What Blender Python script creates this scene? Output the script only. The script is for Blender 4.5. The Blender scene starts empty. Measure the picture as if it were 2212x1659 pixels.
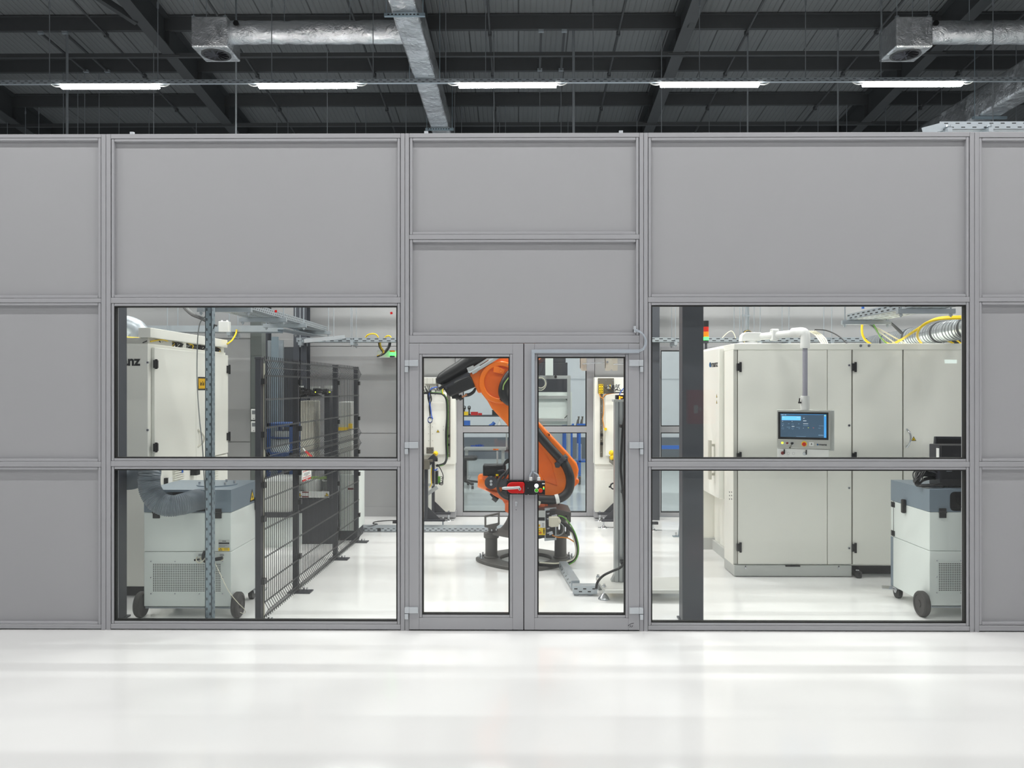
import bpy, math, random
from mathutils import Vector, Matrix
C = bpy.context.scene.collection
SC = bpy.context.scene
R = math.radians
random.seed(7)
# ------------------------------------------------------------ camera geometry (metres; partition front face is Y = 0)
F, CX, HY, CAMY, CAMZ, YAW = 1740.0, 1106.0, 836.0, -6.0, 1.817, 0.0080
def P(px, py, Y):
    """world point at depth Y that the photograph shows at (px, py)"""
    u = (px - CX) / F; w = (HY - py) / F
    t = (Y - CAMY) / (math.cos(YAW) + math.sin(YAW) * u)
    return Vector((t * (-math.sin(YAW) + math.cos(YAW) * u), Y, CAMZ + t * w))
def wx(px, Y=0.0): return P(px, HY, Y).x
def wz(py, Y=0.0, px=CX): return P(px, py, Y).z
def G(px, py):
    """floor point seen at (px, py)"""
    t = CAMZ * F / (py - HY); u = (px - CX) / F
    return Vector((t * (-math.sin(YAW) + math.cos(YAW) * u), CAMY + t * (math.cos(YAW) + math.sin(YAW) * u), 0))
cam = bpy.data.cameras.new('camera'); cam.sensor_width = 36; cam.lens = 36 * F / 2212
cam.shift_y = (HY - 829.5) / 2212; cam.clip_end = 200
co = bpy.data.objects.new('camera', cam); C.objects.link(co)
co.location = (0, CAMY, CAMZ); co.rotation_euler = (R(90), 0, YAW); SC.camera = co

# ------------------------------------------------------------ materials
def lin(c): c /= 255.0; return c / 12.92 if c <= .04045 else ((c + .055) / 1.055) ** 2.4
def col(r, g, b): return (lin(r), lin(g), lin(b), 1)
def mat(name, rgb, rough=.5, metal=0, var=.05, vs=6, bump=0, bs=60, coat=0, emit=None, es=0, spec=.5):
    m = bpy.data.materials.new(name); m.use_nodes = True; n = m.node_tree.nodes; l = m.node_tree.links
    b = n['Principled BSDF']; c = col(*rgb)
    b.inputs['Roughness'].default_value = rough; b.inputs['Metallic'].default_value = metal
    b.inputs['Coat Weight'].default_value = coat; b.inputs['Coat Roughness'].default_value = .08
    b.inputs['Specular IOR Level'].default_value = spec
    tc = n.new('ShaderNodeTexCoord'); nz = n.new('ShaderNodeTexNoise'); nz.inputs['Scale'].default_value = vs; nz.inputs['Detail'].default_value = 5
    l.new(tc.outputs['Object'], nz.inputs['Vector'])
    mx = n.new('ShaderNodeMix'); mx.data_type = 'RGBA'
    mx.inputs[6].default_value = tuple(x * (1 - var) for x in c[:3]) + (1,); mx.inputs[7].default_value = tuple(min(1, x * (1 + var)) for x in c[:3]) + (1,)
    l.new(nz.outputs['Fac'], mx.inputs[0]); l.new(mx.outputs[2], b.inputs['Base Color'])
    if bump:
        n2 = n.new('ShaderNodeTexNoise'); n2.inputs['Scale'].default_value = bs; n2.inputs['Detail'].default_value = 4
        l.new(tc.outputs['Object'], n2.inputs['Vector'])
        bp = n.new('ShaderNodeBump'); bp.inputs['Strength'].default_value = bump; bp.inputs['Distance'].default_value = .01
        l.new(n2.outputs['Fac'], bp.inputs['Height']); l.new(bp.outputs['Normal'], b.inputs['Normal'])
    if emit:
        b.inputs['Emission Color'].default_value = col(*emit); b.inputs['Emission Strength'].default_value = es
    return m
M = {}
def D(k, *a, **kw): M[k] = mat(k, *a, **kw)
D('frame_grey', (164, 164, 168), .42, var=.02, bump=.02, bs=300)
D('panel_grey', (165, 165, 168), .42, var=.025, vs=1.2)
D('door_grey', (164, 164, 168), .42, var=.02)
D('hinge_grey', (196, 201, 206), .35, .2)
D('conduit_grey', (170, 178, 187), .4, var=.03)
D('gasket', (10, 10, 11), .6)
D('floor_white', (240, 240, 239), .13, var=.02, vs=1.5, bump=.003, bs=2)
D('steel_paint', (68, 70, 72), .5, var=.08)
D('rod_steel', (128, 133, 138), .5, .3, var=.08)
D('column_paint', (72, 75, 82), .45, var=.05)
D('wall_panel', (168, 168, 169), .5, var=.03, vs=2)
D('hall_wall', (150, 152, 156), .6, var=.04)
D('cabinet_white', (247, 247, 239), .38, var=.02)
D('cabinet_edge', (204, 204, 196), .45, var=.02)
D('plinth_grey', (199, 202, 199), .42, var=.03)
D('cart_white', (226, 233, 230), .35, var=.02)
D('cart_blue', (122, 136, 148), .35, var=.03)
D('black', (22, 22, 24), .4, var=.1)
D('black_matt', (30, 30, 33), .7, var=.12)
D('anthracite', (52, 53, 60), .45, var=.08)
D('rubber', (68, 66, 65), .75, var=.15, vs=25, bump=.1)
D('orange', (250, 122, 8), .34, var=.03, coat=.15)
D('orange_dark', (226, 106, 48), .42, var=.05)
D('robot_grey', (96, 94, 91), .5, var=.08, bump=.05, bs=120)
D('chrome', (205, 208, 212), .22, 1, var=.05)
D('alu', (196, 200, 200), .38, .6, var=.04)
D('white_plastic', (235, 236, 234), .4, var=.02)
D('ivory', (222, 218, 200), .45)
D('blue_dim', (58, 92, 152), .45)  # trolley blue dulled in the colour for its dim place behind the fence
D('red', (205, 8, 8), .35)
D('red_dark', (120, 30, 28), .35)
D('yellow', (255, 214, 12), .4)
D('yellow_cable', (252, 214, 20), .4)
D('green_cable', (104, 170, 60), .45)
D('blue', (48, 110, 205), .4)
D('blue_cable', (40, 90, 190), .4)
D('orange_cable', (224, 140, 30), .4)
D('grey_cable', (140, 143, 142), .45)
D('black_cable', (32, 32, 34), .5)
D('hose_grey', (118, 127, 136), .38, var=.05)
D('tube_lilac', (166, 166, 178), .3, .3)
D('screen_blue', (62, 84, 104), .3, emit=(62, 86, 108), es=.55)
D('screen_bar', (110, 190, 240), .3, emit=(105, 190, 240), es=.9)
D('screen_text', (210, 220, 228), .4, emit=(210, 220, 228), es=.6)
D('green_lit', (60, 255, 90), .3, emit=(60, 255, 80), es=5)
D('green_button', (60, 150, 20), .35, emit=(70, 190, 20), es=.25)
D('white_lit', (250, 250, 255), .3, emit=(250, 250, 255), es=1.2)
D('lime_lit', (240, 255, 60), .3, emit=(235, 255, 60), es=1.6)
D('amber_lit', (255, 160, 20), .3, emit=(255, 140, 10), es=4)
D('red_lens', (200, 40, 22), .25)
D('amber_lens', (240, 140, 10), .25)
D('paper', (236, 238, 236), .6)
D('print_grey', (120, 124, 128), .6)
D('wood', (190, 150, 105), .6)
D('lamp_body', (215, 216, 216), .5)
D('bench_dark', (70, 74, 80), .5)
D('steel_brown', (120, 116, 106), .45, .5, var=.12)
D('beige_metal', (204, 202, 190), .45)
D('plate_grey', (206, 207, 203), .45, .3)
D('sign_yellow', (226, 178, 10), .5)
D('grille_hole', (70, 74, 73), .8)
D('fence_wire', (44, 45, 48), .4, .2)
D('hose_dark', (62, 66, 72), .3)
D('lime_bar', (150, 180, 100), .4)
D('column_green', (104, 110, 108), .45)
D('orange_deep', (236, 104, 8), .34, coat=.15)
D('steel_brown_dark', (74, 68, 66), .5)
D('copper', (206, 140, 100), .35, .6)
D('panel_metal', (196, 197, 192), .36, .5)
D('screen_bar2', (62, 150, 215), .3, emit=(60, 150, 220), es=.8)
D('screen_dim', (120, 150, 176), .3, emit=(110, 145, 175), es=.5)
D('lime_soft', (220, 230, 60), .3, emit=(220, 230, 60), es=.7)
D('red_soft', (220, 110, 100), .3, emit=(220, 90, 80), es=.5)
D('logo_blue', (20, 96, 150), .4)
D('exit_lit', (225, 245, 240), .4, emit=(215, 245, 240), es=9)
D('trim_pale', (205, 211, 218), .5)
D('trim_dark', (96, 104, 114), .5)
D('floor_blue', (196, 206, 208), .18, var=.05, vs=1.3, bump=.03, bs=4)
M['lamp'] = mat('lamp', (255, 255, 252), .4, emit=(255, 254, 250), es=88)

def nodes(m): return m.node_tree.nodes, m.node_tree.links, m.node_tree.nodes['Principled BSDF']
# crumpled aluminium foil
m = mat('foil', (240, 242, 244), .2, .92, var=.08, vs=9); n, l, b = nodes(m); M['foil'] = m
tc = n.new('ShaderNodeTexCoord'); n1 = n.new('ShaderNodeTexNoise'); n1.inputs['Scale'].default_value = 5; n1.inputs['Detail'].default_value = 9; n1.inputs['Roughness'].default_value = .62; n1.inputs['Distortion'].default_value = 1.1
v1 = n.new('ShaderNodeTexVoronoi'); v1.feature = 'DISTANCE_TO_EDGE'; v1.inputs['Scale'].default_value = 11
ad = n.new('ShaderNodeMath'); ad.operation = 'ADD'; bp = n.new('ShaderNodeBump'); bp.inputs['Strength'].default_value = .6; bp.inputs['Distance'].default_value = .055
l.new(tc.outputs['Object'], n1.inputs['Vector']); mp = n.new('ShaderNodeMixRGB'); mp.inputs[0].default_value = .22; l.new(tc.outputs['Object'], mp.inputs[1]); l.new(n1.outputs['Color'], mp.inputs[2]); l.new(mp.outputs[0], v1.inputs['Vector']); l.new(n1.outputs['Fac'], ad.inputs[0]); l.new(v1.outputs['Distance'], ad.inputs[1])
n3 = n.new('ShaderNodeTexNoise'); n3.inputs['Scale'].default_value = 2.2; n3.inputs['Detail'].default_value = 2; l.new(tc.outputs['Object'], n3.inputs['Vector'])
mr = n.new('ShaderNodeMapRange'); mr.inputs['From Min'].default_value = .42; mr.inputs['From Max'].default_value = .66; mr.inputs['To Min'].default_value = .18; l.new(n3.outputs['Fac'], mr.inputs['Value'])
mu = n.new('ShaderNodeMath'); mu.operation = 'MULTIPLY'; l.new(mr.outputs[0], mu.inputs[0]); l.new(ad.outputs[0], mu.inputs[1])
l.new(mu.outputs[0], bp.inputs['Height']); l.new(bp.outputs['Normal'], b.inputs['Normal'])
# galvanised sheet with spangle
m = mat('galvanised', (186, 194, 200), .35, .75, var=.1, vs=14); n, l, b = nodes(m); M['galvanised'] = m
tc = n.new('ShaderNodeTexCoord'); v1 = n.new('ShaderNodeTexVoronoi'); v1.inputs['Scale'].default_value = 45
mr = n.new('ShaderNodeMapRange'); mr.inputs['To Min'].default_value = .28; mr.inputs['To Max'].default_value = .5
l.new(tc.outputs['Object'], v1.inputs['Vector']); l.new(v1.outputs['Distance'], mr.inputs['Value']); l.new(mr.outputs[0], b.inputs['Roughness'])
D('galv_strut', (146, 162, 172), .4, .45, var=.08)
# ribbed roof sheet: joints every 0.95 m, fine ribs
m = mat('roof_sheet', (118, 120, 122), .6, 0, var=.06, vs=.8); n, l, b = nodes(m); M['roof_sheet'] = m
tc = n.new('ShaderNodeTexCoord'); sx = n.new('ShaderNodeSeparateXYZ'); l.new(tc.outputs['Object'], sx.inputs[0])
def saw(period, width):
    a = n.new('ShaderNodeMath'); a.operation = 'PINGPONG'; a.inputs[1].default_value = period / 2; l.new(sx.outputs['X'], a.inputs[0])
    s = n.new('ShaderNodeMapRange'); s.inputs['From Min'].default_value = 0; s.inputs['From Max'].default_value = width; l.new(a.outputs[0], s.inputs['Value']); return s
s1 = saw(.99, .018); s2 = saw(.11, .02)
ad = n.new('ShaderNodeMath'); ad.operation = 'MULTIPLY_ADD'; ad.inputs[1].default_value = 2.0; l.new(s1.outputs[0], ad.inputs[0]); l.new(s2.outputs[0], ad.inputs[2])
bp = n.new('ShaderNodeBump'); bp.inputs['Strength'].default_value = .5; bp.inputs['Distance'].default_value = .02
l.new(ad.outputs[0], bp.inputs['Height']); l.new(bp.outputs['Normal'], b.inputs['Normal'])
mm = n.new('ShaderNodeMix'); mm.data_type = 'RGBA'; mm.blend_type = 'MULTIPLY'; mm.inputs[0].default_value = 1
src = b.inputs['Base Color'].links[0].from_socket; sm = n.new('ShaderNodeMapRange'); sm.inputs['To Min'].default_value = .35; l.new(s1.outputs[0], sm.inputs['Value'])
l.new(src, mm.inputs[6]); l.new(sm.outputs[0], mm.inputs[7]); l.new(mm.outputs[2], b.inputs['Base Color'])
M['bright_galv'] = mat('bright_galv', (220, 226, 228), .26, .95, var=.08, vs=10)
# clear window glass: see-through with a reflection that grows at grazing angles
def glass(name, tint, refl):
    m = bpy.data.materials.new(name); m.use_nodes = True; n = m.node_tree.nodes; l = m.node_tree.links; n.clear()
    o = n.new('ShaderNodeOutputMaterial'); mx = n.new('ShaderNodeMixShader'); t = n.new('ShaderNodeBsdfTransparent'); g = n.new('ShaderNodeBsdfGlossy')
    t.inputs[0].default_value = tint; g.inputs['Roughness'].default_value = .01
    lw = n.new('ShaderNodeLayerWeight'); lw.inputs[0].default_value = .5
    pw = n.new('ShaderNodeMath'); pw.operation = 'POWER'; pw.inputs[1].default_value = 5; l.new(lw.outputs['Facing'], pw.inputs[0])
    ma = n.new('ShaderNodeMath'); ma.operation = 'MULTIPLY_ADD'; ma.inputs[1].default_value = .9; ma.inputs[2].default_value = refl; l.new(pw.outputs[0], ma.inputs[0])
    l.new(ma.outputs[0], mx.inputs[0]); l.new(t.outputs[0], mx.inputs[1]); l.new(g.outputs[0], mx.inputs[2]); l.new(mx.outputs[0], o.inputs[0])
    M[name] = m
glass('glass', (.985, .995, .985, 1), .03)

# ------------------------------------------------------------ mesh builder
ORG = {}
def basis(d):
    d = Vector(d).normalized(); a = Vector((0, 0, 1)) if abs(d.z) < .9 else Vector((1, 0, 0))
    u = d.cross(a).normalized(); return u, d.cross(u).normalized(), d
class MB:
    def __init__(s): s.v = []; s.f = []; s.m = []
    def add(s, vs, fs, m=0):
        o = len(s.v); s.v += [Vector(x) for x in vs]; s.f += [[i + o for i in f] for f in fs]; s.m += [m] * len(fs); return s
    def box(s, x0, x1, y0, y1, z0, z1, m=0):
        if x0 > x1: x0, x1 = x1, x0
        if y0 > y1: y0, y1 = y1, y0
        if z0 > z1: z0, z1 = z1, z0
        return s.add([(x0, y0, z0), (x1, y0, z0), (x1, y1, z0), (x0, y1, z0), (x0, y0, z1), (x1, y0, z1), (x1, y1, z1), (x0, y1, z1)],
                     [(0, 3, 2, 1), (4, 5, 6, 7), (0, 1, 5, 4), (1, 2, 6, 5), (2, 3, 7, 6), (3, 0, 4, 7)], m)
    def obox(s, c, dx, dy, hx, hy, hz, m=0):
        dx = Vector(dx).normalized(); dy = Vector(dy); dy = (dy - dx * dy.dot(dx)).normalized(); dz = dx.cross(dy); c = Vector(c)
        vs = [c + dx * a * hx + dy * b * hy + dz * e * hz for e in (-1, 1) for (a, b) in ((-1, -1), (1, -1), (1, 1), (-1, 1))]
        return s.add(vs, [(0, 3, 2, 1), (4, 5, 6, 7), (0, 1, 5, 4), (1, 2, 6, 5), (2, 3, 7, 6), (3, 0, 4, 7)], m)
    def bar(s, p0, p1, a, b, m=0, up=(0, 0, 1)):
        """rectangular bar a wide, b high between two points"""
        p0 = Vector(p0); p1 = Vector(p1); d = p1 - p0
        u = Vector(up)
        if abs(d.normalized().dot(u)) > .95: u = Vector((0, 1, 0))
        side = d.cross(u)
        return s.obox((p0 + p1) / 2, d, side, d.length / 2, a / 2, b / 2, m)
    def cyl(s, p0, p1, r, n=12, m=0, r1=None):
        p0 = Vector(p0); p1 = Vector(p1); r1 = r if r1 is None else r1; u, w, d = basis(p1 - p0)
        ring = [(math.cos(2 * math.pi * i / n), math.sin(2 * math.pi * i / n)) for i in range(n)]
        vs = [p0 + (u * a + w * b) * r for a, b in ring] + [p1 + (u * a + w * b) * r1 for a, b in ring]
        fs = [(i, (i + 1) % n, n + (i + 1) % n, n + i) for i in range(n)] + [tuple(range(n - 1, -1, -1)), tuple(range(n, 2 * n))]
        return s.add(vs, fs, m)
    def tube(s, pts, r, n=8, m=0):
        pts = [Vector(p) for p in pts]; k = len(pts); rr = r if isinstance(r, (list, tuple)) else [r] * k
        u, w, d = basis(pts[1] - pts[0]); vs = []
        for i, p in enumerate(pts):
            d2 = (pts[min(i + 1, k - 1)] - pts[max(i - 1, 0)]).normalized()
            u = (u - d2 * u.dot(d2)).normalized(); w = d2.cross(u)
            vs += [p + (u * math.cos(2 * math.pi * j / n) + w * math.sin(2 * math.pi * j / n)) * rr[i] for j in range(n)]
        fs = [(i * n + j, i * n + (j + 1) % n, (i + 1) * n + (j + 1) % n, (i + 1) * n + j) for i in range(k - 1) for j in range(n)]
        fs += [tuple(range(n - 1, -1, -1)), tuple(range((k - 1) * n, k * n))]
        return s.add(vs, fs, m)
    def prism(s, poly, axis, a0, a1, m=0):
        f = {'x': lambda a, u, v: (a, u, v), 'y': lambda a, u, v: (u, a, v), 'z': lambda a, u, v: (u, v, a)}[axis]; k = len(poly)
        vs = [f(a0, *p) for p in poly] + [f(a1, *p) for p in poly]
        return s.add(vs, [(i, (i + 1) % k, k + (i + 1) % k, k + i) for i in range(k)] + [tuple(range(k - 1, -1, -1)), tuple(range(k, 2 * k))], m)
    def ring(s, outer, inner, axis, a0, a1, m=0):
        """plate with one hole; outer and inner have the same number of points"""
        f = {'x': lambda a, u, v: (a, u, v), 'y': lambda a, u, v: (u, a, v), 'z': lambda a, u, v: (u, v, a)}[axis]; k = len(outer)
        vs = [f(a, *p) for a in (a0, a1) for q in (outer, inner) for p in q]; fs = []
        for i in range(k):
            j = (i + 1) % k
            fs += [(i, j, k + j, k + i), (2 * k + i, 3 * k + i, 3 * k + j, 2 * k + j), (i, 2 * k + i, 2 * k + j, j), (k + i, k + j, 3 * k + j, 3 * k + i)]
        return s.add(vs, fs, m)
    def lathe(s, c, d, prof, n=20, m=0):
        c = Vector(c); u, w, d = basis(d); vs = []; k = len(prof)
        for r, h in prof: vs += [c + d * h + (u * math.cos(2 * math.pi * j / n) + w * math.sin(2 * math.pi * j / n)) * r for j in range(n)]
        fs = [(i * n + j, i * n + (j + 1) % n, (i + 1) * n + (j + 1) % n, (i + 1) * n + j) for i in range(k - 1) for j in range(n)]
        fs += [tuple(range(n - 1, -1, -1)), tuple(range((k - 1) * n, k * n))]
        return s.add(vs, fs, m)
    def xf(s, mtx):
        s.v = [mtx @ v for v in s.v]; return s
    def join(s, o):
        k = len(s.v); s.v += o.v; s.f += [[i + k for i in f] for f in o.f]; s.m += o.m; return s
    def build(s, name, mats, parent=None, bevel=0, smooth=True, seg=2):
        org = ORG.get(parent.name, Vector((0, 0, 0))) if parent else Vector((0, 0, 0))
        me = bpy.data.meshes.new(name); me.from_pydata([v - org for v in s.v], [], s.f)
        if not isinstance(mats, (list, tuple)): mats = [mats]
        for k in mats: me.materials.append(M[k])
        me.polygons.foreach_set('material_index', s.m)
        if smooth:
            me.polygons.foreach_set('use_smooth', [True] * len(s.f)); me.set_sharp_from_angle(angle=.65)
        me.update()
        o = bpy.data.objects.new(name, me); C.objects.link(o)
        if parent: o.parent = parent; ORG[o.name] = org
        if bevel:
            b = o.modifiers.new('edge', 'BEVEL'); b.width = bevel; b.segments = seg; b.limit_method = 'ANGLE'; b.angle_limit = R(40)
        return o
def spl(pts, n=6):
    pts = [Vector(p) for p in pts]; out = []
    for i in range(len(pts) - 1):
        p0 = pts[max(i - 1, 0)]; p1 = pts[i]; p2 = pts[i + 1]; p3 = pts[min(i + 2, len(pts) - 1)]
        for k in range(n):
            t = k / n
            out.append(.5 * ((2 * p1) + (p2 - p0) * t + (2 * p0 - 5 * p1 + 4 * p2 - p3) * t * t + (3 * p1 - p0 - 3 * p2 + p3) * t ** 3))
    return out + [pts[-1]]
def circ(cx, cy, r, n=24, a0=0.0): return [(cx + r * math.cos(a0 + 2 * math.pi * i / n), cy + r * math.sin(a0 + 2 * math.pi * i / n)) for i in range(n)]
def rrect(x0, x1, y0, y1, r, n=5):
    out = []
    for cx, cy, a in ((x1 - r, y0 + r, -90), (x1 - r, y1 - r, 0), (x0 + r, y1 - r, 90), (x0 + r, y0 + r, 180)):
        out += [(cx + r * math.cos(R(a + 90 * i / n)), cy + r * math.sin(R(a + 90 * i / n))) for i in range(n + 1)]
    return out
def tag(o, label, cat, group=None, kind=None):
    o['label'] = label; o['category'] = cat
    if group: o['group'] = group
    if kind: o['kind'] = kind
    return o
def thing(name, label, cat, loc=(0, 0, 0), group=None):
    o = bpy.data.objects.new(name, None); C.objects.link(o); o.location = loc; o.empty_display_size = .1
    ORG[o.name] = Vector(loc); return tag(o, label, cat, group)
def struct(o): o['kind'] = 'structure'; return o
def copy_tree(o, parent=None):
    c = o.copy(); C.objects.link(c); c.parent = parent; ORG[c.name] = ORG.get(o.name, Vector((0, 0, 0)))
    for ch in list(o.children): copy_tree(ch, c)
    return c
def text(name, body, size, mname, parent, mtx, bold=0, ext=.0008):
    cu = bpy.data.curves.new(name, 'FONT'); cu.body = body; cu.size = size; cu.extrude = ext; cu.offset = bold; cu.align_x = 'CENTER'; cu.align_y = 'CENTER'
    t = bpy.data.objects.new(name, cu); C.objects.link(t)
    me = bpy.data.meshes.new_from_object(t.evaluated_get(bpy.context.evaluated_depsgraph_get()))
    C.objects.unlink(t); bpy.data.objects.remove(t)
    org = ORG.get(parent.name, Vector((0, 0, 0))) if parent else Vector((0, 0, 0))
    me.transform(Matrix.Translation(-org) @ mtx); me.materials.clear(); me.materials.append(M[mname])
    o = bpy.data.objects.new(name, me); C.objects.link(o); o.parent = parent; ORG[o.name] = org; return o
def facing(pos, right=(1, 0, 0), up=(0, 0, 1)):
    r = Vector(right).normalized(); u = Vector(up).normalized(); n = r.cross(u)
    mm = Matrix((r, u, n)).transposed().to_4x4(); mm.translation = Vector(pos); return mm
ORDN = 'first second third fourth fifth sixth seventh eighth ninth tenth eleventh twelfth thirteenth fourteenth fifteenth sixteenth seventeenth eighteenth nineteenth twentieth'.split()
def nth(i): return ORDN[i] if i < 20 else ('twenty-' + ORDN[i - 20] if i < 29 else 'thirtieth')
LAMP_W, EXPO = 60, 0
# ============================================================ hall shell
XL, XR, YB, YF = -15.0, 16.0, -10.0, 14.6
ZR0 = 1.817 + 6.12                                   # underside of the rafters at 19.3 m from the camera
def zr(Y): return ZR0 + .107 * (19.3 - (Y + 6))      # roof falls away from the camera at six degrees
struct(MB().box(XL, XR, YB, YF, -.1, 0).build('floor', 'floor_white'))
mb = MB(); t = .12
mb.add([(XL, YB, zr(YB) + .62), (XR, YB, zr(YB) + .62), (XR, YF, zr(YF) + .62), (XL, YF, zr(YF) + .62), (XL, YB, zr(YB) + .62 + t), (XR, YB, zr(YB) + .62 + t), (XR, YF, zr(YF) + .62 + t), (XL, YF, zr(YF) + .62 + t)],
       [(0, 3, 2, 1), (4, 5, 6, 7), (0, 1, 5, 4), (1, 2, 6, 5), (2, 3, 7, 6), (3, 0, 4, 7)])
struct(mb.build('ceiling', 'roof_sheet', smooth=False))
for nm, a in (('wall_left', (XL - .1, XL, YB, YF)), ('wall_right', (XR, XR + .1, YB, YF)), ('wall_rear', (XL, XR, YB - .1, YB)), ('wall_far', (XL, XR, YF, YF + .1))):
    struct(MB().box(*a, 0, zr(YB) + .7 if nm != 'wall_far' else zr(YF) + .65).build(nm, 'hall_wall'))
# ------------------------------------------------------------ roof steel
raft_px = {-11.82: 'steel roof rafter at the far left edge of the ceiling', -6.84: 'steel roof rafter left of the square foil air box', -1.86: 'steel roof rafter above the long foil air duct',
           3.12: 'steel roof rafter right of the foil duct, over the centre-right panel', 8.10: 'steel roof rafter behind the right-hand foil air box', 13.08: 'steel roof rafter at the far right edge of the ceiling'}
def sbar(mb, x0, x1, Ya, Yb, dz0, dz1, m=0):
    """bar that follows the roof slope"""
    mb.add([(x0, Ya, zr(Ya) + dz0), (x1, Ya, zr(Ya) + dz0), (x1, Yb, zr(Yb) + dz0), (x0, Yb, zr(Yb) + dz0), (x0, Ya, zr(Ya) + dz1), (x1, Ya, zr(Ya) + dz1), (x1, Yb, zr(Yb) + dz1), (x0, Yb, zr(Yb) + dz1)],
           [(0, 3, 2, 1), (4, 5, 6, 7), (0, 1, 5, 4), (1, 2, 6, 5), (2, 3, 7, 6), (3, 0, 4, 7)], m); return mb
for X, lab in raft_px.items():
    o = sbar(MB(), X - .12, X + .12, YB, YF - .1, 0, .025)
    sbar(o, X - .12, X + .12, YB, YF - .1, .575, .6); sbar(o, X - .008, X + .008, YB, YF - .1, .025, .575)
    o = tag(o.build('roof_rafter', 'steel_paint', smooth=False), lab, 'beam', 'roof rafters')
    for Y in (6.2, 9.5, 11.1, 12.7):
        sbar(MB(), X - .1, X + .1, Y, Y + .02, .026, .574).build('stiffener', 'steel_paint', o)
    for Y in (9.75, 12.9):
        sbar(MB(), X - .2, X + .2, Y - .06, Y + .06, -.02, -.002).build('strut_cleat', 'steel_paint', o)
pd = [12.27, 13.87, 15.47, 17.07, 18.68, 20.28, 21.88]
for i, d in enumerate(pd):
    Y = d - 6; z = zr(Y)
    mb = MB().box(XL, XR, Y, Y + .012, z + .35, z + .61).box(XL, XR, Y + .012, Y + .09, z + .35, z + .362).box(XL, XR, Y - .07, Y, z + .598, z + .61)
    lab = {1: 'dark purlin crossing the roof at the very top edge of the picture', 2: 'dark purlin crossing just above the square foil air boxes', 3: 'dark purlin crossing just above the row of lit lamps', 4: 'dark purlin crossing just below the row of lit lamps'}.get(i, 'dark roof purlin, ' + nth(i) + ' counted from the camera')
    tag(mb.build('roof_purlin', 'steel_paint', smooth=False), lab, 'beam', 'roof purlins')
for k, (d, lab) in enumerate(((15.75, 'slim steel strut tying the rafters above the lit lamps'), (18.9, 'slim steel strut tying the rafters low behind the partition top'))):
    Y = d - 6; z = zr(Y)
    tag(MB().bar((XL, Y, z), (XR, Y, z), .075, .075).build('roof_strut', 'steel_paint'), lab, 'beam', 'roof struts')
# knee brackets where rafters meet the roof columns
for X, yy, lab in ((-6.84, 8.1, 'slanted haunch bracket on the left rafter'), (3.12, 8.3, 'slanted haunch bracket on the centre-right rafter'), (8.1, 7.4, 'slanted haunch bracket on the right rafter behind the foil box')):
    s = -1 if X < 0 else (1 if X > 5 else .25)
    tag(MB().bar((X + s * 1.25, yy - .9, zr(yy - .9) + .42), (X + s * .1, yy + .5, zr(yy + .5) + .02), .11, .11).build('haunch_bracket', 'steel_paint'), lab, 'bracket', 'haunch brackets')
# sprinkler pipes running down the slope under the purlins
pxs = [-7.97, -5.56, -3.06, -.55, 1.92, 4.38, 6.87, 9.3]
for i, X in enumerate(pxs):
    r = thing('sprinkler_pipe', 'thin pipe running down the roof slope, %s from the left' % nth(i), 'pipe', (X, 6, zr(6)), 'roof pipes')
    MB().cyl((X, 4.0, zr(4.0) + .27), (X, YF - .2, zr(YF - .2) + .27), .022, 10).build('pipe', 'steel_paint', r)
    for d in pd[1:6]:
        Y = d - 6
        MB().cyl((X, Y + .05, zr(Y) + .36), (X, Y + .05, zr(Y) + .25), .008, 6).box(X - .035, X + .035, Y + .02, Y + .08, zr(Y) + .23, zr(Y) + .31).build('pipe_clamp', 'steel_paint', r)
# galvanised channels between the purlins
for px0, px1, lab in ((88, 186, 'short channel between two purlins, leftmost one at top left'), (140, 232, 'short channel between two purlins, second one at top left'), (1169, 1166, 'short slotted channel between purlins right of the foil duct'), (1219, 1212, 'second slotted channel between purlins right of the foil duct')):
    a = P(px0, 72, 9.52); b = P(px1, 152, 11.02)
    a.z = zr(9.52) + .33; b.z = zr(11.02) + .33
    mb = MB().bar(a, b, .045, .03).box(a.x - .05, a.x + .05, a.y - .03, a.y + .03, a.z - .02, a.z + .03, 1).box(b.x - .05, b.x + .05, b.y - .03, b.y + .03, b.z - .02, b.z + .03, 1)
    tag(mb.build('roof_channel', ['steel_paint', 'galvanised']), lab, 'channel', 'roof channels')
# hanger rods behind the partition top, each from its purlin
rods = [(16, 4), (55, 4), (84, 4), (137, 3), (168, 3), (183, 3), (214, 3), (257, 4), (332, 2), (322, 4), (424, 4), (510, 1), (598, 4), (622, 4), (707, 2), (768, 4), (790, 4), (877, 3), (982, 3), (997, 4), (1067, 2), (1079, 4), (1092, 4), (1166, 3), (1212, 3), (1227, 4), (1376, 4), (1429, 2),
        (1532, 4), (1599, 4), (1615, 2), (1696, 4), (1767, 4), (1810, 2), (1829, 4), (1913, 4), (1946, 4), (1982, 3), (2034, 3), (2077, 3), (2110, 3), (2145, 1), (2195, 2)]
rods.sort()
for i, (px, k) in enumerate(rods):
    Y = pd[k] - 6 + .05; X = wx(px, Y); z = zr(Y) + .36
    thick = px in (1239, 1615, 1810, 510)
    mb = MB().cyl((X, Y, 3.2), (X, Y, z), .016 if thick else .008, 6)
    mb.cyl((X, Y, z - .16), (X, Y, z - .1), .016, 6)
    if i < 20: lab = 'thin hanger rod below the roof, %s from the left' % nth(i)
    else: lab = 'thin hanger rod below the roof, %s from the right' % nth(len(rods) - 1 - i)
    tag(mb.build('hanger_rod', 'rod_steel'), lab, 'rod', 'hanger rods behind the partition')
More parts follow.
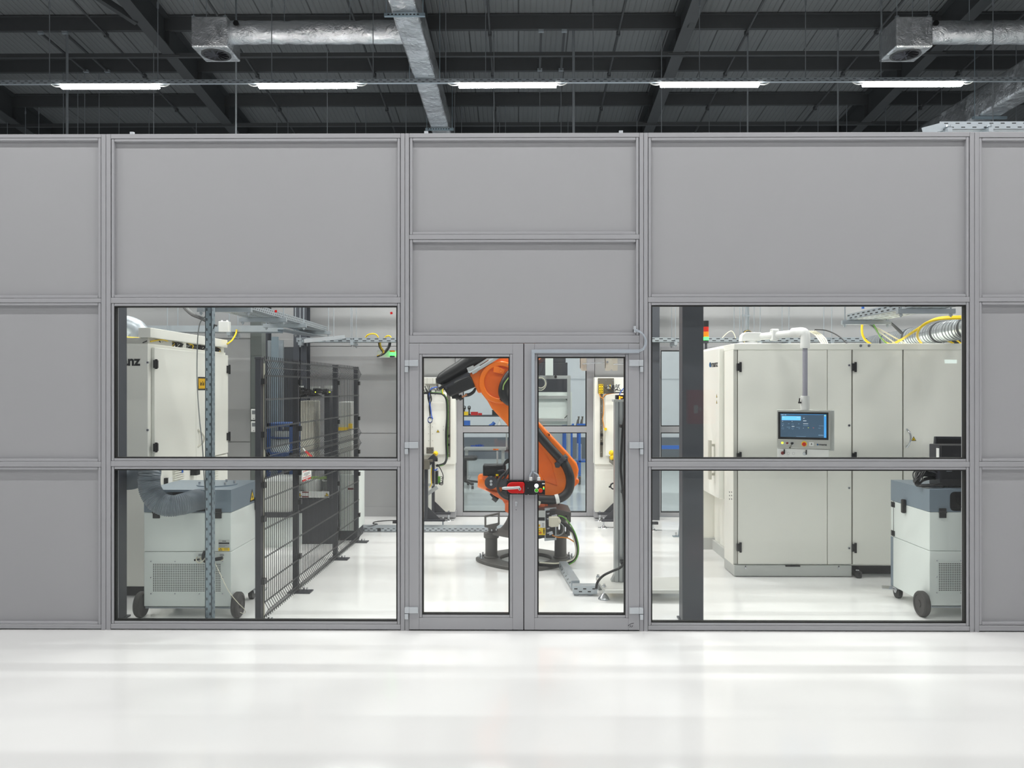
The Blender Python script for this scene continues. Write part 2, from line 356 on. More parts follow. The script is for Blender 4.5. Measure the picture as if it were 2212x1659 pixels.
for px, lab in ((145, 'grey conduit pipe hanging at top left beside the thin rods'), (1239, 'grey conduit pipe hanging right of the foil duct')):
    Y = pd[2] - 6 + .1; X = wx(px, Y)
    mb = MB().cyl((X, Y, 3.2), (X, Y, zr(Y) + .36), .025, 8)
    for z in (4.6, 5.4, 6.2, 7.0): mb.cyl((X, Y, z), (X, Y, z + .05), .03, 8)
    tag(mb.build('conduit_pipe', 'rod_steel'), lab, 'pipe', 'hanging conduits')

# ------------------------------------------------------------ light track with five lamps
YT = 6.5; ZT = wz(176, YT, 1093)
tr = thing('light_track', 'perforated metal track carrying the row of lit lamps', 'track', (0, YT, ZT))
mb = MB().box(XL + .1, XR - .1, YT - .03, YT + .03, ZT - .025, ZT + .035)
x = -8.4
while x < 8.8:
    for zz in (ZT + .018, ZT - .012): mb.box(x + (0 if zz > ZT else .06), x + .045 + (0 if zz > ZT else .06), YT - .0305, YT - .029, zz - .004, zz + .004, 1)
    x += .12
mb.build('rail', ['galvanised', 'black'], tr)
lampx = [-6.36, -3.28, -.17, 2.96, 6.09]
lamp0 = None
which = ['leftmost', 'second from the left', 'middle', 'second from the right', 'rightmost']
for i, X in enumerate(lampx):
    lab = 'lit linear lamp under the track, %s of the five' % which[i]
    if lamp0 is None:
        lamp0 = thing('linear_lamp', lab, 'lamp', (X, YT, ZT - .03), 'linear lamps under the track')
        MB().prism([(-.055, 0), (.055, 0), (.05, -.02), (-.05, -.02)], 'x', X - .74, X + .74).xf(Matrix.Translation((0, YT, ZT - .03))).build('housing', 'lamp_body', lamp0)
        MB().prism([(-.05, -.02), (.05, -.02), (.055, -.04), (.03, -.062), (-.03, -.062), (-.055, -.04)], 'x', X - .755, X + .755).xf(Matrix.Translation((0, YT, ZT - .03))).build('diffuser', 'lamp', lamp0)
        for s in (-1, 1):
            MB().tube(spl([(X + s * .7, YT, ZT - .04), (X + s * .85, YT, ZT - .06), (X + s * .93, YT, ZT - .02), (X + s * .9, YT, ZT + .01)]), .008, 6).build('cord', 'white_plastic', lamp0)
    else:
        c = copy_tree(lamp0); c.location = (X, YT, ZT - .03); tag(c, lab, 'lamp', 'linear lamps under the track')
tpx = [107, 341, 587, 806, 963, 1049, 1281, 1511, 1740, 1903, 2145]
for i, px in enumerate(tpx):
    X = wx(px, YT)
    o = MB().cyl((X, YT, ZT + .03), (X, YT, zr(YT) + .61), .007, 6).cyl((X, YT, zr(YT) - .95), (X, YT, zr(YT) - .85), .016, 6).build('track_rod', 'rod_steel')
    tag(o, 'thin rod holding up the light track, %s from the left' % nth(i), 'rod', 'rods holding the light track')

# ------------------------------------------------------------ foil ducts
def crumple(poly_pts_fn, Ys):  # rounded square section swept along Y with small dents
    return
def foil_duct(mb, x0, x1, z0, z1, Ya, Yb, step=.22, seedv=1):
    rnd = random.Random(seedv); sec = rrect(x0, x1, z0, z1, .05, 4); k = len(sec); vs = []; n = int((Yb - Ya) / step) + 1
    for i in range(n):
        Y = Ya + (Yb - Ya) * i / (n - 1); g = (0 if i % 4 else .012)
        for (x, z) in sec:
            cx, cz = (x0 + x1) / 2, (z0 + z1) / 2; f = 1 + rnd.uniform(-.018, .018) - g * 2
            vs.append((cx + (x - cx) * f, Y, cz + (z - cz) * f))
    fs = [(i * k + j, i * k + (j + 1) % k, (i + 1) * k + (j + 1) % k, (i + 1) * k + j) for i in range(n - 1) for j in range(k)]
    fs += [tuple(range(k)), tuple(range((n - 1) * k, n * k))]
    mb.add(vs, fs); return mb
YD0 = 5.0
z0 = wz(0, 5.6, 865); x0 = P(835, 0, 5.6).x; x1 = P(896, 0, 5.6).x; H = .42
r = thing('foil_duct', 'long foil wrapped air duct running away between the lamps', 'duct', ((x0 + x1) / 2, YD0, z0))
foil_duct(MB(), x0, x1, z0, z0 + H, 3.2, 15.5, seedv=3).build('wrap', 'foil', r)
for d in (5.98, 8.55, 11.3):
    mb = MB().box(x0 - .1, x1 + .1, d, d + .045, z0 - .055, z0 - .008)
    for k in range(9): mb.box(x0 - .05 + k * .055, x0 - .02 + k * .055, d - .001, d + .001, z0 - .04, z0 - .022, 1)
    for s in (x0 - .07, x1 + .07): mb.cyl((s, d + .02, z0 - .05), (s, d + .02, zr(d) + .35), .007, 6)
    mb.build('duct_hanger', ['galv_strut', 'black'], r)
def air_box(px0, px1, side, name_lab, br_lab, xjoin):
    Ya = 6.8; Yb = 7.42; xa = P(px0, 100, Ya).x; xb = P(px1, 100, Ya).x; za = wz(101, Ya, px0); zb = wz(35, Ya, px0)
    b = thing('air_diffuser', name_lab, 'air vent', ((xa + xb) / 2, (Ya + Yb) / 2, za), 'foil air boxes')
    sec = rrect(xa, xb, Ya, Yb, .03, 3); MB().prism(sec, 'z', za, zb).build('housing', 'foil', b, bevel=.02)
    cx, cy = (xa + xb) / 2, (Ya + Yb) / 2
    MB().ring(circ(cx, cy, .235, 32), circ(cx, cy, .2, 32), 'z', za - .012, za + .0).build('rim', 'steel_paint', b)
    MB().prism(circ(cx, cy, .215, 32), 'z', za - .004, za - .001).build('throat', 'black', b)
    mb = MB()
    for k in range(12):
        a = k * math.pi / 6; mb.obox((cx + .12 * math.cos(a), cy + .12 * math.sin(a), za - .008), (math.cos(a), math.sin(a), 0), (-math.sin(a), math.cos(a), .5), .075, .018, .0015)
    mb.cyl((cx, cy, za - .012), (cx, cy, za - .003), .04, 12); mb.build('swirl_blades', 'anthracite', b)
    for sx in (xa + .03, xb - .05):
        for sy in (Ya + .04, Yb - .05): MB().cyl((sx, sy, zb - .03), (sx, sy, zr(sy) + .35), .006, 6).box(sx - .025, sx + .025, sy - .02, sy + .02, zb - .04, zb + .02).build('hanger', 'galvanised', b)
    zc = wz(71, 7.1, px0); yc = 7.1; s = 1; xs = xb - .02; xe = xjoin
    d = thing('foil_branch_pipe', br_lab, 'duct', ((xs + xe) / 2, yc, zc), 'foil branch pipes')
    rnd = random.Random(px0); n = 26; pts = []; rr = []
    for i in range(n):
        pts.append((xs + (xe - xs) * i / (n - 1), yc, zc)); rr.append(.182 + rnd.uniform(-.006, .006) - (.01 if i in (8, 18) else 0))
    MB().tube(pts, rr, 20).build('wrap', 'foil', d)
    MB().cyl((xb + .1, yc - .2, zc + .07), (xb + .1, yc - .168, zc + .07), .045, 16).build('inspection_hole', 'black', d)
    for f in (.3, .68):
        x = xs + (xe - xs) * f; MB().cyl((x, yc, zc + .18), (x, yc, zr(yc) + .35), .006, 6).build('hanger', 'galvanised', d)
air_box(412, 491, 1, 'square foil wrapped air box at top left with round outlet', 'foil wrapped branch pipe joining the long duct, top left', x0 + .06)
xr0 = P(2212, 190, 3.9).x; zr0 = wz(190, 3.9, 2212)
air_box(1936, 2016, 1, 'square foil wrapped air box at top right with round outlet', 'foil wrapped branch pipe running out of the top right', P(2330, 70, 7.1).x)
# second long duct, right
xq = P(2107, 254, 9.5)
r2 = thing('foil_duct', 'foil wrapped air duct dropping behind the partition at far right', 'duct', (xq.x, 9, xq.z))
foil_duct(MB(), xq.x, xq.x + .45, xq.z, xq.z + .54, 5.6, 14.4, seedv=9).build('wrap', 'foil', r2)
for d in (9.4, 11.6): MB().box(xq.x - .1, xq.x + .55, d, d + .045, xq.z - .055, xq.z - .008).cyl((xq.x - .07, d, xq.z - .05), (xq.x - .07, d, zr(d) + .35), .007, 6).build('duct_hanger', 'galv_strut', r2)
# cable tray over the partition, far right
def slots(mb, p0, d, n, pitch, ln, ht, nrm, m=1, z2=None):
    for i in range(n):
        c = Vector(p0) + Vector(d) * (pitch * i); mb.obox(c, d, nrm, ln / 2, .0012, ht / 2, m)
Yt = 1.2; a = P(2030, 265, Yt); zt = a.z - .06
r3 = thing('cable_tray', 'bright slotted cable tray over the partition top at far right', 'cable tray', (a.x, Yt, zt), 'cable trays')
mb = MB().box(a.x, XR - 9, Yt, Yt + .003, zt, zt + .07).box(a.x, XR - 9, Yt, Yt + .3, zt, zt + .003).box(a.x, XR - 9, Yt + .297, Yt + .3, zt, zt + .07)
for i in range(30):
    mb.box(a.x + .04 + i * .1, a.x + .075 + i * .1, Yt - .001, Yt + .001, zt + .05, zt + .058, 1); mb.box(a.x + .09 + i * .1, a.x + .125 + i * .1, Yt - .001, Yt + .001, zt + .015, zt + .023, 1)
q = P(1998, 288, Yt)
mb.obox(((a.x + q.x) / 2, Yt, (zt + q.z) / 2 + .02), (a.x - q.x, 0, zt - q.z), (0, 1, 0), .09, .0015, .035)
mb.build('trough', ['galvanised', 'black'], r3)
for x in (a.x + .06, a.x + .42, a.x + .9):
    MB().bar((x, Yt - .06, zt - .02), (x, Yt + .4, zt - .02), .04, .04).cyl((x, Yt - .03, zt - .08), (x, Yt - .03, zt + .03), .007, 6).cyl((x, Yt - .03, zt + .01), (x, Yt - .03, zt + .03), .02, 8).build('tray_bracket', 'galvanised', r3)

# ============================================================ glazed partition (wall_front)
fm = MB(); TH = .07; ZTOP = 3.709
def Wx(px): return wx(px)
def mem(x0, x1, z0, z1, y0=0.0, y1=TH): fm.box(x0, x1, y0, y1, z0, z1)
panels = []; wins = []
XW0, XW1 = -5.6, 5.7
posts = [(213, 244), (860, 890), (1375, 1406), (2090, 2121)]
def bay(pxa, pxb, cells, xa=None, xb=None, lw=(0, 0)):
    """cells: list of (py_top, py_bottom, kind); openings inside pxa..pxb"""
    x0 = Wx(pxa) if xa is None else xa; x1 = Wx(pxb) if xb is None else xb; pm = (pxa + pxb) / 2
    BD = .022                                         # glazing bead
    for (t, b, k) in cells:
        zt, zb = wz(t, 0, pm), wz(b, 0, pm)
        for (a0, a1, c0, c1) in ((x0, x0 + BD, zb, zt), (x1 - BD, x1, zb, zt), (x0 + BD, x1 - BD, zt - BD, zt), (x0 + BD, x1 - BD, zb, zb + BD)):
            fm.box(a0 + .0012, a1 - .0012, .004, TH - .004, c0 + .0012, c1 - .0012)
            fm.box(a0 - .003, a1 + .003 if a1 < x1 - .001 else a1 + .003, .058, TH - .002, c0 - .003, c1 + .003)
        (panels if k == 'p' else wins).append((x0 + BD, x1 - BD, zb + BD, zt - BD))
def pe(p): return p + 0
# openings are widened by the bead (6.4 px) on every side
e = 6.4
bay(-420, 211 + e, [(304 - e, 638 + e, 'p'), (660 - e, 991 + e, 'p'), (1015 - e, 1343 + e, 'p')], xa=XW0 + .1)
bay(246 - e, 858 + e, [(305 - e, 636 + e, 'p'), (661 - e, 990 + e, 'w'), (1014 - e, 1342 + e, 'w')])
bay(891 - e, 1374 + e, [(303 - e, 500 + e, 'p'), (523 - e, 718 + e, 'p')])
bay(1407 - e, 2088 + e, [(302 - e, 635 + e, 'p'), (659 - e, 991 + e, 'w'), (1015 - e, 1346 + e, 'w')])
bay(2122 - e, 2640, [(303 - e, 636 + e, 'p'), (658 - e, 991 + e, 'p'), (1015 - e, 1345 + e, 'p')], xb=XW1 - .1)
g = .0015
def post(pa, pb, full=True):
    a, b = Wx(pa + e), Wx(pb - e); mid = (a + b) / 2
    mem(a, mid - g, 0, ZTOP); mem(mid + g, b, 0, ZTOP)
mem(XW0, XW0 + .1, 0, ZTOP); mem(XW1 - .1, XW1, 0, ZTOP)
for pa, pb in ((213, 244), (2090, 2121)): post(pa - 1, pb + 1)
post(859, 890); post(1375, 1406)
# joint strip between the door frame and the posts
def rails(xa, xb, list_):
    for (t, b, px) in list_: mem(xa + g, xb - g, wz(b - e, 0, px), wz(t + e, 0, px))
rails(XW0 + .1, Wx(212 + e), [(638, 660, 100), (991, 1015, 100)]); rails(Wx(245 - e), Wx(859 + e), [(636, 661, 550), (990, 1014, 550)])
rails(Wx(890 - e), Wx(1375 + e), [(500, 523, 1130)]); rails(Wx(1406 - e), Wx(2089 + e), [(635, 659, 1750), (991, 1015, 1750)]); rails(Wx(2121 - e), XW1 - .1, [(636, 658, 2180), (991, 1015, 2180)])
for xa, xb, b in ((XW0 + .1, Wx(212 + e), wz(1343 + e, 0, 100)), (Wx(245 - e), Wx(859 + e), wz(1342 + e, 0, 550)), (Wx(1406 - e), Wx(2089 + e), wz(1346 + e, 0, 1750)), (Wx(2121 - e), XW1 - .1, wz(1345 + e, 0, 2180))):
    mem(xa + g, xb - g, .008, b)
for xa, xb, t, px in ((XW0 + .1, Wx(212 + e), 304, 100), (Wx(245 - e), Wx(859 + e), 305, 550), (Wx(890 - e), Wx(1375 + e), 303, 1130), (Wx(1406 - e), Wx(2089 + e), 302, 1750), (Wx(2121 - e), XW1 - .1, 303, 2180)):
    mem(xa + g, xb - g, wz(t - e, 0, px), ZTOP)
mem(Wx(890 - e) + g, Wx(1375 + e) - g, wz(741, 0, 1130), wz(718 + e, 0, 1130))      # door head
mem(Wx(884 - 12), Wx(884), 0, wz(741, 0), .012, TH); mem(Wx(1381), Wx(1381 + 12), 0, wz(741, 0), .012, TH)   # door jambs, set back
wall = struct(fm.build('wall_front', 'frame_grey', bevel=.0025, seg=1, smooth=False))
for (a0, a1, b0, b1) in panels:
    MB().box(a0 - .004, a1 + .004, .034, .052, b0 - .004, b1 + .004).build('panel', 'panel_grey', wall, smooth=False)
MB().box(Wx(870), Wx(1396), .012, .06, 0, .007).box(XW0, XW1, .02, .06, -.001, .008).build('floor_seal', 'gasket', wall)
def glazed(name, a0, a1, b0, b1, ya=.006):
    gk = MB().ring([(a0, b0), (a1, b0), (a1, b1), (a0, b1)], [(a0 + .008, b0 + .008), (a1 - .008, b0 + .008), (a1 - .008, b1 - .008), (a0 + .008, b1 - .008)], 'y', ya, ya + .042)
    w = struct(gk.build(name, 'gasket', smooth=False))
    MB().box(a0 + .004, a1 - .004, ya + .006, ya + .014, b0 + .004, b1 - .004).build('pane', 'glass', w, smooth=False)
    return w
wobj = [glazed('window_%d' % (i + 1), *w) for i, w in enumerate(wins)]
for (px, py) in ((595, 672), (845, 676)):  # two small tilted red squares on the upper left pane
    p = P(px, py, .0); MB().obox((p.x, .0105, p.z), (1, 0, .25), (0, 1, 0), .0085, .0008, .0085).build('red_square', 'red', wobj[0])
for i, (px, lab) in enumerate(((283, 'small grey clip on the partition top, leftmost'), (920, 'small grey clip on the partition top beside the foil duct'), (1342, 'small grey clip on the partition top, rightmost'))):
    p = P(px, 285, 0); tag(MB().box(p.x - .014, p.x + .014, .01, .03, ZTOP - .002, ZTOP + .02).build('partition_clip', 'hinge_grey'), lab, 'clip', 'clips on the partition top')

# ------------------------------------------------------------ double door
zdt, zdb = wz(742, 0), .010
def leaf(name, pa, pb, ga, gb, side):
    x0, x1, h0, h1 = Wx(pa), Wx(pb), Wx(ga), Wx(gb); zt, zb = wz(771, 0), wz(1328, 0); mb = MB(); y0, y1 = -.006, .06
    B = .022
    for (q0, q1, r0, r1) in ((x0, h0 - B, zdb, zdt), (h1 + B, x1, zdb, zdt), (h0 - B, h1 + B, zt + B, zdt), (h0 - B, h1 + B, zdb, zb - B)): mb.box(q0, q1, y0, y1, r0, r1)
    for (q0, q1, r0, r1) in ((h0 - B, h0, zb - B, zt + B), (h1, h1 + B, zb - B, zt + B), (h0, h1, zt, zt + B), (h0, h1, zb - B, zb)): mb.box(q0 + .001, q1 - .001, y0 + .003, y1, r0 + .001, r1 - .001)
    for (q0, q1, r0, r1) in ((h0 - B - .003, h0 + .001, zb - B, zt + B), (h1 - .001, h1 + B + .003, zb - B, zt + B), (h0, h1, zt - .001, zt + B + .003), (h0, h1, zb - B - .003, zb + .001)): mb.box(q0, q1, .044, y1 - .003, r0, r1)
    d = struct(mb.build(name, 'door_grey', bevel=.0025, seg=1, smooth=False))
    MB().ring([(h0, zb), (h1, zb), (h1, zt), (h0, zt)], [(h0 + .009, zb + .009), (h1 - .009, zb + .009), (h1 - .009, zt - .009), (h0 + .009, zt - .009)], 'y', .001, .04).build('gasket', 'gasket', d, smooth=False)
    MB().box(h0 + .004, h1 - .004, .012, .02, zb + .004, zt - .004).build('pane', 'glass', d, smooth=False)
    for py in (778, 955, 1311):
        zh = wz(py, 0); hp = 13 / F * 6
        if side < 0: a, b, c = Wx(875), Wx(884), Wx(904)
        else: a, b, c = Wx(1389), Wx(1380), Wx(1359)
        k = MB().box(a, b, -.022, .02, zh - hp, zh).box(b, c, -.020, -.006, zh - hp, zh).box(a, a + (b - a) * .8, -.02, .02, zh - 2 * hp, zh - hp - .004).box(a, b, -.016, .02, zh - hp - .004, zh - hp, 1)
        k.build('hinge', ['hinge_grey', 'black'], d, bevel=.003)
    return d
dl = leaf('door_1', 884, 1130.6, 912, 1101, -1); dr = leaf('door_2', 1132.4, 1381, 1161, 1351, 1)
MB().box(Wx(1129), Wx(1134), .02, .05, .01, zdt).build('seal', 'gasket', dl)
zk = wz(1088, 0); xk = Wx(1115)
MB().prism(circ(xk, zk + .010, .010, 16), 'y', -.012, -.004).box(xk - .0055, xk + .0055, -.012, -.004, zk - .018, zk + .002).cyl((xk, -.013, zk + .010), (xk, -.005, zk + .010), .006, 12).cyl((xk, -.007, zk - .045), (xk, -.004, zk - .045), .003, 8, 1).build('lock_cylinder', ['chrome', 'black'], dl)
# scuff mark on the right leaf
mb = MB()
for a, b in (((1357, 1352), (1363, 1347)), ((1363, 1347), (1369, 1346)), ((1360, 1355), (1363, 1351)), ((1364, 1355), (1367, 1351))):
    mb.bar(P(*a, -.0062), P(*b, -.0062), .003, .002, up=(0, 1, 0))
mb.build('scuff_mark', 'black_matt', dr)
# surface conduit with the lock cables on the right leaf
cd = thing('cable_conduit', 'grey square cable conduit around the right door glass', 'conduit', (Wx(1151), -.01, wz(760, 0)))
MB().box(Wx(1148), Wx(1380), -.026, -.0062, wz(763, 0), wz(755.5, 0)).box(Wx(1148), Wx(1155), -.026, -.0062, wz(1017, 0), wz(763, 0)).build('channel', 'conduit_grey', cd, bevel=.002)
for a, b in ((1146, 1144), (1155, 1163)):
    s = 1 if a == 1155 else -1
    MB().tube(spl([P(1151 + s * 1.5, 1014, -.016), P(1151 + s * 2.2, 1020, -.018), P(b + (1.5 if s < 0 else -1), 1026, -.02), P(b if s < 0 else b, 1031, -.02)]), .006, 8).build('cable', 'conduit_grey', cd)
MB().tube(spl([P(1380, 757, -.018), P(1390, 752, -.03), P(1394, 735, -.035), P(1386, 719, -.03), P(1371, 711, -.02)]), .0055, 8).tube(spl([P(1380, 760, -.018), P(1391, 754, -.035), P(1396, 738, -.04), P(1388, 721, -.035), P(1371, 714, -.02)]), .0055, 8).build('cable', 'conduit_grey', cd)
MB().box(Wx(1368), Wx(1373), -.024, -.0005, wz(719, 0), wz(705, 0)).box(Wx(1367), Wx(1369), -.02, -.0005, wz(718, 0), wz(712, 0), 1).build('connector', ['hinge_grey', 'black'], cd)
# safety latch (left leaf) and lock box (right leaf)
sl = thing('safety_latch', 'red safety latch with silver lever on black plate, left door', 'latch', (Wx(1112), -.03, wz(1052, 0)))
MB().box(Wx(1094.5), Wx(1131), -.03, -.0062, wz(1067, 0), wz(1036, 0)).build('back_plate', 'black', sl, bevel=.003)
xa, xb, zb_, zt_ = Wx(1096), Wx(1134.5), wz(1064, 0), wz(1040, 0)
rr = (zt_ - zb_) / 2; poly = [(xa + rr * .9 + rr * math.cos(R(a)), (zb_ + zt_) / 2 + rr * math.sin(R(a))) for a in range(90, 271, 15)]
poly += [(xb - .013, zb_), (xb - .004, zb_ + .012), (xb - .004, zt_ - .012), (xb - .013, zt_)]
MB().prism(poly, 'y', -.05, -.03).build('cover', 'red', sl, bevel=.004)
px_ = P(1122.5, 1053, 0)
MB().cyl((px_.x, -.068, px_.z + .001), (px_.x, -.05, px_.z + .001), .013, 20).build('pivot', 'red', sl)
MB().tube([P(1085, 1055, -.08), P(1090, 1054.7, -.084), P(1110, 1054, -.084), P(1123, 1053, -.08)], [.0075, .011, .011, .0105], 12).cyl((px_.x, -.09, px_.z), (px_.x, -.066, px_.z), .011, 16).cyl((px_.x, -.0915, px_.z), (px_.x, -.089, px_.z), .004, 10, 1).build('lever', ['alu', 'black'], sl)
MB().box(Wx(1130), Wx(1131.5), -.052, -.05, wz(1060, 0), wz(1048, 0)).box(Wx(1117), Wx(1118.4), -.032, -.029, wz(1038.6, 0), wz(1037.6, 0)).box(Wx(1117), Wx(1118.4), -.032, -.029, wz(1065.8, 0), wz(1064.8, 0)).box(Wx(1135), Wx(1136.4), -.05, -.03, wz(1063, 0), wz(1041, 0)).box(Wx(1137), Wx(1139), -.045, -.03, wz(1057, 0), wz(1046, 0)).build('bolt_tongue', 'steel_brown', sl)
lb = thing('lock_switch_box', 'black lock box with lit push buttons on the right door', 'switch box', (Wx(1154), -.03, wz(1052, 0)))
MB().box(Wx(1133), Wx(1177), -.052, -.0062, wz(1067.3, 0), wz(1037, 0)).build('box', 'black', lb, bevel=.005)
for px, py, rb, mt, nm in ((1158.5, 1047.3, 4.3, 'white_lit', 'lit_button'), (1158.5, 1057.3, 3.6, 'green_button', 'push_button'), (1167.4, 1057.6, 4.3, 'red_lens', 'stop_button')):
    p = P(px, py, 0); rb = rb / F * 6
    MB().cyl((p.x, -.062, p.z), (p.x, -.05, p.z), rb, 20).build(nm, mt, lb)
    if nm == 'push_button': MB().ring(circ(p.x, p.z, rb * 1.25, 20), circ(p.x, p.z, rb, 20), 'y', -.058, -.05).build('button_ring', 'white_plastic', lb)
    if nm == 'stop_button': MB().prism(circ(p.x - .001, p.z + .003, rb * 1.02, 20), 'y', -.056, -.05).build('button_collar', 'yellow', lb)
for px, py, mt in ((1174, 1050.4, 'amber_lit'), (1174, 1053.6, 'green_lit')):
    p = P(px, py, 0); MB().cyl((p.x, -.055, p.z), (p.x, -.05, p.z), .0045, 10).build('status_light', mt, lb)
MB().box(Wx(1170.5), Wx(1176.3), -.0535, -.05, wz(1044, 0), wz(1041.8, 0)).build('label_plate', 'paper', lb)
MB().box(Wx(1162), Wx(1169), -.053, -.05, wz(1039, 0), wz(1038.2, 0)).box(Wx(1162), Wx(1172), -.053, -.05, wz(1066, 0), wz(1065.2, 0)).build('print', 'red_dark', lb)
for px, py in ((1141, 1037.6), (1158.5, 1037.6), (1141, 1066.3), (1158.5, 1066.3), (1140.5, 1052.5)):
    p = P(px, py, 0); MB().cyl((p.x, -.054, p.z), (p.x, -.05, p.z), .0025, 8).build('screw', 'chrome', lb)
for px in (1146.5, 1163.5):
    p = P(px, 1033, 0)
    MB().lathe((p.x, -.03, wz(1037, 0)), (0, 0, 1), [(.013, 0), (.013, .008), (.011, .009), (.0125, .012), (.0125, .022), (.008, .026)], 12).build('cable_gland', 'white_plastic', lb)
# ============================================================ room behind the partition: back wall and what shows through it
def PX(px, py, X):
    """point on the plane x = X seen at (px, py)"""
    u = (px - CX) / F; dx = -math.sin(YAW) + math.cos(YAW) * u; t = X / dx
    return Vector((X, CAMY + t * (math.cos(YAW) + math.sin(YAW) * u), CAMZ + t * (HY - py) / F))
YW = 5.3; ZW = 3.6
def bx(px): return wx(px, YW)
def bz(py): return wz(py, YW)
seams = [bz(936), bz(748)]
def wallseg(mb, x0, x1, y0, y1, m=0):
    zs = [0.0] + seams + [ZW]
    for a, b in zip(zs, zs[1:]): mb.box(x0, x1, y0, y1, a + .006, b - .006)
    mb.box(x0, x1, y0 + .012, y1 - .012, 0, ZW)
mb = MB(); xc = wx(541, 3.5)
wallseg(mb, -7.5, xc, 3.5, 3.62); mb.box(-7.5, -4.6, 3.62, 6.9, 0, ZW)
wallseg(mb, bx(662), bx(983), YW, YW + .1); wallseg(mb, bx(1285), bx(1424), YW, YW + .1); wallseg(mb, bx(1600), 8, YW, YW + .1)
mb.box(bx(983), bx(1285), YW, YW + .1, bz(748), ZW); mb.box(bx(1424), bx(1600), YW, YW + .1, bz(748), ZW); mb.box(-7.5, bx(662) + .2, 6.9, 7.0, 0, ZW); mb.box(bx(662), bx(662) + .08, YW + .1, 6.9, 0, ZW)
struct(mb.build('wall_back', 'wall_panel', smooth=False))
struct(MB().box(bx(662), bx(983), YW - .012, YW, 0, .13).build('baseboard_back', 'wall_panel', smooth=False))
struct(MB().box(XL, XR, YW + .12, YF, .001, .004).build('floor_beyond', 'floor_blue', smooth=False))
def backdoor(name, pa, pb, sa, sb):
    """framed glazing of the back wall; sa, sb = frame widths in pixels"""
    x0, x1, g0, g1 = bx(pa), bx(pb), bx(pa + sa), bx(pb - sb); mb = MB(); y0, y1 = YW - .02, YW + .06
    zt, zm0, zm1, zb = bz(748), bz(934), bz(921), bz(1106.5)
    mb.box(x0, g0, y0, y1, .01, zt); mb.box(g1, x1, y0, y1, .01, zt); mb.box(g0, g1, y0, y1, .01, zb); mb.box(g0, g1, y0, y1, zm0, zm1); mb.box(g0, g1, y0, y1, zt - .06, zt)
    w = struct(mb.build(name, 'frame_grey', bevel=.003, seg=1, smooth=False))
    for (a, b) in ((zb, zm0), (zm1, zt - .06)):
        MB().ring([(g0, a), (g1, a), (g1, b), (g0, b)], [(g0 + .012, a + .012), (g1 - .012, a + .012), (g1 - .012, b - .012), (g0 + .012, b - .012)], 'y', y0 + .01, y1 - .01).build('gasket', 'gasket', w, smooth=False)
        MB().box(g0 + .005, g1 - .005, YW + .01, YW + .018, a + .005, b - .005).build('pane', 'glass', w, smooth=False)
    return w
backdoor('door_3', 984, 1284, 16, 17); backdoor('window_5', 1424, 1600, 3, 10)
MB().box(bx(984), bx(1284), YW - .01, YW + .05, 0, .01).build('seal', 'gasket', bpy.data.objects['door_3'])
# bright far wall of the next hall
struct(MB().box(-5, 6, 14.3, 14.34, .55, 5.2).box(-5, 6, 14.28, 14.34, 2.02, 2.1).box(-5, 6, 14.28, 14.34, 0, .55, 1).build('trim_1', ['trim_pale', 'trim_dark'], smooth=False))
struct(MB().box(bx(1440), bx(1600), 9.0, 9.03, wz(970, 9), wz(962, 9)).build('trim_2', 'blue', smooth=False))
# ---- steel columns
def hcol(name, lab, x0, x1, y0, y1, zt, grp='dark steel columns'):
    mb = MB().box(x0, x1, y0, y0 + .014, 0, zt).box(x0, x1, y1 - .014, y1, 0, zt).box((x0 + x1) / 2 - .006, (x0 + x1) / 2 + .006, y0, y1, 0, zt)
    return tag(mb.build(name, 'column_paint', smooth=False), lab, 'column', grp)
def bcol(lab, px0, px1, Y, dep, flip=False):
    x0, x1 = wx(px0, Y), wx(px1, Y)
    o = thing('steel_column', lab, 'column', ((x0 + x1) / 2, Y + dep / 2, 0), 'dark steel columns')
    MB().box(x0, x1, Y, Y + dep, 0, 3.62).build('post', 'column_paint', o, bevel=.006)
    MB().box(x0 - .01, x1 + .01, Y - .01, Y + dep + .04, 0, .012).build('base_plate', 'column_paint', o)
    MB().box(x0 - .04, x1 + .04, Y - .03, Y + dep + .04, 3.62, 3.635).build('cap_plate', 'column_paint', o); return o
bcol('dark steel column behind the right window', 1474, 1520, .20, .13)
bcol('dark steel column at the left edge of the left window', 236, 257, .20, .13)
hcol('steel_column', 'dark steel column at the back wall behind the mesh fence', wx(634, 5.0), wx(662, 5.0), 5.0, 5.2, 4.6)
hcol('steel_column', 'narrow dark steel column beside the slotted strut at the back', wx(570, 5.4), wx(577, 5.4), 5.4, 5.6, 4.6)
tag(MB().box(wx(1400, 5.0), wx(1425, 5.0), 5.0, 5.16, 0, 4.6).build('steel_column', 'column_paint', bevel=.004), 'dark steel column by the back glazing, left edge of the right window', 'column', 'dark steel columns')
# ---- next hall seen through the back door
Yb = 10.4
def q(px, py, Y=Yb): return P(px, py, Y)
bench = thing('workbench', 'grey workbench with shelf seen through the left door glass', 'workbench', (q(1020, 925).x, Yb, 0))
zsh, zbt = q(1040, 897).z, q(1040, 925).z; xa, xb = q(985, 900).x, q(1112, 900).x
MB().box(xa, xb, Yb, Yb + .35, zsh - .03, zsh).build('shelf', 'bench_dark', bench); MB().box(xa, xb, Yb - .25, Yb + .5, zbt - .05, zbt).build('worktop', 'bench_dark', bench)
MB().box(xa, xb, Yb - .2, Yb + .45, .52, .56).build('lower_shelf', 'bench_dark', bench)
for x in (xa + .02, xb - .05):
    for y in (Yb - .2, Yb + .42): MB().box(x, x + .05, y, y + .05, 0, zbt - .05).build('leg', 'bench_dark', bench)
    MB().box(x, x + .04, Yb + .3, Yb + .34, zbt, zsh - .03).build('upright', 'bench_dark', bench)
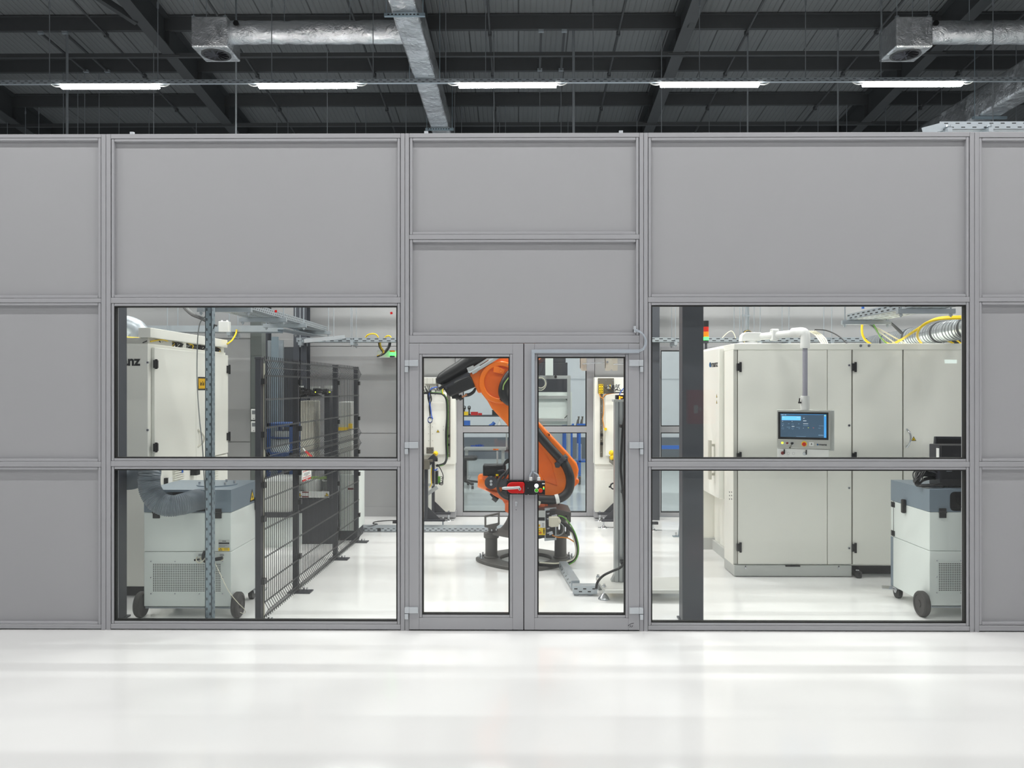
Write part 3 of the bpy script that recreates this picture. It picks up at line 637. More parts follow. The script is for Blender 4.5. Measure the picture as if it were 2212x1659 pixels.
def sbox(nm, m, px0, px1, pt, Y, base, dep, lab, cat, grp=None):
    x0, x1, z1 = q(px0, 800, Y).x, q(px1, 800, Y).x, q(px0, pt, Y).z
    mb = MB().box(x0, x1, Y, Y + dep, base, base + .008); w = .006
    for a in ((x0, x0 + w, Y, Y + dep), (x1 - w, x1, Y, Y + dep), (x0 + w, x1 - w, Y, Y + w), (x0 + w, x1 - w, Y + dep - w, Y + dep)): mb.box(*a, base + .008, z1)
    mb.box(x0 - .004, x1 + .004, Y - .004, Y + .002, z1 - .012, z1)
    return tag(mb.build(nm, m), lab, cat, grp)
sbox('storage_bin', 'yellow', 1001, 1011, 889.5, Yb, zsh, .12, 'small yellow bin on the shelf behind the robot', 'bin', 'bins on the far bench')
sbox('storage_bin', 'red', 1017, 1032, 890, Yb, zsh, .14, 'larger red bin on the shelf behind the robot', 'bin', 'bins on the far bench')
sbox('storage_bin', 'red', 1033, 1041, 892.5, Yb, zsh, .12, 'smaller red bin right of the larger red one', 'bin', 'bins on the far bench')
sbox('storage_bin', 'blue', 1001, 1015, 909, Yb - .1, zbt, .16, 'blue bin on the bench below the yellow bin', 'bin', 'bins on the far bench')
sbox('storage_bin', 'black', 1063, 1080, 886, Yb, zsh, .15, 'black bin at the right end of the shelf', 'bin', 'bins on the far bench')
for px, lab in ((1003, 'dark clamp standing behind the yellow bin'), (1013.5, 'dark clamp standing between yellow and red bins')):
    p = q(px, 880, Yb + .2); tag(MB().cyl((p.x, Yb + .2, zsh), (p.x, Yb + .2, p.z - .02), .014, 8).cyl((p.x - .03, Yb + .2, p.z - .02), (p.x - .03 + .06, Yb + .2, p.z - .02), .022, 10).ring(circ(p.x, p.z + .0, .034, 14), circ(p.x, p.z + .0, .017, 14), 'y', Yb + .19, Yb + .21).box(p.x - .03, p.x + .03, Yb + .17, Yb + .23, zsh, zsh + .02).build('bench_clamp', 'black'), lab, 'clamp', 'clamps on the shelf')
p = q(1079, 910, Yb); tag(MB().lathe((p.x, Yb, zbt), (0, 0, 1), [(.035, 0), (.036, .1), (.014, .13), (.012, .16), (.016, .165), (.016, .18)], 12).build('spray_bottle', 'white_plastic'), 'small white bottle standing on the far bench', 'bottle')
p = q(1068, 915, Yb); tag(MB().tube(spl([(p.x - .1, Yb, zbt + .04), (p.x - .04, Yb, zbt + .07), (p.x, Yb, zbt + .12)]), .035, 8).cyl((p.x - .1, Yb, zbt + .04), (p.x - .14, Yb, zbt + .02), .02, 8).box(p.x - .05, p.x + .03, Yb - .03, Yb + .03, zbt, zbt + .02).build('hand_tool', 'blue'), 'blue hand tool lying on the far bench', 'tool')
rnd = random.Random(4); mb = MB()
for k in range(9): mb.tube(spl([(q(1018 + rnd.uniform(0, 26), 943, Yb).x, Yb + rnd.uniform(-.15, .1), .575 + rnd.uniform(0, .05)) for _ in range(4)]), .03, 6)
tag(mb.build('rolled_straps', 'blue_cable'), 'heap of blue straps on the lower bench shelf', 'straps', kind='stuff')
# lift table with orange label and swivel chair base
Yt2 = 9.3; xa, xb = wx(1002, Yt2), wx(1093, Yt2); zt2 = wz(969, Yt2)
tb = thing('lift_table', 'grey adjustable table with orange label behind the robot', 'table', ((xa + xb) / 2, Yt2, 0))
MB().box(xa, xb, Yt2, Yt2 + .5, zt2 - .035, zt2).build('tabletop', 'alu', tb)
for px in (1004, 1083):
    x = wx(px, Yt2); MB().box(x, x + .06, Yt2 + .05, Yt2 + .11, .06, zt2 - .035).box(x - .02, x + .08, Yt2 - .1, Yt2 + .5, .04, .08).build('leg', 'alu', tb)
x = wx(1092, Yt2); MB().box(x, x + .03, Yt2 + .3, Yt2 + .33, zt2, zt2 + .4).build('upright', 'alu', tb)
x = wx(1065, Yt2); MB().box(x, wx(1077, Yt2), Yt2 - .004, Yt2, zt2 - .03, zt2 - .003).box(x + .012, x + .055, Yt2 - .0045, Yt2 - .003, zt2 - .02, zt2 - .012, 1).build('label_plate', ['orange', 'black'], tb)
ch = thing('swivel_chair', 'dark swivel chair base at the left edge of the far hall', 'chair', (wx(1005, 8.6), 8.6, 0))
cx_, cy_ = wx(1005, 8.6), 8.6
for k in range(5):
    a = k * 2 * math.pi / 5 + .2; ex, ey = cx_ + .3 * math.cos(a), cy_ + .3 * math.sin(a)
    MB().bar((cx_, cy_, .12), (ex, ey, .085), .05, .035).build('foot_arm', 'black', ch); MB().cyl((ex - .02, ey, .03), (ex + .02, ey, .03), .03, 12).build('caster', 'black', ch)
MB().cyl((cx_, cy_, .1), (cx_, cy_, .5), .03, 12).build('gas_column', 'black', ch); MB().prism(rrect(cx_ - .22, cx_ + .22, cy_ - .22, cy_ + .22, .1), 'z', .5, .56).build('seat', 'black', ch, bevel=.02)
# white board machine with alu frame, black rear, hanging beam (right door glass)
Ym = 8.6
fr = thing('profile_frame', 'aluminium profile frame with white board behind the robot', 'frame', (wx(1195, Ym), Ym, 0))
xr_ = wx(1229, Ym); xl_ = wx(1130, Ym); zt3 = wz(812, Ym)
for x in (xr_, xl_): MB().box(x - .03, x + .03, Ym, Ym + .06, 0, zt3 + .01).build('post', 'alu', fr, bevel=.004)
for py in (815, 858, 907): MB().box(xl_ + .03, xr_ - .03, Ym, Ym + .06, wz(py, Ym) - .03, wz(py, Ym) + .03).build('crossbar', 'alu', fr, bevel=.004)
MB().box(xl_, wx(1235, Ym + .1), Ym + .07, Ym + .09, wz(918, Ym + .1), wz(847, Ym + .1)).build('board', 'cart_white', fr)
for py, s in ((862, 1), (900, -1)):
    a = P(1226, py + (3 if s > 0 else -3), Ym); MB().bar((a.x, Ym + .02, a.z), (a.x - .07, Ym + .02, a.z + s * .07), .03, .012).build('corner_brace', 'black', fr)
MB().prism(circ(wx(1200, Ym), wz(814, Ym), .025, 14), 'y', Ym - .03, Ym).build('clamp_knob', 'black', fr)
tb2 = thing('black_enclosure', 'black machine enclosure behind the white board', 'enclosure', (wx(1190, Ym + .5), Ym + .5, 0))
MB().box(wx(1130, 9.3), wx(1226, 9.3), 9.3, 10.0, wz(847, 9.3), wz(783, 9.3)).box(wx(1130, 9.3), wx(1222, 9.3), 9.3, 10.0, wz(783, 9.3), 3.0).build('housing', 'anthracite', tb2, bevel=.01)
MB().box(wx(1130, 9.3), wx(1225, 9.3), 9.34, 9.96, .05, wz(847, 9.3)).build('stand', 'cart_white', tb2)
tag(MB().box(wx(1178, 8.5), wx(1195, 8.5), 8.5, 8.58, wz(811, 8.5), 3.3).build('ceiling_beam', 'cart_white', bevel=.004), 'white square beam hanging in front of the black enclosure', 'beam')
rnd = random.Random(2); mb = MB()
for k in range(6):
    cx_, cz_ = wx(1166, 8.4) + rnd.uniform(-.02, .02), wz(829, 8.4) + rnd.uniform(-.02, .02); rx = .1 + rnd.uniform(-.015, .02)
    mb.tube([(cx_ + rx * math.cos(t), 8.42 + .008 * k, cz_ + rx * 1.05 * math.sin(t)) for t in [2 * math.pi * i / 24 for i in range(25)]], .007, 6, k % 2)
mb.tube(spl([(wx(1165, 8.4), 8.42, wz(812, 8.4)), (wx(1171, 8.4), 8.42, wz(800, 8.4)), (wx(1175, 8.4), 8.44, wz(785, 8.4))]), .008, 6, 2)
tag(mb.build('cable_coil', ['ivory', 'grey_cable', 'black_cable']), 'coil of pale cables hanging from the aluminium frame', 'cable coil')
for k, (pa, pb, lab) in enumerate(((1214, 1240, 'blue trolley behind the robot, left one'), (1246, 1280, 'blue trolley behind the robot, right one with tools'))):
    Yk = 8.75 + .2 * k; a, b = wx(pa, Yk), wx(pb, Yk); zt4 = wz(921, Yk) + .0
    t4 = thing('tool_trolley', lab, 'trolley', ((a + b) / 2, Yk, 0), 'blue trolleys')
    MB().box(a, b, Yk, Yk + .42, zt4 - .03, zt4).box(a, b, Yk, Yk + .02, zt4, zt4 + .05).build('tray', 'blue', t4); MB().box(a, b, Yk, Yk + .42, .42, .45).build('lower_tray', 'blue', t4)
    for x in (a + .03, b - .07):
        MB().box(x, x + .045, Yk, Yk + .045, .16, zt4).box(x, x + .045, Yk + .37, Yk + .415, .16, zt4).build('upright', 'blue', t4)
        MB().cyl((x + .0, Yk + .02, .08), (x + .04, Yk + .02, .08), .075, 16).box(x - .01, x + .05, Yk + .0, Yk + .04, .1, .17, 1).build('caster', ['rubber', 'chrome'], t4)
    if k: MB().box(a + .02, a + .09, Yk + .05, Yk + .3, .45, .75).box(b - .1, b - .03, Yk + .05, Yk + .3, .45, .72).build('binder', 'cart_white', t4)
for px, lab in ((1247, 'grey steel clamp on the blue trolley, left of two'), (1255, 'grey steel clamp on the blue trolley, right of two')):
    p = P(px, 916, 9.1); x = p.x; zz = wz(921, 8.95)
    tag(MB().prism([(x - .03, zz), (x + .03, zz), (x + .035, zz + .12), (x + .02, zz + .14), (x - .0, zz + .12), (x - .015, zz + .06)], 'y', 9.08, 9.13).cyl((x + .028, 9.105, zz + .12), (x + .028, 9.105, zz + .17), .014, 8).box(x + .01, x + .045, 9.08, 9.13, zz + .16, zz + .18).build('steel_clamp', 'steel_brown'), lab, 'clamp', 'clamps on the trolley')
# beige hanging brackets near the top of the right door glass
Yh = 2.9
br = thing('hanging_bracket', 'beige hanging bracket with cross rods at top of right door glass', 'bracket', (wx(1300, Yh), Yh, 1.98))
for pa, pb, Y, cut in ((1253, 1267, Yh, 1), (1307, 1322, Yh - .1, -1), (1320, 1334, Yh + .15, 1)):
    a, b, z0_ = wx(pa, Y), wx(pb, Y), wz(801, Y)
    MB().prism([(a + (.02 if cut > 0 else 0), z0_), (b - (.0 if cut > 0 else .02), z0_), (b, z0_ + (0 if cut > 0 else .03)), (b, 2.7), (a, 2.7), (a, z0_ + .03)], 'y', Y, Y + .006).box(a, a + .006, Y, Y + .04, z0_ + .03, 2.7).build('plate', 'beige_metal', br)
MB().cyl(P(1258, 786, Yh - .01), P(1308, 783, Yh - .01), .006, 8).cyl(P(1325, 787, Yh), P(1352, 786, Yh), .006, 8).cyl(P(1312, 782, Yh - .12), P(1312, 782, Yh - .1), .012, 10).build('cross_rod', 'chrome', br)
MB().box(wx(1250, Yh), wx(1380, Yh), Yh - .02, Yh + .1, 2.7, 2.75).build('carrier_beam', 'beige_metal', br)
MB().box(wx(1376, Yh), wx(1384, Yh), Yh, Yh + .06, 0, 2.7).build('post', 'beige_metal', br)
# ---- white machine panels either side of the back door
def screwrow(mb, pts, r=.008, m=1):
    for (px, py, Y) in pts:
        p = P(px, py, Y); mb.cyl((p.x, Y - .003, p.z), (p.x, Y + .001, p.z), r, 8, m)
Yp = 5.05
wp = thing('cable_cabinet', 'white machine panel with hanging cables seen through the left door', 'machine', (wx(925, Yp), Yp, 0))
x0p, x1p = wx(868, Yp), wx(983.5, Yp)
mb = MB().box(x0p, x1p, Yp, Yp + .22, wz(1003, Yp), wz(815, Yp)).box(x0p, wx(982, Yp), Yp + .02, Yp + .22, .1, wz(1003, Yp)); mb.build('housing', 'cabinet_white', wp, bevel=.004)
MB().box(x0p, x1p, Yp + .03, Yp + .2, .02, .1).build('plinth', 'frame_grey', wp)
MB().box(wx(905, Yp), wx(965, Yp), Yp - .03, Yp, wz(982, Yp), wz(848, Yp)).build('cover', 'cabinet_white', wp, bevel=.01)
mb = MB().box(wx(965, Yp), wx(973, Yp), Yp - .012, Yp, wz(987, Yp), wz(836, Yp))
screwrow(mb, [(969, y, Yp - .012) for y in (850, 863, 876, 890, 906, 920, 948, 979)]); mb.build('rail', ['steel_brown', 'chrome'], wp)
mb = MB()
for py in (939, 958): mb.box(wx(966, Yp), wx(972, Yp), Yp - .04, Yp - .012, wz(py + 5, Yp), wz(py, Yp))
mb.build('sensor', 'black', wp)
mb = MB()
for pa, pb in ((917, 924), (924, 936), (936, 942)): mb.box(wx(pa, Yp), wx(pb, Yp) - .002, Yp - .06, Yp, wz(829, Yp), wz(816, Yp))
mb.build('cable_trunking', 'cabinet_edge', wp)
MB().box(wx(943, Yp), wx(960, Yp), Yp - .02, Yp, wz(843, Yp), wz(816, Yp)).build('mounting_plate', 'steel_brown', wp)
MB().box(wx(948, Yp), wx(953, Yp), Yp - .06, Yp - .02, wz(842, Yp), wz(830, Yp)).build('valve_block', 'alu', wp)
mb = MB().box(wx(922, Yp), wx(937, Yp), Yp - .05, Yp - .03, wz(979, Yp), wz(966, Yp)); screwrow(mb, [(925, 968.5, Yp - .05), (934, 968.5, Yp - .05), (925, 976, Yp - .05), (934, 976, Yp - .05)]); mb.build('bracket', ['steel_brown', 'chrome'], wp)
MB().cyl(P(929.5, 966, Yp - .055), P(929.5, 912, Yp - .055), .005, 6).build('guide_rod', 'steel_brown', wp)
mb = MB(); screwrow(mb, [(px, y, Yp - .03) for px in (926, 934.5) for y in (922, 937, 952)] + [(958, 921, Yp - .03), (958, 929, Yp - .03)], .004, 0); mb.build('screw', 'steel_brown', wp)
def warn(parent, p, s, right=(1, 0, 0), name='warning_triangle'):
    """yellow warning triangle with black rim and sign, side s, at p facing along right x up"""
    mt = facing(p, right); h = s * .866
    mb = MB().prism([(-s / 2, -h / 2), (s / 2, -h / 2), (0, h / 2)], 'z', 0, .001, 1).prism([(-s * .36, -h * .37), (s * .36, -h * .37), (0, h * .3)], 'z', .001, .0015, 0)
    mb.prism(circ(0, -h * .13, s * .1, 10), 'z', .0015, .002, 1).box(-s * .03, s * .03, -h * .3, h * .05, .0015, .002, 1)
    return mb.xf(mt).build(name, ['yellow', 'black'], parent, smooth=False)
warn(wp, P(946, 931, Yp - .032), .045)
mb = MB(); rnd = random.Random(11)
def cab(pts, r, m): mb.tube(spl([P(x, y, Y) for x, y, Y in pts]), r, 6, m)
cab([(905, 850, 4.95), (925, 849, 4.96), (950, 850, 4.96), (958, 853, 4.97), (964, 862, 4.98), (966, 880, 5.0), (966, 905, 5.0), (964, 930, 5.0), (964, 955, 5.0), (965, 985, 5.0), (961, 1000, 4.9), (950, 1005, 4.8), (944, 1006, 4.7)], .017, 0)
cab([(905, 847, 4.94), (950, 848, 4.95), (960, 853, 4.96), (967, 866, 4.97), (968, 900, 4.99), (967, 960, 4.99), (967, 990, 4.98), (958, 1004, 4.85), (945, 1007, 4.7)], .003, 4)
cab([(945, 836, 4.95), (935, 838, 4.94), (928, 845, 4.93), (927, 860, 4.95), (930, 880, 4.98), (932, 897, 4.98), (935, 905, 4.98)], .008, 1)
for k in range(7):
    a = rnd.uniform(-5, 5); cab([(915 + 3 * k + a, 836 + rnd.uniform(-3, 4), 4.95), (918 + 2 * k, 843 + rnd.uniform(-2, 4), 4.92), (923 + k, 848, 4.93), (924 + k * 1.4, 858 + rnd.uniform(-3, 8), 4.95), (928 + rnd.uniform(-2, 2), 878, 4.98), (929.5, 905, 4.98)], .005, 0)
for k in range(4): cab([(929 + 6 * math.cos(t + k) * .8, 908 + 6 * math.sin(t + k) - k * .5, 4.97) for t in [i * .6 for i in range(12)]], .004, 0 if k < 3 else 1)
for k in range(4): cab([(936 + 6 * math.cos(t), 842 + 6 * math.sin(t) + k * 2, 4.95) for t in [i * .7 + k for i in range(7)]], .004, 0)
cab([(952, 838, 4.96), (954, 846, 4.95), (956, 852, 4.96)], .007, 4); cab([(957, 836, 4.96), (956, 846, 4.95), (958, 853, 4.96)], .006, 2)
mb.build('cables', ['black_cable', 'blue_cable', 'yellow_cable', 'grey_cable', 'green_cable'], wp)
# right-hand twin panel
wq = thing('cable_cabinet', 'white machine panel with yellow modules seen through the right door', 'machine', (wx(1330, Yp), Yp, 0))
x0p, x1p = wx(1284.5, Yp), wx(1400, Yp)
MB().box(x0p, x1p, Yp, Yp + .22, wz(1003, Yp), wz(815, Yp)).box(wx(1286, Yp), x1p, Yp + .02, Yp + .22, .1, wz(1003, Yp)).build('housing', 'cabinet_white', wq, bevel=.004)
MB().box(x0p, x1p, Yp + .03, Yp + .2, .02, .1).build('plinth', 'frame_grey', wq)
MB().box(wx(1307, Yp), wx(1390, Yp), Yp - .03, Yp, wz(985, Yp), wz(850, Yp)).build('cover', 'cabinet_white', wq, bevel=.01)
mb = MB().box(wx(1291.5, Yp), wx(1326, Yp), Yp - .012, Yp, wz(850, Yp), wz(817, Yp)); mb.box(wx(1296, Yp), wx(1302, Yp), Yp - .012, Yp, wz(987, Yp), wz(850, Yp))
screwrow(mb, [(1294, 822, Yp - .012), (1309, 822, Yp - .012), (1324, 822, Yp - .012)] + [(1299, y, Yp - .012) for y in (863, 877, 891, 905, 919, 929, 949, 977)]); mb.build('rail', ['steel_brown', 'chrome'], wq)
mb = MB().box(wx(1293, Yp), wx(1297.3, Yp), Yp - .06, Yp - .012, wz(850, Yp), wz(830, Yp)).box(wx(1298, Yp), wx(1302, Yp), Yp - .06, Yp - .012, wz(850, Yp), wz(830, Yp))
for px in (1295, 1300):
    for py in (832, 838, 843, 847): mb.box(wx(px - 1, Yp), wx(px + 1, Yp), Yp - .062, Yp - .06, wz(py + 1, Yp), wz(py - 1, Yp), 1)
mb.build('io_module', ['yellow', 'black'], wq)
mb = MB().box(wx(1311, Yp), wx(1325, Yp), Yp - .05, Yp - .012, wz(840, Yp), wz(832, Yp)).box(wx(1316, Yp), wx(1318, Yp), Yp - .052, Yp - .05, wz(840, Yp), wz(831, Yp), 1).box(wx(1321, Yp), wx(1326, Yp), Yp - .055, Yp - .012, wz(838, Yp), wz(832, Yp), 2); mb.build('valve_block', ['alu', 'yellow', 'black'], wq)
mb = MB().box(wx(1296, Yp), wx(1302, Yp), Yp - .04, Yp - .012, wz(942, Yp), wz(936, Yp)).box(wx(1296, Yp), wx(1302, Yp), Yp - .04, Yp - .012, wz(961, Yp), wz(955, Yp)); mb.build('sensor', 'black', wq)
MB().cyl(P(1308, 927, Yp - .09), P(1308, 927, Yp - .03), .02, 12).box(wx(1305, Yp), wx(1309, Yp), Yp - .07, Yp - .03, wz(929, Yp), wz(925, Yp), 1).build('air_fitting', ['yellow', 'alu'], wq)
mb = MB()
cab([(1295, 850, 4.98), (1297, 857, 4.97), (1302, 861, 4.97), (1304, 870, 5.0), (1304, 890, 5.0), (1302, 905, 5.0), (1304, 918, 5.0), (1305, 925, 5.0)], .006, 0); cab([(1302, 861, 4.97), (1306, 854, 4.96), (1315, 851, 4.96), (1330, 849, 4.96), (1350, 849, 4.96)], .006, 0)
cab([(1303, 859, 4.98), (1308, 853, 4.97), (1318, 849, 4.96), (1350, 848, 4.96)], .009, 1)
for k in range(7): cab([(1304 + k * 5, 836 + rnd.uniform(-4, 4), 4.96), (1312 + k * 4, 834 + rnd.uniform(-4, 8), 4.93), (1320 + k * 3, 843 + rnd.uniform(-6, 3), 4.93), (1330 + 3 * k, 838 + rnd.uniform(-8, 8), 4.94)], .004, 1)
cab([(1348, 838, 4.93), (1342, 845, 4.92), (1338, 853, 4.92)], .007, 2)
mb.build('cables', ['orange_cable', 'black_cable', 'blue_cable'], wq)
# dark conveyor stands in front of the white panels
def stand(lab, xs, sg, pts):
    o = thing('conveyor_stand', lab, 'stand', (xs, 4.6, 0), 'dark conveyor stands')
    for (Y, pleg, pbar, ptop) in pts:
        a, b = sorted((wx(pleg[0], Y), wx(pleg[1], Y))); zb = .085
        MB().box(a, b, Y - .04, Y + .04, zb + .03, wz(ptop, Y)).build('leg', 'anthracite', o, bevel=.003)
        a2, b2 = sorted((wx(pbar[0], Y), wx(pbar[1], Y))); MB().box(a2, b2, Y - .04, Y + .04, zb, zb + .03).build('foot_bar', 'anthracite', o, bevel=.003)
        e1 = b if sg > 0 else a; e2 = e1 + sg * (pbar[2] / F * (Y + 6)); MB().prism([(e1, zb + .03), (e2, zb + .03), (e1, zb + .03 + abs(e2 - e1) * .98)], 'y', Y - .006, Y + .006).build('gusset', 'anthracite', o)
        for xf_ in ((b2 - .03) if sg > 0 else (a2 + .03),) + ((a2 + .06,) if sg > 0 else (b2 - .06,)):
            MB().cyl((xf_, Y, .03), (xf_, Y, zb + .05), .012, 8).lathe((xf_, Y, 0), (0, 0, 1), [(.05, 0), (.045, .01), (.02, .02), (.014, .035)], 14).box(xf_ - .07, xf_ + .07, Y - .02, Y + .02, 0, .006).build('levelling_foot', 'chrome', o)
    return o
st = stand('dark conveyor stand seen through the left door glass', wx(928, 4.4), 1, [(4.40, (917, 924.5), (905, 962, 26), 1003), (4.95, (933, 939), (925, 974, 24), 998)])
x0p, x1p = wx(900, 4.4), wx(941, 4.7); zt5 = wz(990, 4.5)
MB().box(x0p, wx(930, 4.4), 4.25, 4.35, zt5 - .12, zt5).box(x0p, x1p, 4.3, 4.95, zt5 - .03, zt5).build('table_plate', 'steel_brown', st)
MB().bar(P(925, 1000, 4.4), P(941, 985, 4.4), .05, .08).build('side_beam', 'anthracite', st)
MB().box(wx(916, 4.9), wx(936, 4.9), 4.88, 4.93, wz(1050, 4.9), wz(1045, 4.9)).bar(P(923, 1067, 4.7), P(945, 1052, 4.7), .05, .05).build('brace', 'alu', st)
mb = MB()
for k in range(4): mb.cyl(P(946, 1031 + 4 * k, 4.45), P(951, 1030.5 + 4 * k, 4.45), .012, 8, 1).tube(spl([P(951, 1030.5 + 4 * k, 4.45), P(955, 1030 + 4 * k, 4.44), P(957, 1036 + 3 * k, 4.43), P(954, 1042 + 2 * k, 4.42), P(948, 1043 + k, 4.42)]), .004, 6)
mb.tube(spl([P(944, 1003, 4.5), P(951, 1012, 4.45), P(957, 1026, 4.4), P(957, 1036, 4.4)]), .006, 6); mb.tube(spl([P(938, 1014, 4.4), P(941, 1016, 4.38), P(945, 1012, 4.38)]), .008, 6, 2); mb.tube(spl([P(932, 1010, 4.4), P(931, 1030, 4.4), P(932, 1045, 4.4), P(928, 1053, 4.4)]), .006, 6, 3)
mb.build('plug_cables', ['black_cable', 'green_cable', 'blue_cable', 'yellow_cable'], st)
MB().box(wx(940.5, 4.45), wx(946, 4.45), 4.42, 4.52, wz(1046, 4.45), wz(1018, 4.45)).build('terminal_block', 'black', st)
p = P(942, 980, 4.5)
MB().lathe((p.x - .02, 4.5, p.z - .02), (.5, -.3, .8), [(.02, 0), (.03, .01), (.032, .04), (.02, .055)], 12).cyl((p.x - .015, 4.5, p.z - .06), (p.x - .015, 4.5, p.z - .01), .014, 8).box(p.x - .03, p.x + .02, 4.48, 4.52, p.z - .1, p.z - .055, 1).build('camera_sensor', ['yellow', 'black'], st)
st2 = stand('dark conveyor stand behind the aluminium post, right door', wx(1335, 4.4), -1, [(4.40, (1330, 1337), (1299, 1345, 26), 1003), (4.95, (1328, 1334), (1291, 1345, 24), 998)])
MB().box(wx(1322, 4.6), wx(1360, 4.6), 4.3, 4.95, wz(1003, 4.6), wz(990, 4.6)).build('table_plate', 'steel_brown', st2)
p = P(1324, 980, 4.5); MB().lathe((p.x, 4.5, p.z), (-.7, -.4, .4), [(.02, 0), (.035, .01), (.035, .04), (.02, .055)], 12).lathe((p.x + .01, 4.5, p.z - .05), (-.7, -.4, .1), [(.02, 0), (.035, .01), (.035, .04), (.02, .05)], 12).box(p.x - .01, p.x + .05, 4.48, 4.55, p.z - .09, p.z - .02, 1).build('camera_sensor', ['yellow', 'black'], st2)
p = P(1325, 1050, 4.6); MB().ring(circ(p.x, p.z, .045, 16), circ(p.x, p.z, .03, 16), 'y', 4.58, 4.62).cyl((p.x - .06, 4.6, p.z - .01), (p.x - .04, 4.6, p.z - .01), .012, 8).build('cable_guide', 'black', st2)
# ============================================================ left window: cabinet, filter cart, fence, trays
Y0c = .96; X0c = P(327, 900, Y0c).x; Y1c = PX(493, 900, X0c).y
def S(px, py, X=None): return PX(px, py, X0c if X is None else X)
ztop = P(327, 742, Y0c).z; zpl = P(300, 1267, Y0c).z
lc = thing('machine_cabinet', 'tall white machine cabinet with laser sign behind the left window', 'cabinet', (X0c - .7, Y0c + .8, 0), 'white machine cabinets')
MB().box(X0c - 1.4, X0c - .03, Y0c, Y1c, zpl, ztop).build('body', 'cabinet_white', lc, bevel=.006)
MB().box(X0c - 1.38, X0c - .06, Y0c + .03, Y1c - .03, 0, zpl).build('plinth', 'black_matt', lc)
MB().box(X0c - 1.38, X0c - .035, Y0c + .01, Y0c + .5, ztop, ztop + .05).build('top_collar', 'cabinet_edge', lc)
# side doors (facing right)
ya, ym, yb = S(334, 900).y, S(424, 900).y, Y1c
zd = ztop - .03; zlow = S(485, 980).z
for a, b, lo in ((ya, ym - .004, .12), (ym + .004, yb, zlow)):
    d = MB().box(X0c - .03, X0c, a, b, lo, zd).build('side_door', 'cabinet_white', lc, bevel=.006)
    if a == ya:
        for py in (778, 958): MB().box(X0c, X0c + .018, ya - .03, ya + .035, S(334, py + 17).z, S(334, py).z).cyl((X0c + .014, ya, S(334, py + 19).z), (X0c + .014, ya, S(334, py - 2).z), .012, 8).build('hinge', 'black', d)
    else:
        for py in (790, 935): MB().box(X0c, X0c + .018, yb - .05, yb + .012, S(491, py + 16).z, S(491, py).z).cyl((X0c + .014, yb, S(491, py + 18).z), (X0c + .014, yb, S(491, py - 2).z), .012, 8).build('hinge', 'black', d)
        hs = [S(427, 928), S(431, 938), S(432.5, 947), S(431, 957), S(427, 966)]
        MB().tube(spl([Vector((X0c + (0, .03, .04, .03, 0)[i], hs[i].y, hs[i].z)) for i in range(5)]), .009, 8).build('door_handle', 'beige_metal', d)
MB().box(X0c - .03, X0c - .005, ym + .01, yb, .12, zlow - .01).build('lower_side_panel', 'cabinet_white', lc, bevel=.005)
sg0, sg1 = S(427.5, 843), S(447, 814); sy = (sg0.y + sg1.y) / 2; sz = (S(427.5, 843).z + S(427.5, 814).z) / 2; sw = sg1.y - sg0.y; sh = abs(S(427.5, 814).z - S(427.5, 843).z)
MB().box(X0c, X0c + .002, sy - sw / 2, sy + sw / 2, sz - sh / 2, sz + sh / 2, 1).box(X0c + .002, X0c + .003, sy - sw / 2 + .012, sy + sw / 2 - .012, sz - sh / 2 + .016, sz + sh / 2 - .016).build('laser_sign', ['sign_yellow', 'black'], lc, smooth=False)
text('sign_lettering', 'Laser Class 1', .062, 'black', lc, facing((X0c + .0035, sy, sz), (0, 1, 0)) @ Matrix.Translation((-.012, 0, 0)) @ Matrix.Scale(.36, 4, (1, 0, 0)))
text('logo_lettering', 'manz', .115, 'black', lc, facing((P(272, 780, Y0c).x, Y0c - .002, P(272, 780.5, Y0c).z), (1, 0, 0)), bold=.004)
for px, py in ((319, 783), (319, 929)): p = P(px, py, Y0c); MB().cyl((p.x, Y0c - .006, p.z), (p.x, Y0c, p.z), .012, 14).cyl((p.x, Y0c - .007, p.z), (p.x, Y0c - .005, p.z), .006, 8, 1).build('panel_lock', ['chrome', 'black'], lc)
# louvre vents, socket and label on the lower side
for pa, pb in ((372, 397), (461, 470)):
    y0_, y1_ = S(pa, 1030).y, S(pb, 1030).y; zt_, zb_ = S(pa, 1014).z, S(pa, 1043).z
    mb = MB().box(X0c - .004, X0c + .004, y0_, y1_, zb_, zt_)
    for k in range(6): mb.box(X0c + .004, X0c + .02, y0_ + .01, y1_ - .01, zb_ + (zt_ - zb_) * (k + .15) / 6, zb_ + (zt_ - zb_) * (k + .6) / 6)
    if pa == 372: mb.box(X0c + .02, X0c + .023, y0_ + (y1_ - y0_) * .62, y0_ + (y1_ - y0_) * .74, zt_ - .05, zt_ - .005, 1)
    mb.build('louvre_vent', ['cabinet_white', 'blue'], lc)
y0_ = S(411, 1020).y; MB().box(X0c, X0c + .06, y0_, y0_ + .09, S(411, 1027).z, S(411, 1014).z).build('switch', 'black', lc)
y0_ = S(354, 1035).y; MB().box(X0c, X0c + .03, y0_, y0_ + .05, S(354, 1046).z, S(354, 1033).z).box(X0c + .03, X0c + .032, y0_ + .02, y0_ + .1, S(354, 1046).z, S(354, 1033).z, 1).build('document_pouch', ['black', 'paper'], lc)
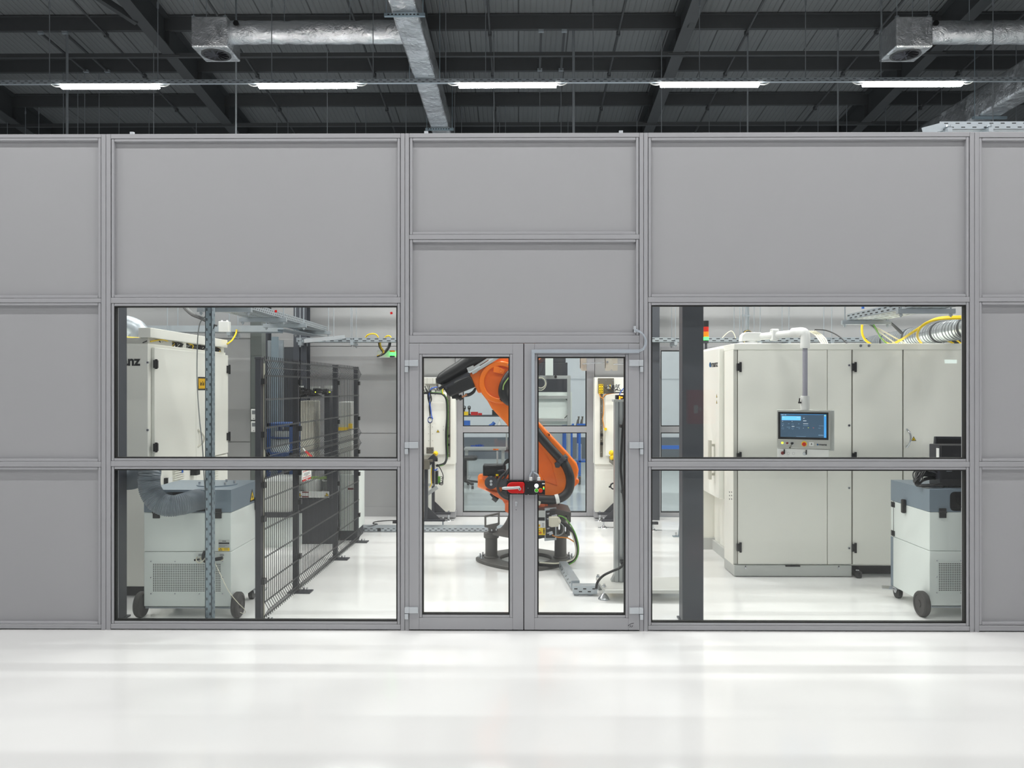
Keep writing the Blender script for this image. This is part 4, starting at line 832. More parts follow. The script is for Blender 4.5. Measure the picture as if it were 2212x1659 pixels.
# raised cable duct along the top edge and the cables in the gap
zb1, zt1 = S(327, 729).z, S(327, 708).z
MB().box(X0c - .105, X0c, Y0c - .02, Y1c - .02, zb1, zt1).build('cable_duct', 'cabinet_white', lc, bevel=.004)
for y in (Y0c + .02, Y0c + .75, Y0c + 1.4, Y1c - .1): MB().box(X0c - .16, X0c - .04, y, y + .08, ztop, zb1).build('duct_post', 'cabinet_white', lc)
rnd = random.Random(5); mb = MB()
for k in range(64):
    y = Y0c + .08 + rnd.random() * 1.65; s = rnd.uniform(-.14, .14)
    mb.tube(spl([(X0c - .12, y, zb1 - .002), (X0c - .04 - rnd.random() * .02, y + s * .4, (zb1 + ztop) / 2 + .01), (X0c - .06, y + s, ztop + .005)], 4), rnd.choice((.005, .007, .009)), 5, 0 if rnd.random() < .75 else rnd.choice((1, 1, 2)))
mb.tube(spl([(X0c - .03, Y0c + .05, ztop + .02), (X0c - .03, Y0c + .3, ztop + .05), (X0c - .05, Y0c + .5, ztop + .03)]), .006, 6, 1)
mb.box(X0c - .5, X0c - .17, Y0c + .05, Y1c - .05, ztop, zb1 - .01)  # dark block added behind the cables, standing in for shade in the gap
o = mb.build('cable_bundle', ['black_cable', 'yellow_cable', 'grey_cable'], lc); o['kind'] = 'stuff'
# bright elbow pipe on top
e0 = [P(x, y, 1.9) for x, y in ((225, 706), (262, 703), (285, 707), (297, 716), (300, 728), (300, 745))]
ep = thing('elbow_pipe', 'shiny metal elbow pipe on top of the left white cabinet', 'pipe', (e0[2].x, 1.9, ztop))
mb = MB().tube(spl([e0[0], e0[1], e0[2], e0[3], e0[4], (e0[5].x, 1.9, ztop + .0)], 8), .1, 20); mb.build('pipe', 'galvanised', ep)
MB().cyl((e0[1].x - .01, 1.9, e0[1].z), (e0[1].x + .012, 1.9, e0[1].z + .001), .106, 20).cyl((e0[5].x, 1.9, ztop), (e0[5].x, 1.9, ztop + .02), .11, 20).build('collar', 'galvanised', ep)
mb = MB().tube(spl([P(236, 727, 1.3), P(262, 728, 1.3), P(285, 730, 1.25), P(306, 731, 1.2)]), .012, 6).tube(spl([P(236, 730, 1.25), P(270, 731, 1.25), P(300, 733, 1.2)]), .01, 6, 1)
tag(mb.build('cable_run', ['yellow_cable', 'grey_cable']), 'yellow cable lying on top of the left white cabinet', 'cable')

# ---------------- filter cart (built once, copied for the right window)
def make_cart(lab):
    Yf = .30; a = P(311, 1311, Yf); x0, x1 = a.x, P(499, 1311, Yf).x; D_ = .66; zb = .095; zs = P(311, 1191.5, Yf).z; zl = P(311, 1107, Yf).z; zt = P(311, 1058, Yf).z; W = x1 - x0
    c = thing('filter_cart', lab, 'filter cart', (x0, Yf, 0), 'grey filter carts')
    MB().box(x0, x1, Yf, Yf + D_, zb, zs - .0015).build('lower_body', 'cart_white', c, bevel=.004)
    MB().box(x0, x1, Yf, Yf + D_, zs + .0015, zl - .0015).build('upper_body', 'cart_white', c, bevel=.004)
    # blue lid with the hose recess in front
    lid = MB().box(x0, x1, Yf + .16, Yf + D_, zl + .0015, zt).box(x0, x1, Yf, Yf + .16, zt - .018, zt).box(x0, x1, Yf, Yf + .16, zl + .0015, zl + .008).box(x0, x0 + .16, Yf, Yf + .16, zl + .008, zt - .018).box(x0 + .50, x1, Yf, Yf + .16, zl + .008, zt - .018)
    q_ = rrect(x0 + .16, x0 + .50, zl + .008, zt - .018, .035); q0 = rrect(x0 + .159, x0 + .501, zl + .007, zt - .017, .001)
    lid.ring(q0, q_, 'y', Yf, Yf + .15); lid = lid.build('lid', 'cart_blue', c)
    MB().box(x0 + .161, x0 + .499, Yf + .152, Yf + .1595, zl + .009, zt - .019).build('recess', 'black_matt', lid)
    for px in (331, 464):
        xx = x0 + (px - 311) / 188 * W
        MB().box(xx, xx + .055, Yf - .012, Yf, zl - .045, zl + .03).cyl((xx - .003, Yf - .008, zl), (xx + .058, Yf - .008, zl), .009, 8).build('latch', 'black', c, bevel=.003)
    # perforated grille
    gx0, gx1, gz0, gz1 = x0 + .07, x0 + .605, P(311, 1278, Yf).z, P(311, 1217, Yf).z
    mb = MB(); nx, nz = 38, 16
    mb.box(gx0 - .01, gx1 + .01, Yf - .0015, Yf, gz0 - .01, gz1 + .01)
    for i in range(nx):
        for j in range(nz):
            u = gx0 + (gx1 - gx0) * (i + .18) / nx; w = (gx1 - gx0) / nx * .62; v = gz0 + (gz1 - gz0) * (j + .18) / nz; h = (gz1 - gz0) / nz * .62
            mb.add([(u, Yf - .0019, v), (u + w, Yf - .0019, v), (u + w, Yf - .0019, v + h), (u, Yf - .0019, v + h)], [(0, 1, 2, 3)], 1)
    gr = mb.build('grille', ['cart_white', 'grille_hole'], c, smooth=False)
    mb = MB()
    for u in (gx0 - .014, gx0 + .175, gx0 + .365, gx1 + .014):
        for v in (gz0 - .016, gz1 + .016): mb.lathe((u, Yf, v), (0, -1, 0), [(.006, 0), (.0055, .003), (.002, .005)], 8)
    for u in (gx0 - .014, gx1 + .014): mb.lathe((u, Yf, (gz0 + gz1) / 2), (0, -1, 0), [(.006, 0), (.0055, .003), (.002, .005)], 8)
    mb.build('bolt', 'chrome', gr)
    # rating label with warning strip
    lx0, lx1, lz0, lzm, lz1 = x0 + (472 - 311) / 188 * W, x0 + (496 - 311) / 188 * W, P(311, 1191, Yf).z + .004, P(311, 1183, Yf).z, P(311, 1165.5, Yf).z
    mb = MB().box(lx0, lx1, Yf - .0012, Yf, lzm, lz1).box(lx0, lx1, Yf - .0012, Yf, lz0, lzm, 1).box(lx0 + .002, lx1 - .002, Yf - .0016, Yf - .001, lzm + .03, lzm + .042, 2)
    for k, (a_, b_) in enumerate(((.3, .95), (.1, .6), (.35, .8), (.1, .9))): mb.box(lx0 + (lx1 - lx0) * .05, lx0 + (lx1 - lx0) * b_, Yf - .0016, Yf - .001, lzm + .004 + k * .006, lzm + .0062 + k * .006, 3)
    mb.box(lx0 + .03, lx0 + .06, Yf - .0016, Yf - .001, lzm + .05, lzm + .055, 2); tw = .024
    mb.prism([(lx0 + .006, lz0 + .004), (lx0 + .006 + tw, lz0 + .004), (lx0 + .006 + tw / 2, lz0 + .004 + tw * .87)], 'y', Yf - .0016, Yf - .001, 2).prism([(lx0 + .011, lz0 + .0065), (lx0 + .001 + tw, lz0 + .0065), (lx0 + .006 + tw / 2, lz0 + .018)], 'y', Yf - .002, Yf - .0015, 1)
    for k in range(3): mb.box(lx0 + .045, lx0 + .075, Yf - .0016, Yf - .001, lz0 + .006 + k * .007, lz0 + .008 + k * .007, 4)
    mb.build('rating_label', ['plinth_grey', 'yellow', 'black', 'print_grey', 'steel_brown'], c, smooth=False)
    # connectors
    for f, nm in ((.655, 0), (.9, 1)):
        xx = x0 + f * W; zz = zs - .055
        MB().cyl((xx, Yf, zz), (xx, Yf - .025, zz), .012, 14).cyl((xx, Yf - .025, zz), (xx - .04, Yf - .035, zz - .004), .008, 10, 1).box(xx - .02, xx + .015, Yf - .001, Yf, zz + .025, zz + .03, 2).box(xx - .018, xx + .012, Yf - .001, Yf, zz + .033, zz + .037, 2).build('connector', ['ivory', 'black', 'print_grey'], c)
    # top ring with bolts
    rx, ry = x0 + .66 * W, Yf + .33
    mb = MB().cyl((rx, ry, zt), (rx, ry, zt + .008), .16, 28)
    for k in range(6): mb.cyl((rx + .135 * math.cos(k * 1.047 + .3), ry + .135 * math.sin(k * 1.047 + .3), zt + .008), (rx + .135 * math.cos(k * 1.047 + .3), ry + .135 * math.sin(k * 1.047 + .3), zt + .03), .01, 8, 1)
    mb.build('top_flange', ['cart_blue', 'chrome'], c)
    # side: warning triangle, left-side hinges and handle, right-side handle
    warn(c, (x1 + .001, Yf + .50, (zl + zt) / 2 - .02), .12, (0, 1, 0))
    for sx, xx in ((-1, x0), (1, x1)):
        MB().box(xx, xx + sx * .03, Yf + .56 - .18 * (sx < 0), Yf + .6 - .18 * (sx < 0), zl - .07, zl + .045).build('side_handle', 'black', c, bevel=.008)
    for zz in (zl - .03, zs + .03):
        mb = MB().box(x0 - .006, x0, Yf + .585, Yf + .645, zz - .022, zz + .022).cyl((x0 - .007, Yf + .615, zz - .022), (x0 - .007, Yf + .615, zz + .022), .006, 8); mb.build('side_hinge', 'black', c)
    MB().box(x0 - .0012, x0, Yf + .605, Yf + .611, zs, zl).build('door_gap', 'black_matt', c)
    MB().box(x0 - .002, x0, Yf + .615, Yf + D_ - .002, zb + .002, zs - .004).build('rear_strip', 'cart_blue', c)
    # undercarriage: axle bar, two large wheels, two braked casters
    MB().box(x0 + .01, x1 - .01, Yf + .02, Yf + .05, zb - .022, zb - .012).cyl((x0 - .06, Yf + .04, .1), (x1 + .06, Yf + .04, .1), .012, 10).box(x0 + .006, x0 + .022, Yf + .01, Yf + .07, .075, zb).box(x1 - .022, x1 - .006, Yf + .01, Yf + .07, .075, zb).build('axle', 'galvanised', c)
    for xx, s in ((x0, -1), (x1, 1)):
        MB().lathe((xx + s * .012, Yf + .04, .1), (s, 0, 0), [(.06, 0), (.092, .002), (.1, .012), (.1, .044), (.092, .054), (.072, .055), (.07, .05), (.03, .05), (.028, .056), (.012, .056)], 28).build('wheel', 'rubber', c)
        w_ = MB().cyl((xx - s * .05, Yf + .60, .055), (xx - s * .016, Yf + .60, .055), .055, 20).build('caster', 'black', c)
        MB().box(xx - s * .075, xx + s * .006, Yf + .55, Yf + .655, zb - .012, zb).prism([(Yf + .56, zb - .012), (Yf + .645, zb - .012), (Yf + .615, .045), (Yf + .585, .045)], 'x', xx - s * .057, xx - s * .053).prism([(Yf + .56, zb - .012), (Yf + .645, zb - .012), (Yf + .615, .045), (Yf + .585, .045)], 'x', xx - s * .012, xx - s * .008).obox((xx + s * .03, Yf + .62, zb - .014), (1, -.3, 0), (0, 1, .5), .06, .02, .004).build('caster_fork', 'chrome', w_)
    return c
cart = make_cart('grey filter cart with blue-grey lid and ribbed hose, left window')
p0 = P(311, 1311, .3); pr = P(2008, 1306, .37)
cart2 = copy_tree(cart); cart2.location = (pr.x, pr.y, 0); tag(cart2, 'grey filter cart with black computer on its lid, right window', 'filter cart', 'grey filter carts')
for ch in list(cart2.children):
    if ch.name.startswith(('connector', 'rating_label')): bpy.data.objects.remove(ch)
stub = thing('hose_stub', 'dark round hose end in the recess of the right filter cart', 'hose', (pr.x + .34, .45, .92))
MB().lathe((pr.x + .36, pr.y + .148, .925), (0, -1, 0), [(.075, 0), (.075, .05), (.07, .09), (.055, .12), (.03, .135)], 24).build('hose_end', 'hose_dark', stub)
mb = MB(); mb.tube(spl([P(426, 1203, .27), P(424, 1210, .25), P(430, 1216, .24), P(439, 1211, .25), P(443, 1205, .27)]), .005, 6)
mb.build('cap_lanyard', 'ivory', cart)
tag(MB().tube(spl([P(464, 1215, .2), P(478, 1245, .15), P(494, 1277, .14), P(513, 1301, .14), P(526, 1314, .16), P(530, 1322, .18), P(526, 1325, .2), P(519, 1323, .22)]), .0028, 6).build('thin_cable', 'ivory'), 'thin white cable hanging over the wheel of the left cart', 'cable')
MB().tube(spl([P(443, 1190, .28), P(439, 1200, .27), P(440, 1208, .27), P(445, 1212, .26), P(470, 1207, .25), P(481, 1205, .25)]), .013, 8).build('power_cable', 'black_cable', cart)
# ribbed hose
hp = spl([P(243, 1036, .50), P(262, 1036, .48), P(288, 1034, .44), P(308, 1021, .36), P(317, 1010, .27), P(323, 1018, .16), P(322, 1040, .14), P(327, 1064, .14), P(343, 1085, .14), P(367, 1093, .15), P(394, 1089, .19), P(420, 1081, .28), P(440, 1078, .36), P(452, 1077, .44)], 10)
tot = sum((hp[i + 1] - hp[i]).length for i in range(len(hp) - 1)); n = int(tot / .0055); res = []; acc = 0; k = 0; seglen = tot / n
dist = [0]
for i in range(len(hp) - 1): dist.append(dist[-1] + (hp[i + 1] - hp[i]).length)
for i in range(n + 1):
    t = min(tot * .99999, i * seglen)
    while dist[k + 1] < t: k += 1
    res.append(hp[k].lerp(hp[k + 1], (t - dist[k]) / max(1e-6, dist[k + 1] - dist[k])))
tag(MB().tube(res, [.084 if i % 2 else .0775 for i in range(len(res))], 28).build('ribbed_hose', 'hose_grey'), 'thick grey ribbed hose bending into the left filter cart', 'hose')
# ---------------- slotted strut post in front of the cart
Ys = .115; xa, xb = wx(443, Ys), wx(457, Ys); zt6 = 3.3
sp = thing('strut_post', 'galvanised slotted strut post standing before the left filter cart', 'post', ((xa + xb) / 2, Ys, 0))
mb = MB().box(xa, xb, Ys, Ys + .004, 0, zt6).box(xa, xa + .004, Ys, Ys + .07, 0, zt6).box(xb - .004, xb, Ys, Ys + .07, 0, zt6).box((xa + xb) / 2 - .002, (xa + xb) / 2 + .002, Ys - .002, Ys, 0, zt6)
z = .04; i = 0
while z < zt6 - .05:
    for u, o_ in ((.27, 0), (.77, .038)):
        c_ = xa + (xb - xa) * u; mb.prism(rrect(c_ - .004, c_ + .004, z + o_, z + o_ + .022, .0035, 3), 'y', Ys - .0008, Ys + .001, 1)
    for v in (.025, .055): mb.prism(rrect(Ys + v - .003, Ys + v + .003, z + (.0 if v < .04 else .038), z + .022 + (.0 if v < .04 else .038), .0025, 3), 'x', xb - .001, xb + .0008, 1)
    z += .076
mb.build('profile', ['galv_strut', 'black'], sp); MB().box(xa - .01, xb + .01, Ys - .008, Ys + .08, 0, .008).build('foot_plate', 'galv_strut', sp)
tag(MB().tube(spl([P(443, 684, .2), P(433, 696, .19), P(428, 720, .18), P(426, 760, .18), P(426, 830, .18), P(431, 905, .18), P(436, 950, .18), P(439, 990, .17), P(441, 1030, .16), P(443, 1060, .15)]), .0045, 6).build('thin_cable', 'grey_cable'), 'thin grey cable running down beside the slotted strut post', 'cable')
tag(MB().tube(spl([P(392, 655, .9), P(400, 667, .85), P(415, 680, .7), P(432, 687, .5), P(445, 693, .3), P(452, 697, .2)]), .012, 6).tube(spl([P(394, 652, .9), P(403, 665, .85), P(420, 679, .7), P(436, 686, .5), P(452, 692, .22)]), .01, 6, 1).build('cable_loop', ['black_cable', 'grey_cable']), 'black and grey cable pair looping to the slotted strut post', 'cable')
tag(MB().obox(P(463.5, 703, .19), (1, 0, 0), (0, 1, 0), .01, .03, .006).tube([P(464, 703, .17), P(461, 710, .15)], .004, 6).build('cable_tie', 'black'), 'black cable tie on the slotted strut post', 'cable tie')

# ---------------- mesh fence
A = G(560, 1345); B = G(769, 1171)
# the fence runs at a slight angle to the depth axis
dirv = (B - A).normalized(); L = (B - A).length; out = Vector((dirv.y, -dirv.x, 0))
fence = thing('mesh_fence', 'dark wire mesh fence running back from the left window', 'fence', A)
folds = [(.10, .055), (1.165, .055), (1.285, .055), (1.965, .06)]
bk = [(.02, 0)]
for c_, h_ in folds: bk += [(c_ - h_, 0), (c_, .03), (c_ + h_, 0)]
bk += [(2.055, 0)]
posts_t = [0, .87 / 3.25, 2.2 / 3.25, 1.0]
def post_t(px, py):
    g_ = G(px, py); return max(0, min(1, (g_ - A).dot(dirv) / L))
pt = [0.0, post_t(651, 1279), post_t(722, 1208), 1.0]
for i in range(3):
    t0, t1 = pt[i] * L, pt[i + 1] * L; mb = MB(); n = max(3, round((t1 - t0) / .05))
    for k in range(n + 1):
        o_ = A + dirv * (t0 + .02 + (t1 - t0 - .04) * k / n)
        mb.tube([o_ + out * (dx + .035) + Vector((0, 0, z)) for z, dx in bk], .003, 5)
    for z in [c_ + s * h_ for c_, h_ in folds for s in (-1, 1)] + [c_ for c_, h_ in folds] + [.3, .5, .72, .95, 1.5, 1.72]:
        dx = .03 if any(abs(z - c_) < .001 for c_, h_ in folds) else 0
        for dz in ((0,) if dx else (-.004, .004)): mb.tube([A + dirv * (t0 + .01) + out * (dx + .0395) + Vector((0, 0, z + dz)), A + dirv * (t1 - .01) + out * (dx + .0395) + Vector((0, 0, z + dz))], .003, 5)
    mb.build('mesh_panel', 'fence_wire', fence)
for i, t in enumerate(pt):
    o_ = A + dirv * (t * L); hp_ = 2.04
    p = MB().obox(o_ + Vector((0, 0, hp_ / 2)), dirv, out, .03, .022, hp_ / 2).obox(o_ + Vector((0, 0, hp_)), dirv, out, .034, .026, .008).build('fence_post', 'anthracite', fence, bevel=.002)
    MB().obox(o_ + out * .04 + Vector((0, 0, .005)), dirv, out, .06, .1, .005).cyl(o_ + out * .1 + Vector((0, 0, .01)), o_ + out * .1 + Vector((0, 0, .04)), .008, 8, 1).cyl(o_ + out * .06 + dirv * .04 + Vector((0, 0, .01)), o_ + out * .06 + dirv * .04 + Vector((0, 0, .03)), .008, 8, 1).build('foot_plate', ['anthracite', 'chrome'], p)
    for z in (.32, .8, 1.06, 1.45, 1.86): MB().obox(o_ + out * .035 + Vector((0, 0, z)), dirv, out, .022, .014, .022).build('mesh_clamp', 'black', p)
MB().obox(A + out * .026 + dirv * .03 + Vector((0, 0, 1.0)), dirv, out, .004, .006, 1.0).build('edge_strip', 'ivory', fence)
pn = P(662, 1011, 1.2)
fs = thing('fence_sign', 'red and white warning sign hung on the mesh fence', 'sign', (pn.x, pn.y, pn.z - .2))
def onf(px, py):
    """fence plane point seen at a pixel"""
    u = (px - CX) / F; d = Vector((-math.sin(YAW) + math.cos(YAW) * u, math.cos(YAW) + math.sin(YAW) * u, (HY - py) / F)); o = Vector((0, CAMY, CAMZ)); a0 = A + out * .075
    t = (a0 - o).dot(out) / d.dot(out); return o + d * t
a_, b_ = onf(652, 1036), onf(672, 1014); hz = .11; cy = (a_ + b_) / 2; hw = (Vector((b_.x, b_.y, 0)) - Vector((a_.x, a_.y, 0))).length / 2
za, zb_ = onf(662, 1033).z, onf(662, 1002).z; cz = (za + zb_) / 2; ctr = Vector((cy.x, cy.y, cz)); hh = (zb_ - za) / 2
mt = facing(ctr, dirv)
MB().box(-hw, hw, -hh, hh, 0, .003).xf(mt).build('plate', 'paper', fs)
mb = MB()
for v in (-.02, -.88):
    for k in range(5): u = -hw + .02 + k * (2 * hw - .04) / 5; mb.add([(u, hh * v, .0035), (u + hw * .2, hh * v, .0035), (u + hw * .32, hh * v + hh * .16, .0035), (u + hw * .12, hh * v + hh * .16, .0035)], [(0, 1, 2, 3)])
mb.ring(circ(0, hh * .52, hh * .36, 20), circ(0, hh * .52, hh * .27, 20), 'z', .003, .004).obox((0, hh * .52, .0038), (1, -1, 0), (1, 1, 0), hh * .3, hh * .045, .0006)
mb.box(-hw * .05, hw * .05, hh * .35, hh * .7, .003, .0036, 1).box(-hw * .6, hw * .6, -hh * .3, -hh * .24, .003, .0036, 1).box(-hw * .7, hw * .7, -hh * .46, -hh * .40, .003, .0036, 1).box(-hw * .3, hw * .3, -hh * .62, -hh * .56, .003, .0036, 1)
mb.xf(mt).build('print', ['red', 'black'], fs, smooth=False)
mb = MB().prism(rrect(-hw * .9, hw * .9, -hh * 1.28, -hh * 1.04, hh * .1), 'z', .0, .003).xf(mt); mb.build('name_plate', 'red', fs)
text('lettering', 'ACHTUNG', hh * .19, 'paper', fs, mt @ Matrix.Translation((0, -hh * 1.16, .0035)))
tag(MB().bar(onf(652, 974) + out * .03, onf(663, 986) + out * .04, .014, .014).bar(onf(647, 968) + out * .03, onf(652, 974) + out * .03, .008, .008, 1).box(onf(664, 985).x, onf(672, 985).x, onf(664, 985).y, onf(664, 985).y + .08, onf(664, 985).z, onf(664, 981).z, 2).build('padlock_lever', ['red', 'paper', 'yellow']), 'red and white lever on the mesh fence', 'lever')

# ---------------- behind the fence
def tbox(nm, m, px0, px1, pt, pb, Y, dep, lab, cat, bev=.01, par=None, grp=None):
    z0, z1 = wz(pb, Y), wz(pt, Y)
    o = MB().box(wx(px0, Y), wx(px1, Y), Y, Y + dep, max(0, z0), z1).build(nm, m, par, bevel=bev)
    return o if par else tag(o, lab, cat, grp)
pm = thing('robot_press', 'dark machine with warning labels behind the mesh fence', 'machine', (wx(680, 3.3), 3.6, 0))
zb7 = wz(1133, 3.3)
MB().box(wx(640, 3.3), wx(722, 3.3), 3.3, 3.95, .0, wz(1077, 3.3)).build('base', 'anthracite', pm, bevel=.01)
MB().box(wx(642, 3.3), wx(711, 3.3), 3.28, 3.3, wz(1075, 3.3), wz(1062, 3.3)).build('label_strip', 'paper', pm)
for px in (647, 706): warn(pm, P(px, 1068, 3.278), .055)
MB().box(wx(654, 3.3), wx(668, 3.3), 3.276, 3.28, wz(1064.5, 3.3), wz(1062, 3.3)).box(wx(654, 3.3), wx(668, 3.3), 3.276, 3.28, wz(1074, 3.3), wz(1071.5, 3.3)).build('red_stripe', 'red_dark', pm)
MB().box(wx(645, 3.4), wx(705, 3.4), 3.45, 3.9, wz(1062, 3.4), wz(1040, 3.4)).cyl((wx(676, 3.4), 3.4, wz(1062, 3.4)), (wx(676, 3.4), 3.4, wz(1035, 3.4)), .1, 18).build('tool_head', 'plinth_grey', pm, bevel=.01)
MB().box(wx(672, 3.4), wx(706, 3.4), 3.38, 3.44, wz(1035, 3.4), wz(1030, 3.4)).build('light_bar', 'lime_bar', pm)
MB().box(wx(710, 3.4), wx(722, 3.4), 3.3, 3.6, wz(1077, 3.3), wz(1015, 3.4)).box(wx(700, 3.5), wx(714, 3.5), 3.5, 3.75, wz(1040, 3.5), wz(845, 3.5)).build('column', 'anthracite', pm, bevel=.01)
MB().box(wx(648, 3.5), wx(678, 3.5), 3.5, 3.8, wz(1020, 3.5), wz(866, 3.5)).build('guard_panel', 'beige_metal', pm, bevel=.01)
mb = MB(); rnd = random.Random(8)
for k in range(14):
    x_ = wx(646 + rnd.random() * 60, 3.5); z_ = wz(838 + rnd.random() * 24, 3.5); mb.box(x_, x_ + rnd.uniform(.03, .1), 3.4, 3.5, z_, z_ + rnd.uniform(.02, .06), rnd.choice((0, 0, 1)))
for k in range(9): mb.tube(spl([(wx(646 + rnd.random() * 64, 3.45), 3.38, wz(836 + rnd.random() * 24, 3.45)) for _ in range(4)]), .007, 5, 0)
mb.build('valve_cluster', ['black', 'plinth_grey'], pm)
for px, py in ((645, 844), (681, 847), (712, 847)): p = P(px, py, 3.34); MB().box(p.x - .006, p.x + .006, 3.33, 3.35, p.z - .006, p.z + .006).build('status_light', 'lime_lit', pm)
wc = thing('guard_cabinet', 'white cabinet with rounded edge at the end of the mesh fence', 'cabinet', (wx(745, 3.5), 3.8, 0))
MB().prism(rrect(wx(731, 3.5), wx(769.5, 3.5), 3.5, 4.05, .04), 'z', .12, wz(1026, 3.5)).build('housing', 'cart_white', wc); MB().box(wx(733, 3.5), wx(767, 3.5), 3.53, 4.0, 0, .12).build('plinth', 'anthracite', wc)
MB().box(wx(731, 3.55), wx(760, 3.55), 3.55, 3.9, wz(1026, 3.5), wz(868, 3.55)).build('upper_box', 'plinth_grey', wc, bevel=.01); MB().box(wx(731, 3.54), wx(752, 3.54), 3.53, 3.55, wz(930, 3.55), wz(923, 3.55)).box(wx(753, 3.54), wx(761, 3.54), 3.53, 3.55, wz(926, 3.55), wz(915, 3.55)).build('amber_strip', 'yellow', wc)
MB().box(wx(752, 3.5), wx(764, 3.5), 3.49, 3.5, wz(1060, 3.5), wz(1040, 3.5)).box(wx(752, 3.5), wx(764, 3.5), 3.488, 3.49, wz(1058, 3.5), wz(1054, 3.5), 1).build('label_plate', ['paper', 'red_dark'], wc)
gt = thing('grey_tank', 'pale grey machine housing behind the front of the mesh fence', 'machine', (wx(600, 3.0), 3.2, 0))
MB().prism(rrect(wx(563, 3.0), wx(626, 3.0), 3.0, 3.7, .05), 'z', wz(1108, 3.0), wz(1040, 3.0)).build('housing', 'plinth_grey', gt)
MB().prism(rrect(wx(560, 2.98), wx(630, 2.98), 2.98, 3.72, .05), 'z', wz(1118, 3.0), wz(1107, 3.0)).build('bumper_ring', 'anthracite', gt)
MB().cyl((wx(600, 3.2), 3.35, 0), (wx(600, 3.2), 3.35, wz(1118, 3.0)), .26, 28).build('pedestal', 'cart_white', gt)
bt = thing('tool_trolley', 'blue trolley with white boxes behind the mesh fence', 'trolley', (wx(605, 4.2), 4.4, 0), 'blue trolleys')
Yk = 4.0; a, b = wx(576, Yk), wx(632, Yk)
MB().box(a, b, Yk, Yk + .5, wz(922, Yk), wz(915, Yk)).box(a, b, Yk, Yk + .5, wz(990, Yk), wz(978, Yk)).build('shelf', 'blue_dim', bt)
for x in (a, b - .04): MB().box(x, x + .04, Yk, Yk + .04, .1, wz(915, Yk)).box(x, x + .04, Yk + .46, Yk + .5, .1, wz(915, Yk)).cyl((x, Yk + .02, .05), (x + .03, Yk + .02, .05), .05, 12).build('upright', 'blue_dim', bt)
MB().box(a + .05, b - .08, Yk + .06, Yk + .4, wz(978, Yk), wz(950, Yk)).box(a + .08, b - .02, Yk + .06, Yk + .4, wz(946, Yk), wz(932, Yk)).build('carton', 'cart_white', bt)
MB().box(a, b, Yk + .02, Yk + .48, wz(948, Yk), wz(945, Yk)).build('middle_shelf', 'blue_dim', bt)
gl = thing('slotted_frame', 'galvanised slotted upright at the back behind the mesh fence', 'frame', (wx(590, 4.6), 4.6, 0))
MB().box(wx(586, 4.6), wx(599, 4.6), 4.6, 4.66, 0, wz(727, 4.6)).build('upright', 'galv_strut', gl)
MB().box(wx(578, 4.7), wx(584, 4.7), 4.7, 4.75, 0, wz(735, 4.7)).box(wx(599, 4.75), wx(611, 4.75), 4.75, 4.8, 0, wz(735, 4.75)).build('sheet', 'galvanised', gl)
tag(MB().box(wx(604, 6.7), wx(634, 6.7), 6.7, 6.86, 0, wz(750, 6.7)).box(wx(604, 6.68), wx(634, 6.68), 6.69, 6.7, wz(750, 6.7), wz(732, 6.7), 1).build('roller_door', ['bench_dark', 'wall_panel'], bevel=.004), 'dark grey gate behind the galvanised slotted upright', 'gate')
for py, lab in ((884, 'upper of two white wall thermostats left of the mesh fence'), (910.5, 'lower of two white wall thermostats left of the mesh fence')):
    Yk = 3.42; t_ = thing('thermostat', lab, 'thermostat', (wx(548, Yk), Yk, wz(py + 22, Yk)), 'wall thermostats')
    MB().box(wx(542, Yk), wx(553, Yk), Yk - .0, Yk + .03, wz(py + 23, Yk), wz(py, Yk)).build('case', 'white_plastic', t_, bevel=.004); MB().box(wx(544.5, Yk), wx(552, Yk), Yk - .002, Yk, wz(py + 11, Yk), wz(py + 3, Yk)).box(wx(547, Yk), wx(549, Yk), Yk - .002, Yk, wz(py + 21, Yk), wz(py + 19.5, Yk)).build('display', 'print_grey', t_)
tag(MB().box(wx(541.5, 3.48), wx(565, 3.48), 3.48, 3.64, 0, 3.62).build('steel_column', 'column_green', bevel=.004), 'wide grey-green steel column carrying the two thermostats', 'column', 'dark steel columns')
# signal box at the back wall near the door
sb = thing('signal_box', 'white box with green signal lamp on the back wall', 'signal box', (wx(838, 5.2), 5.2, wz(772, 5.2)))
MB().box(wx(815, 5.1), wx(862, 5.1), 5.1, 5.28, wz(772, 5.1), wz(757, 5.1)).build('housing', 'white_plastic', sb, bevel=.004)
mb = MB()
for a_, b_, m_ in ((757, 761, 0), (761, 768, 1), (768, 772, 2)): mb.cyl((wx(847, 5.02), 5.04, wz(b_, 5.04)), (wx(847, 5.02), 5.04, wz(a_, 5.04)), .034, 16, m_)
mb.build('signal_lamp', ['amber_lens', 'green_lit', 'anthracite'], sb)
mb = MB()
for k in range(4): mb.tube(spl([P(818 + k, 739, 5.05), P(820 + k, 750, 5.03), P(827 + k, 761, 5.0), P(822, 767, 5.0), P(815, 769, 5.02)]), .012, 6, k % 2)
for k in range(4): mb.tube(spl([P(841 + k, 739, 5.05), P(838 + k, 750, 5.02), P(829 + k, 762, 5.0), P(822, 768, 4.99), P(815, 770, 5.02)]), .012, 6, 0 if k else 2)
mb.build('cables', ['black_cable', 'yellow_cable', 'grey_cable'], sb)

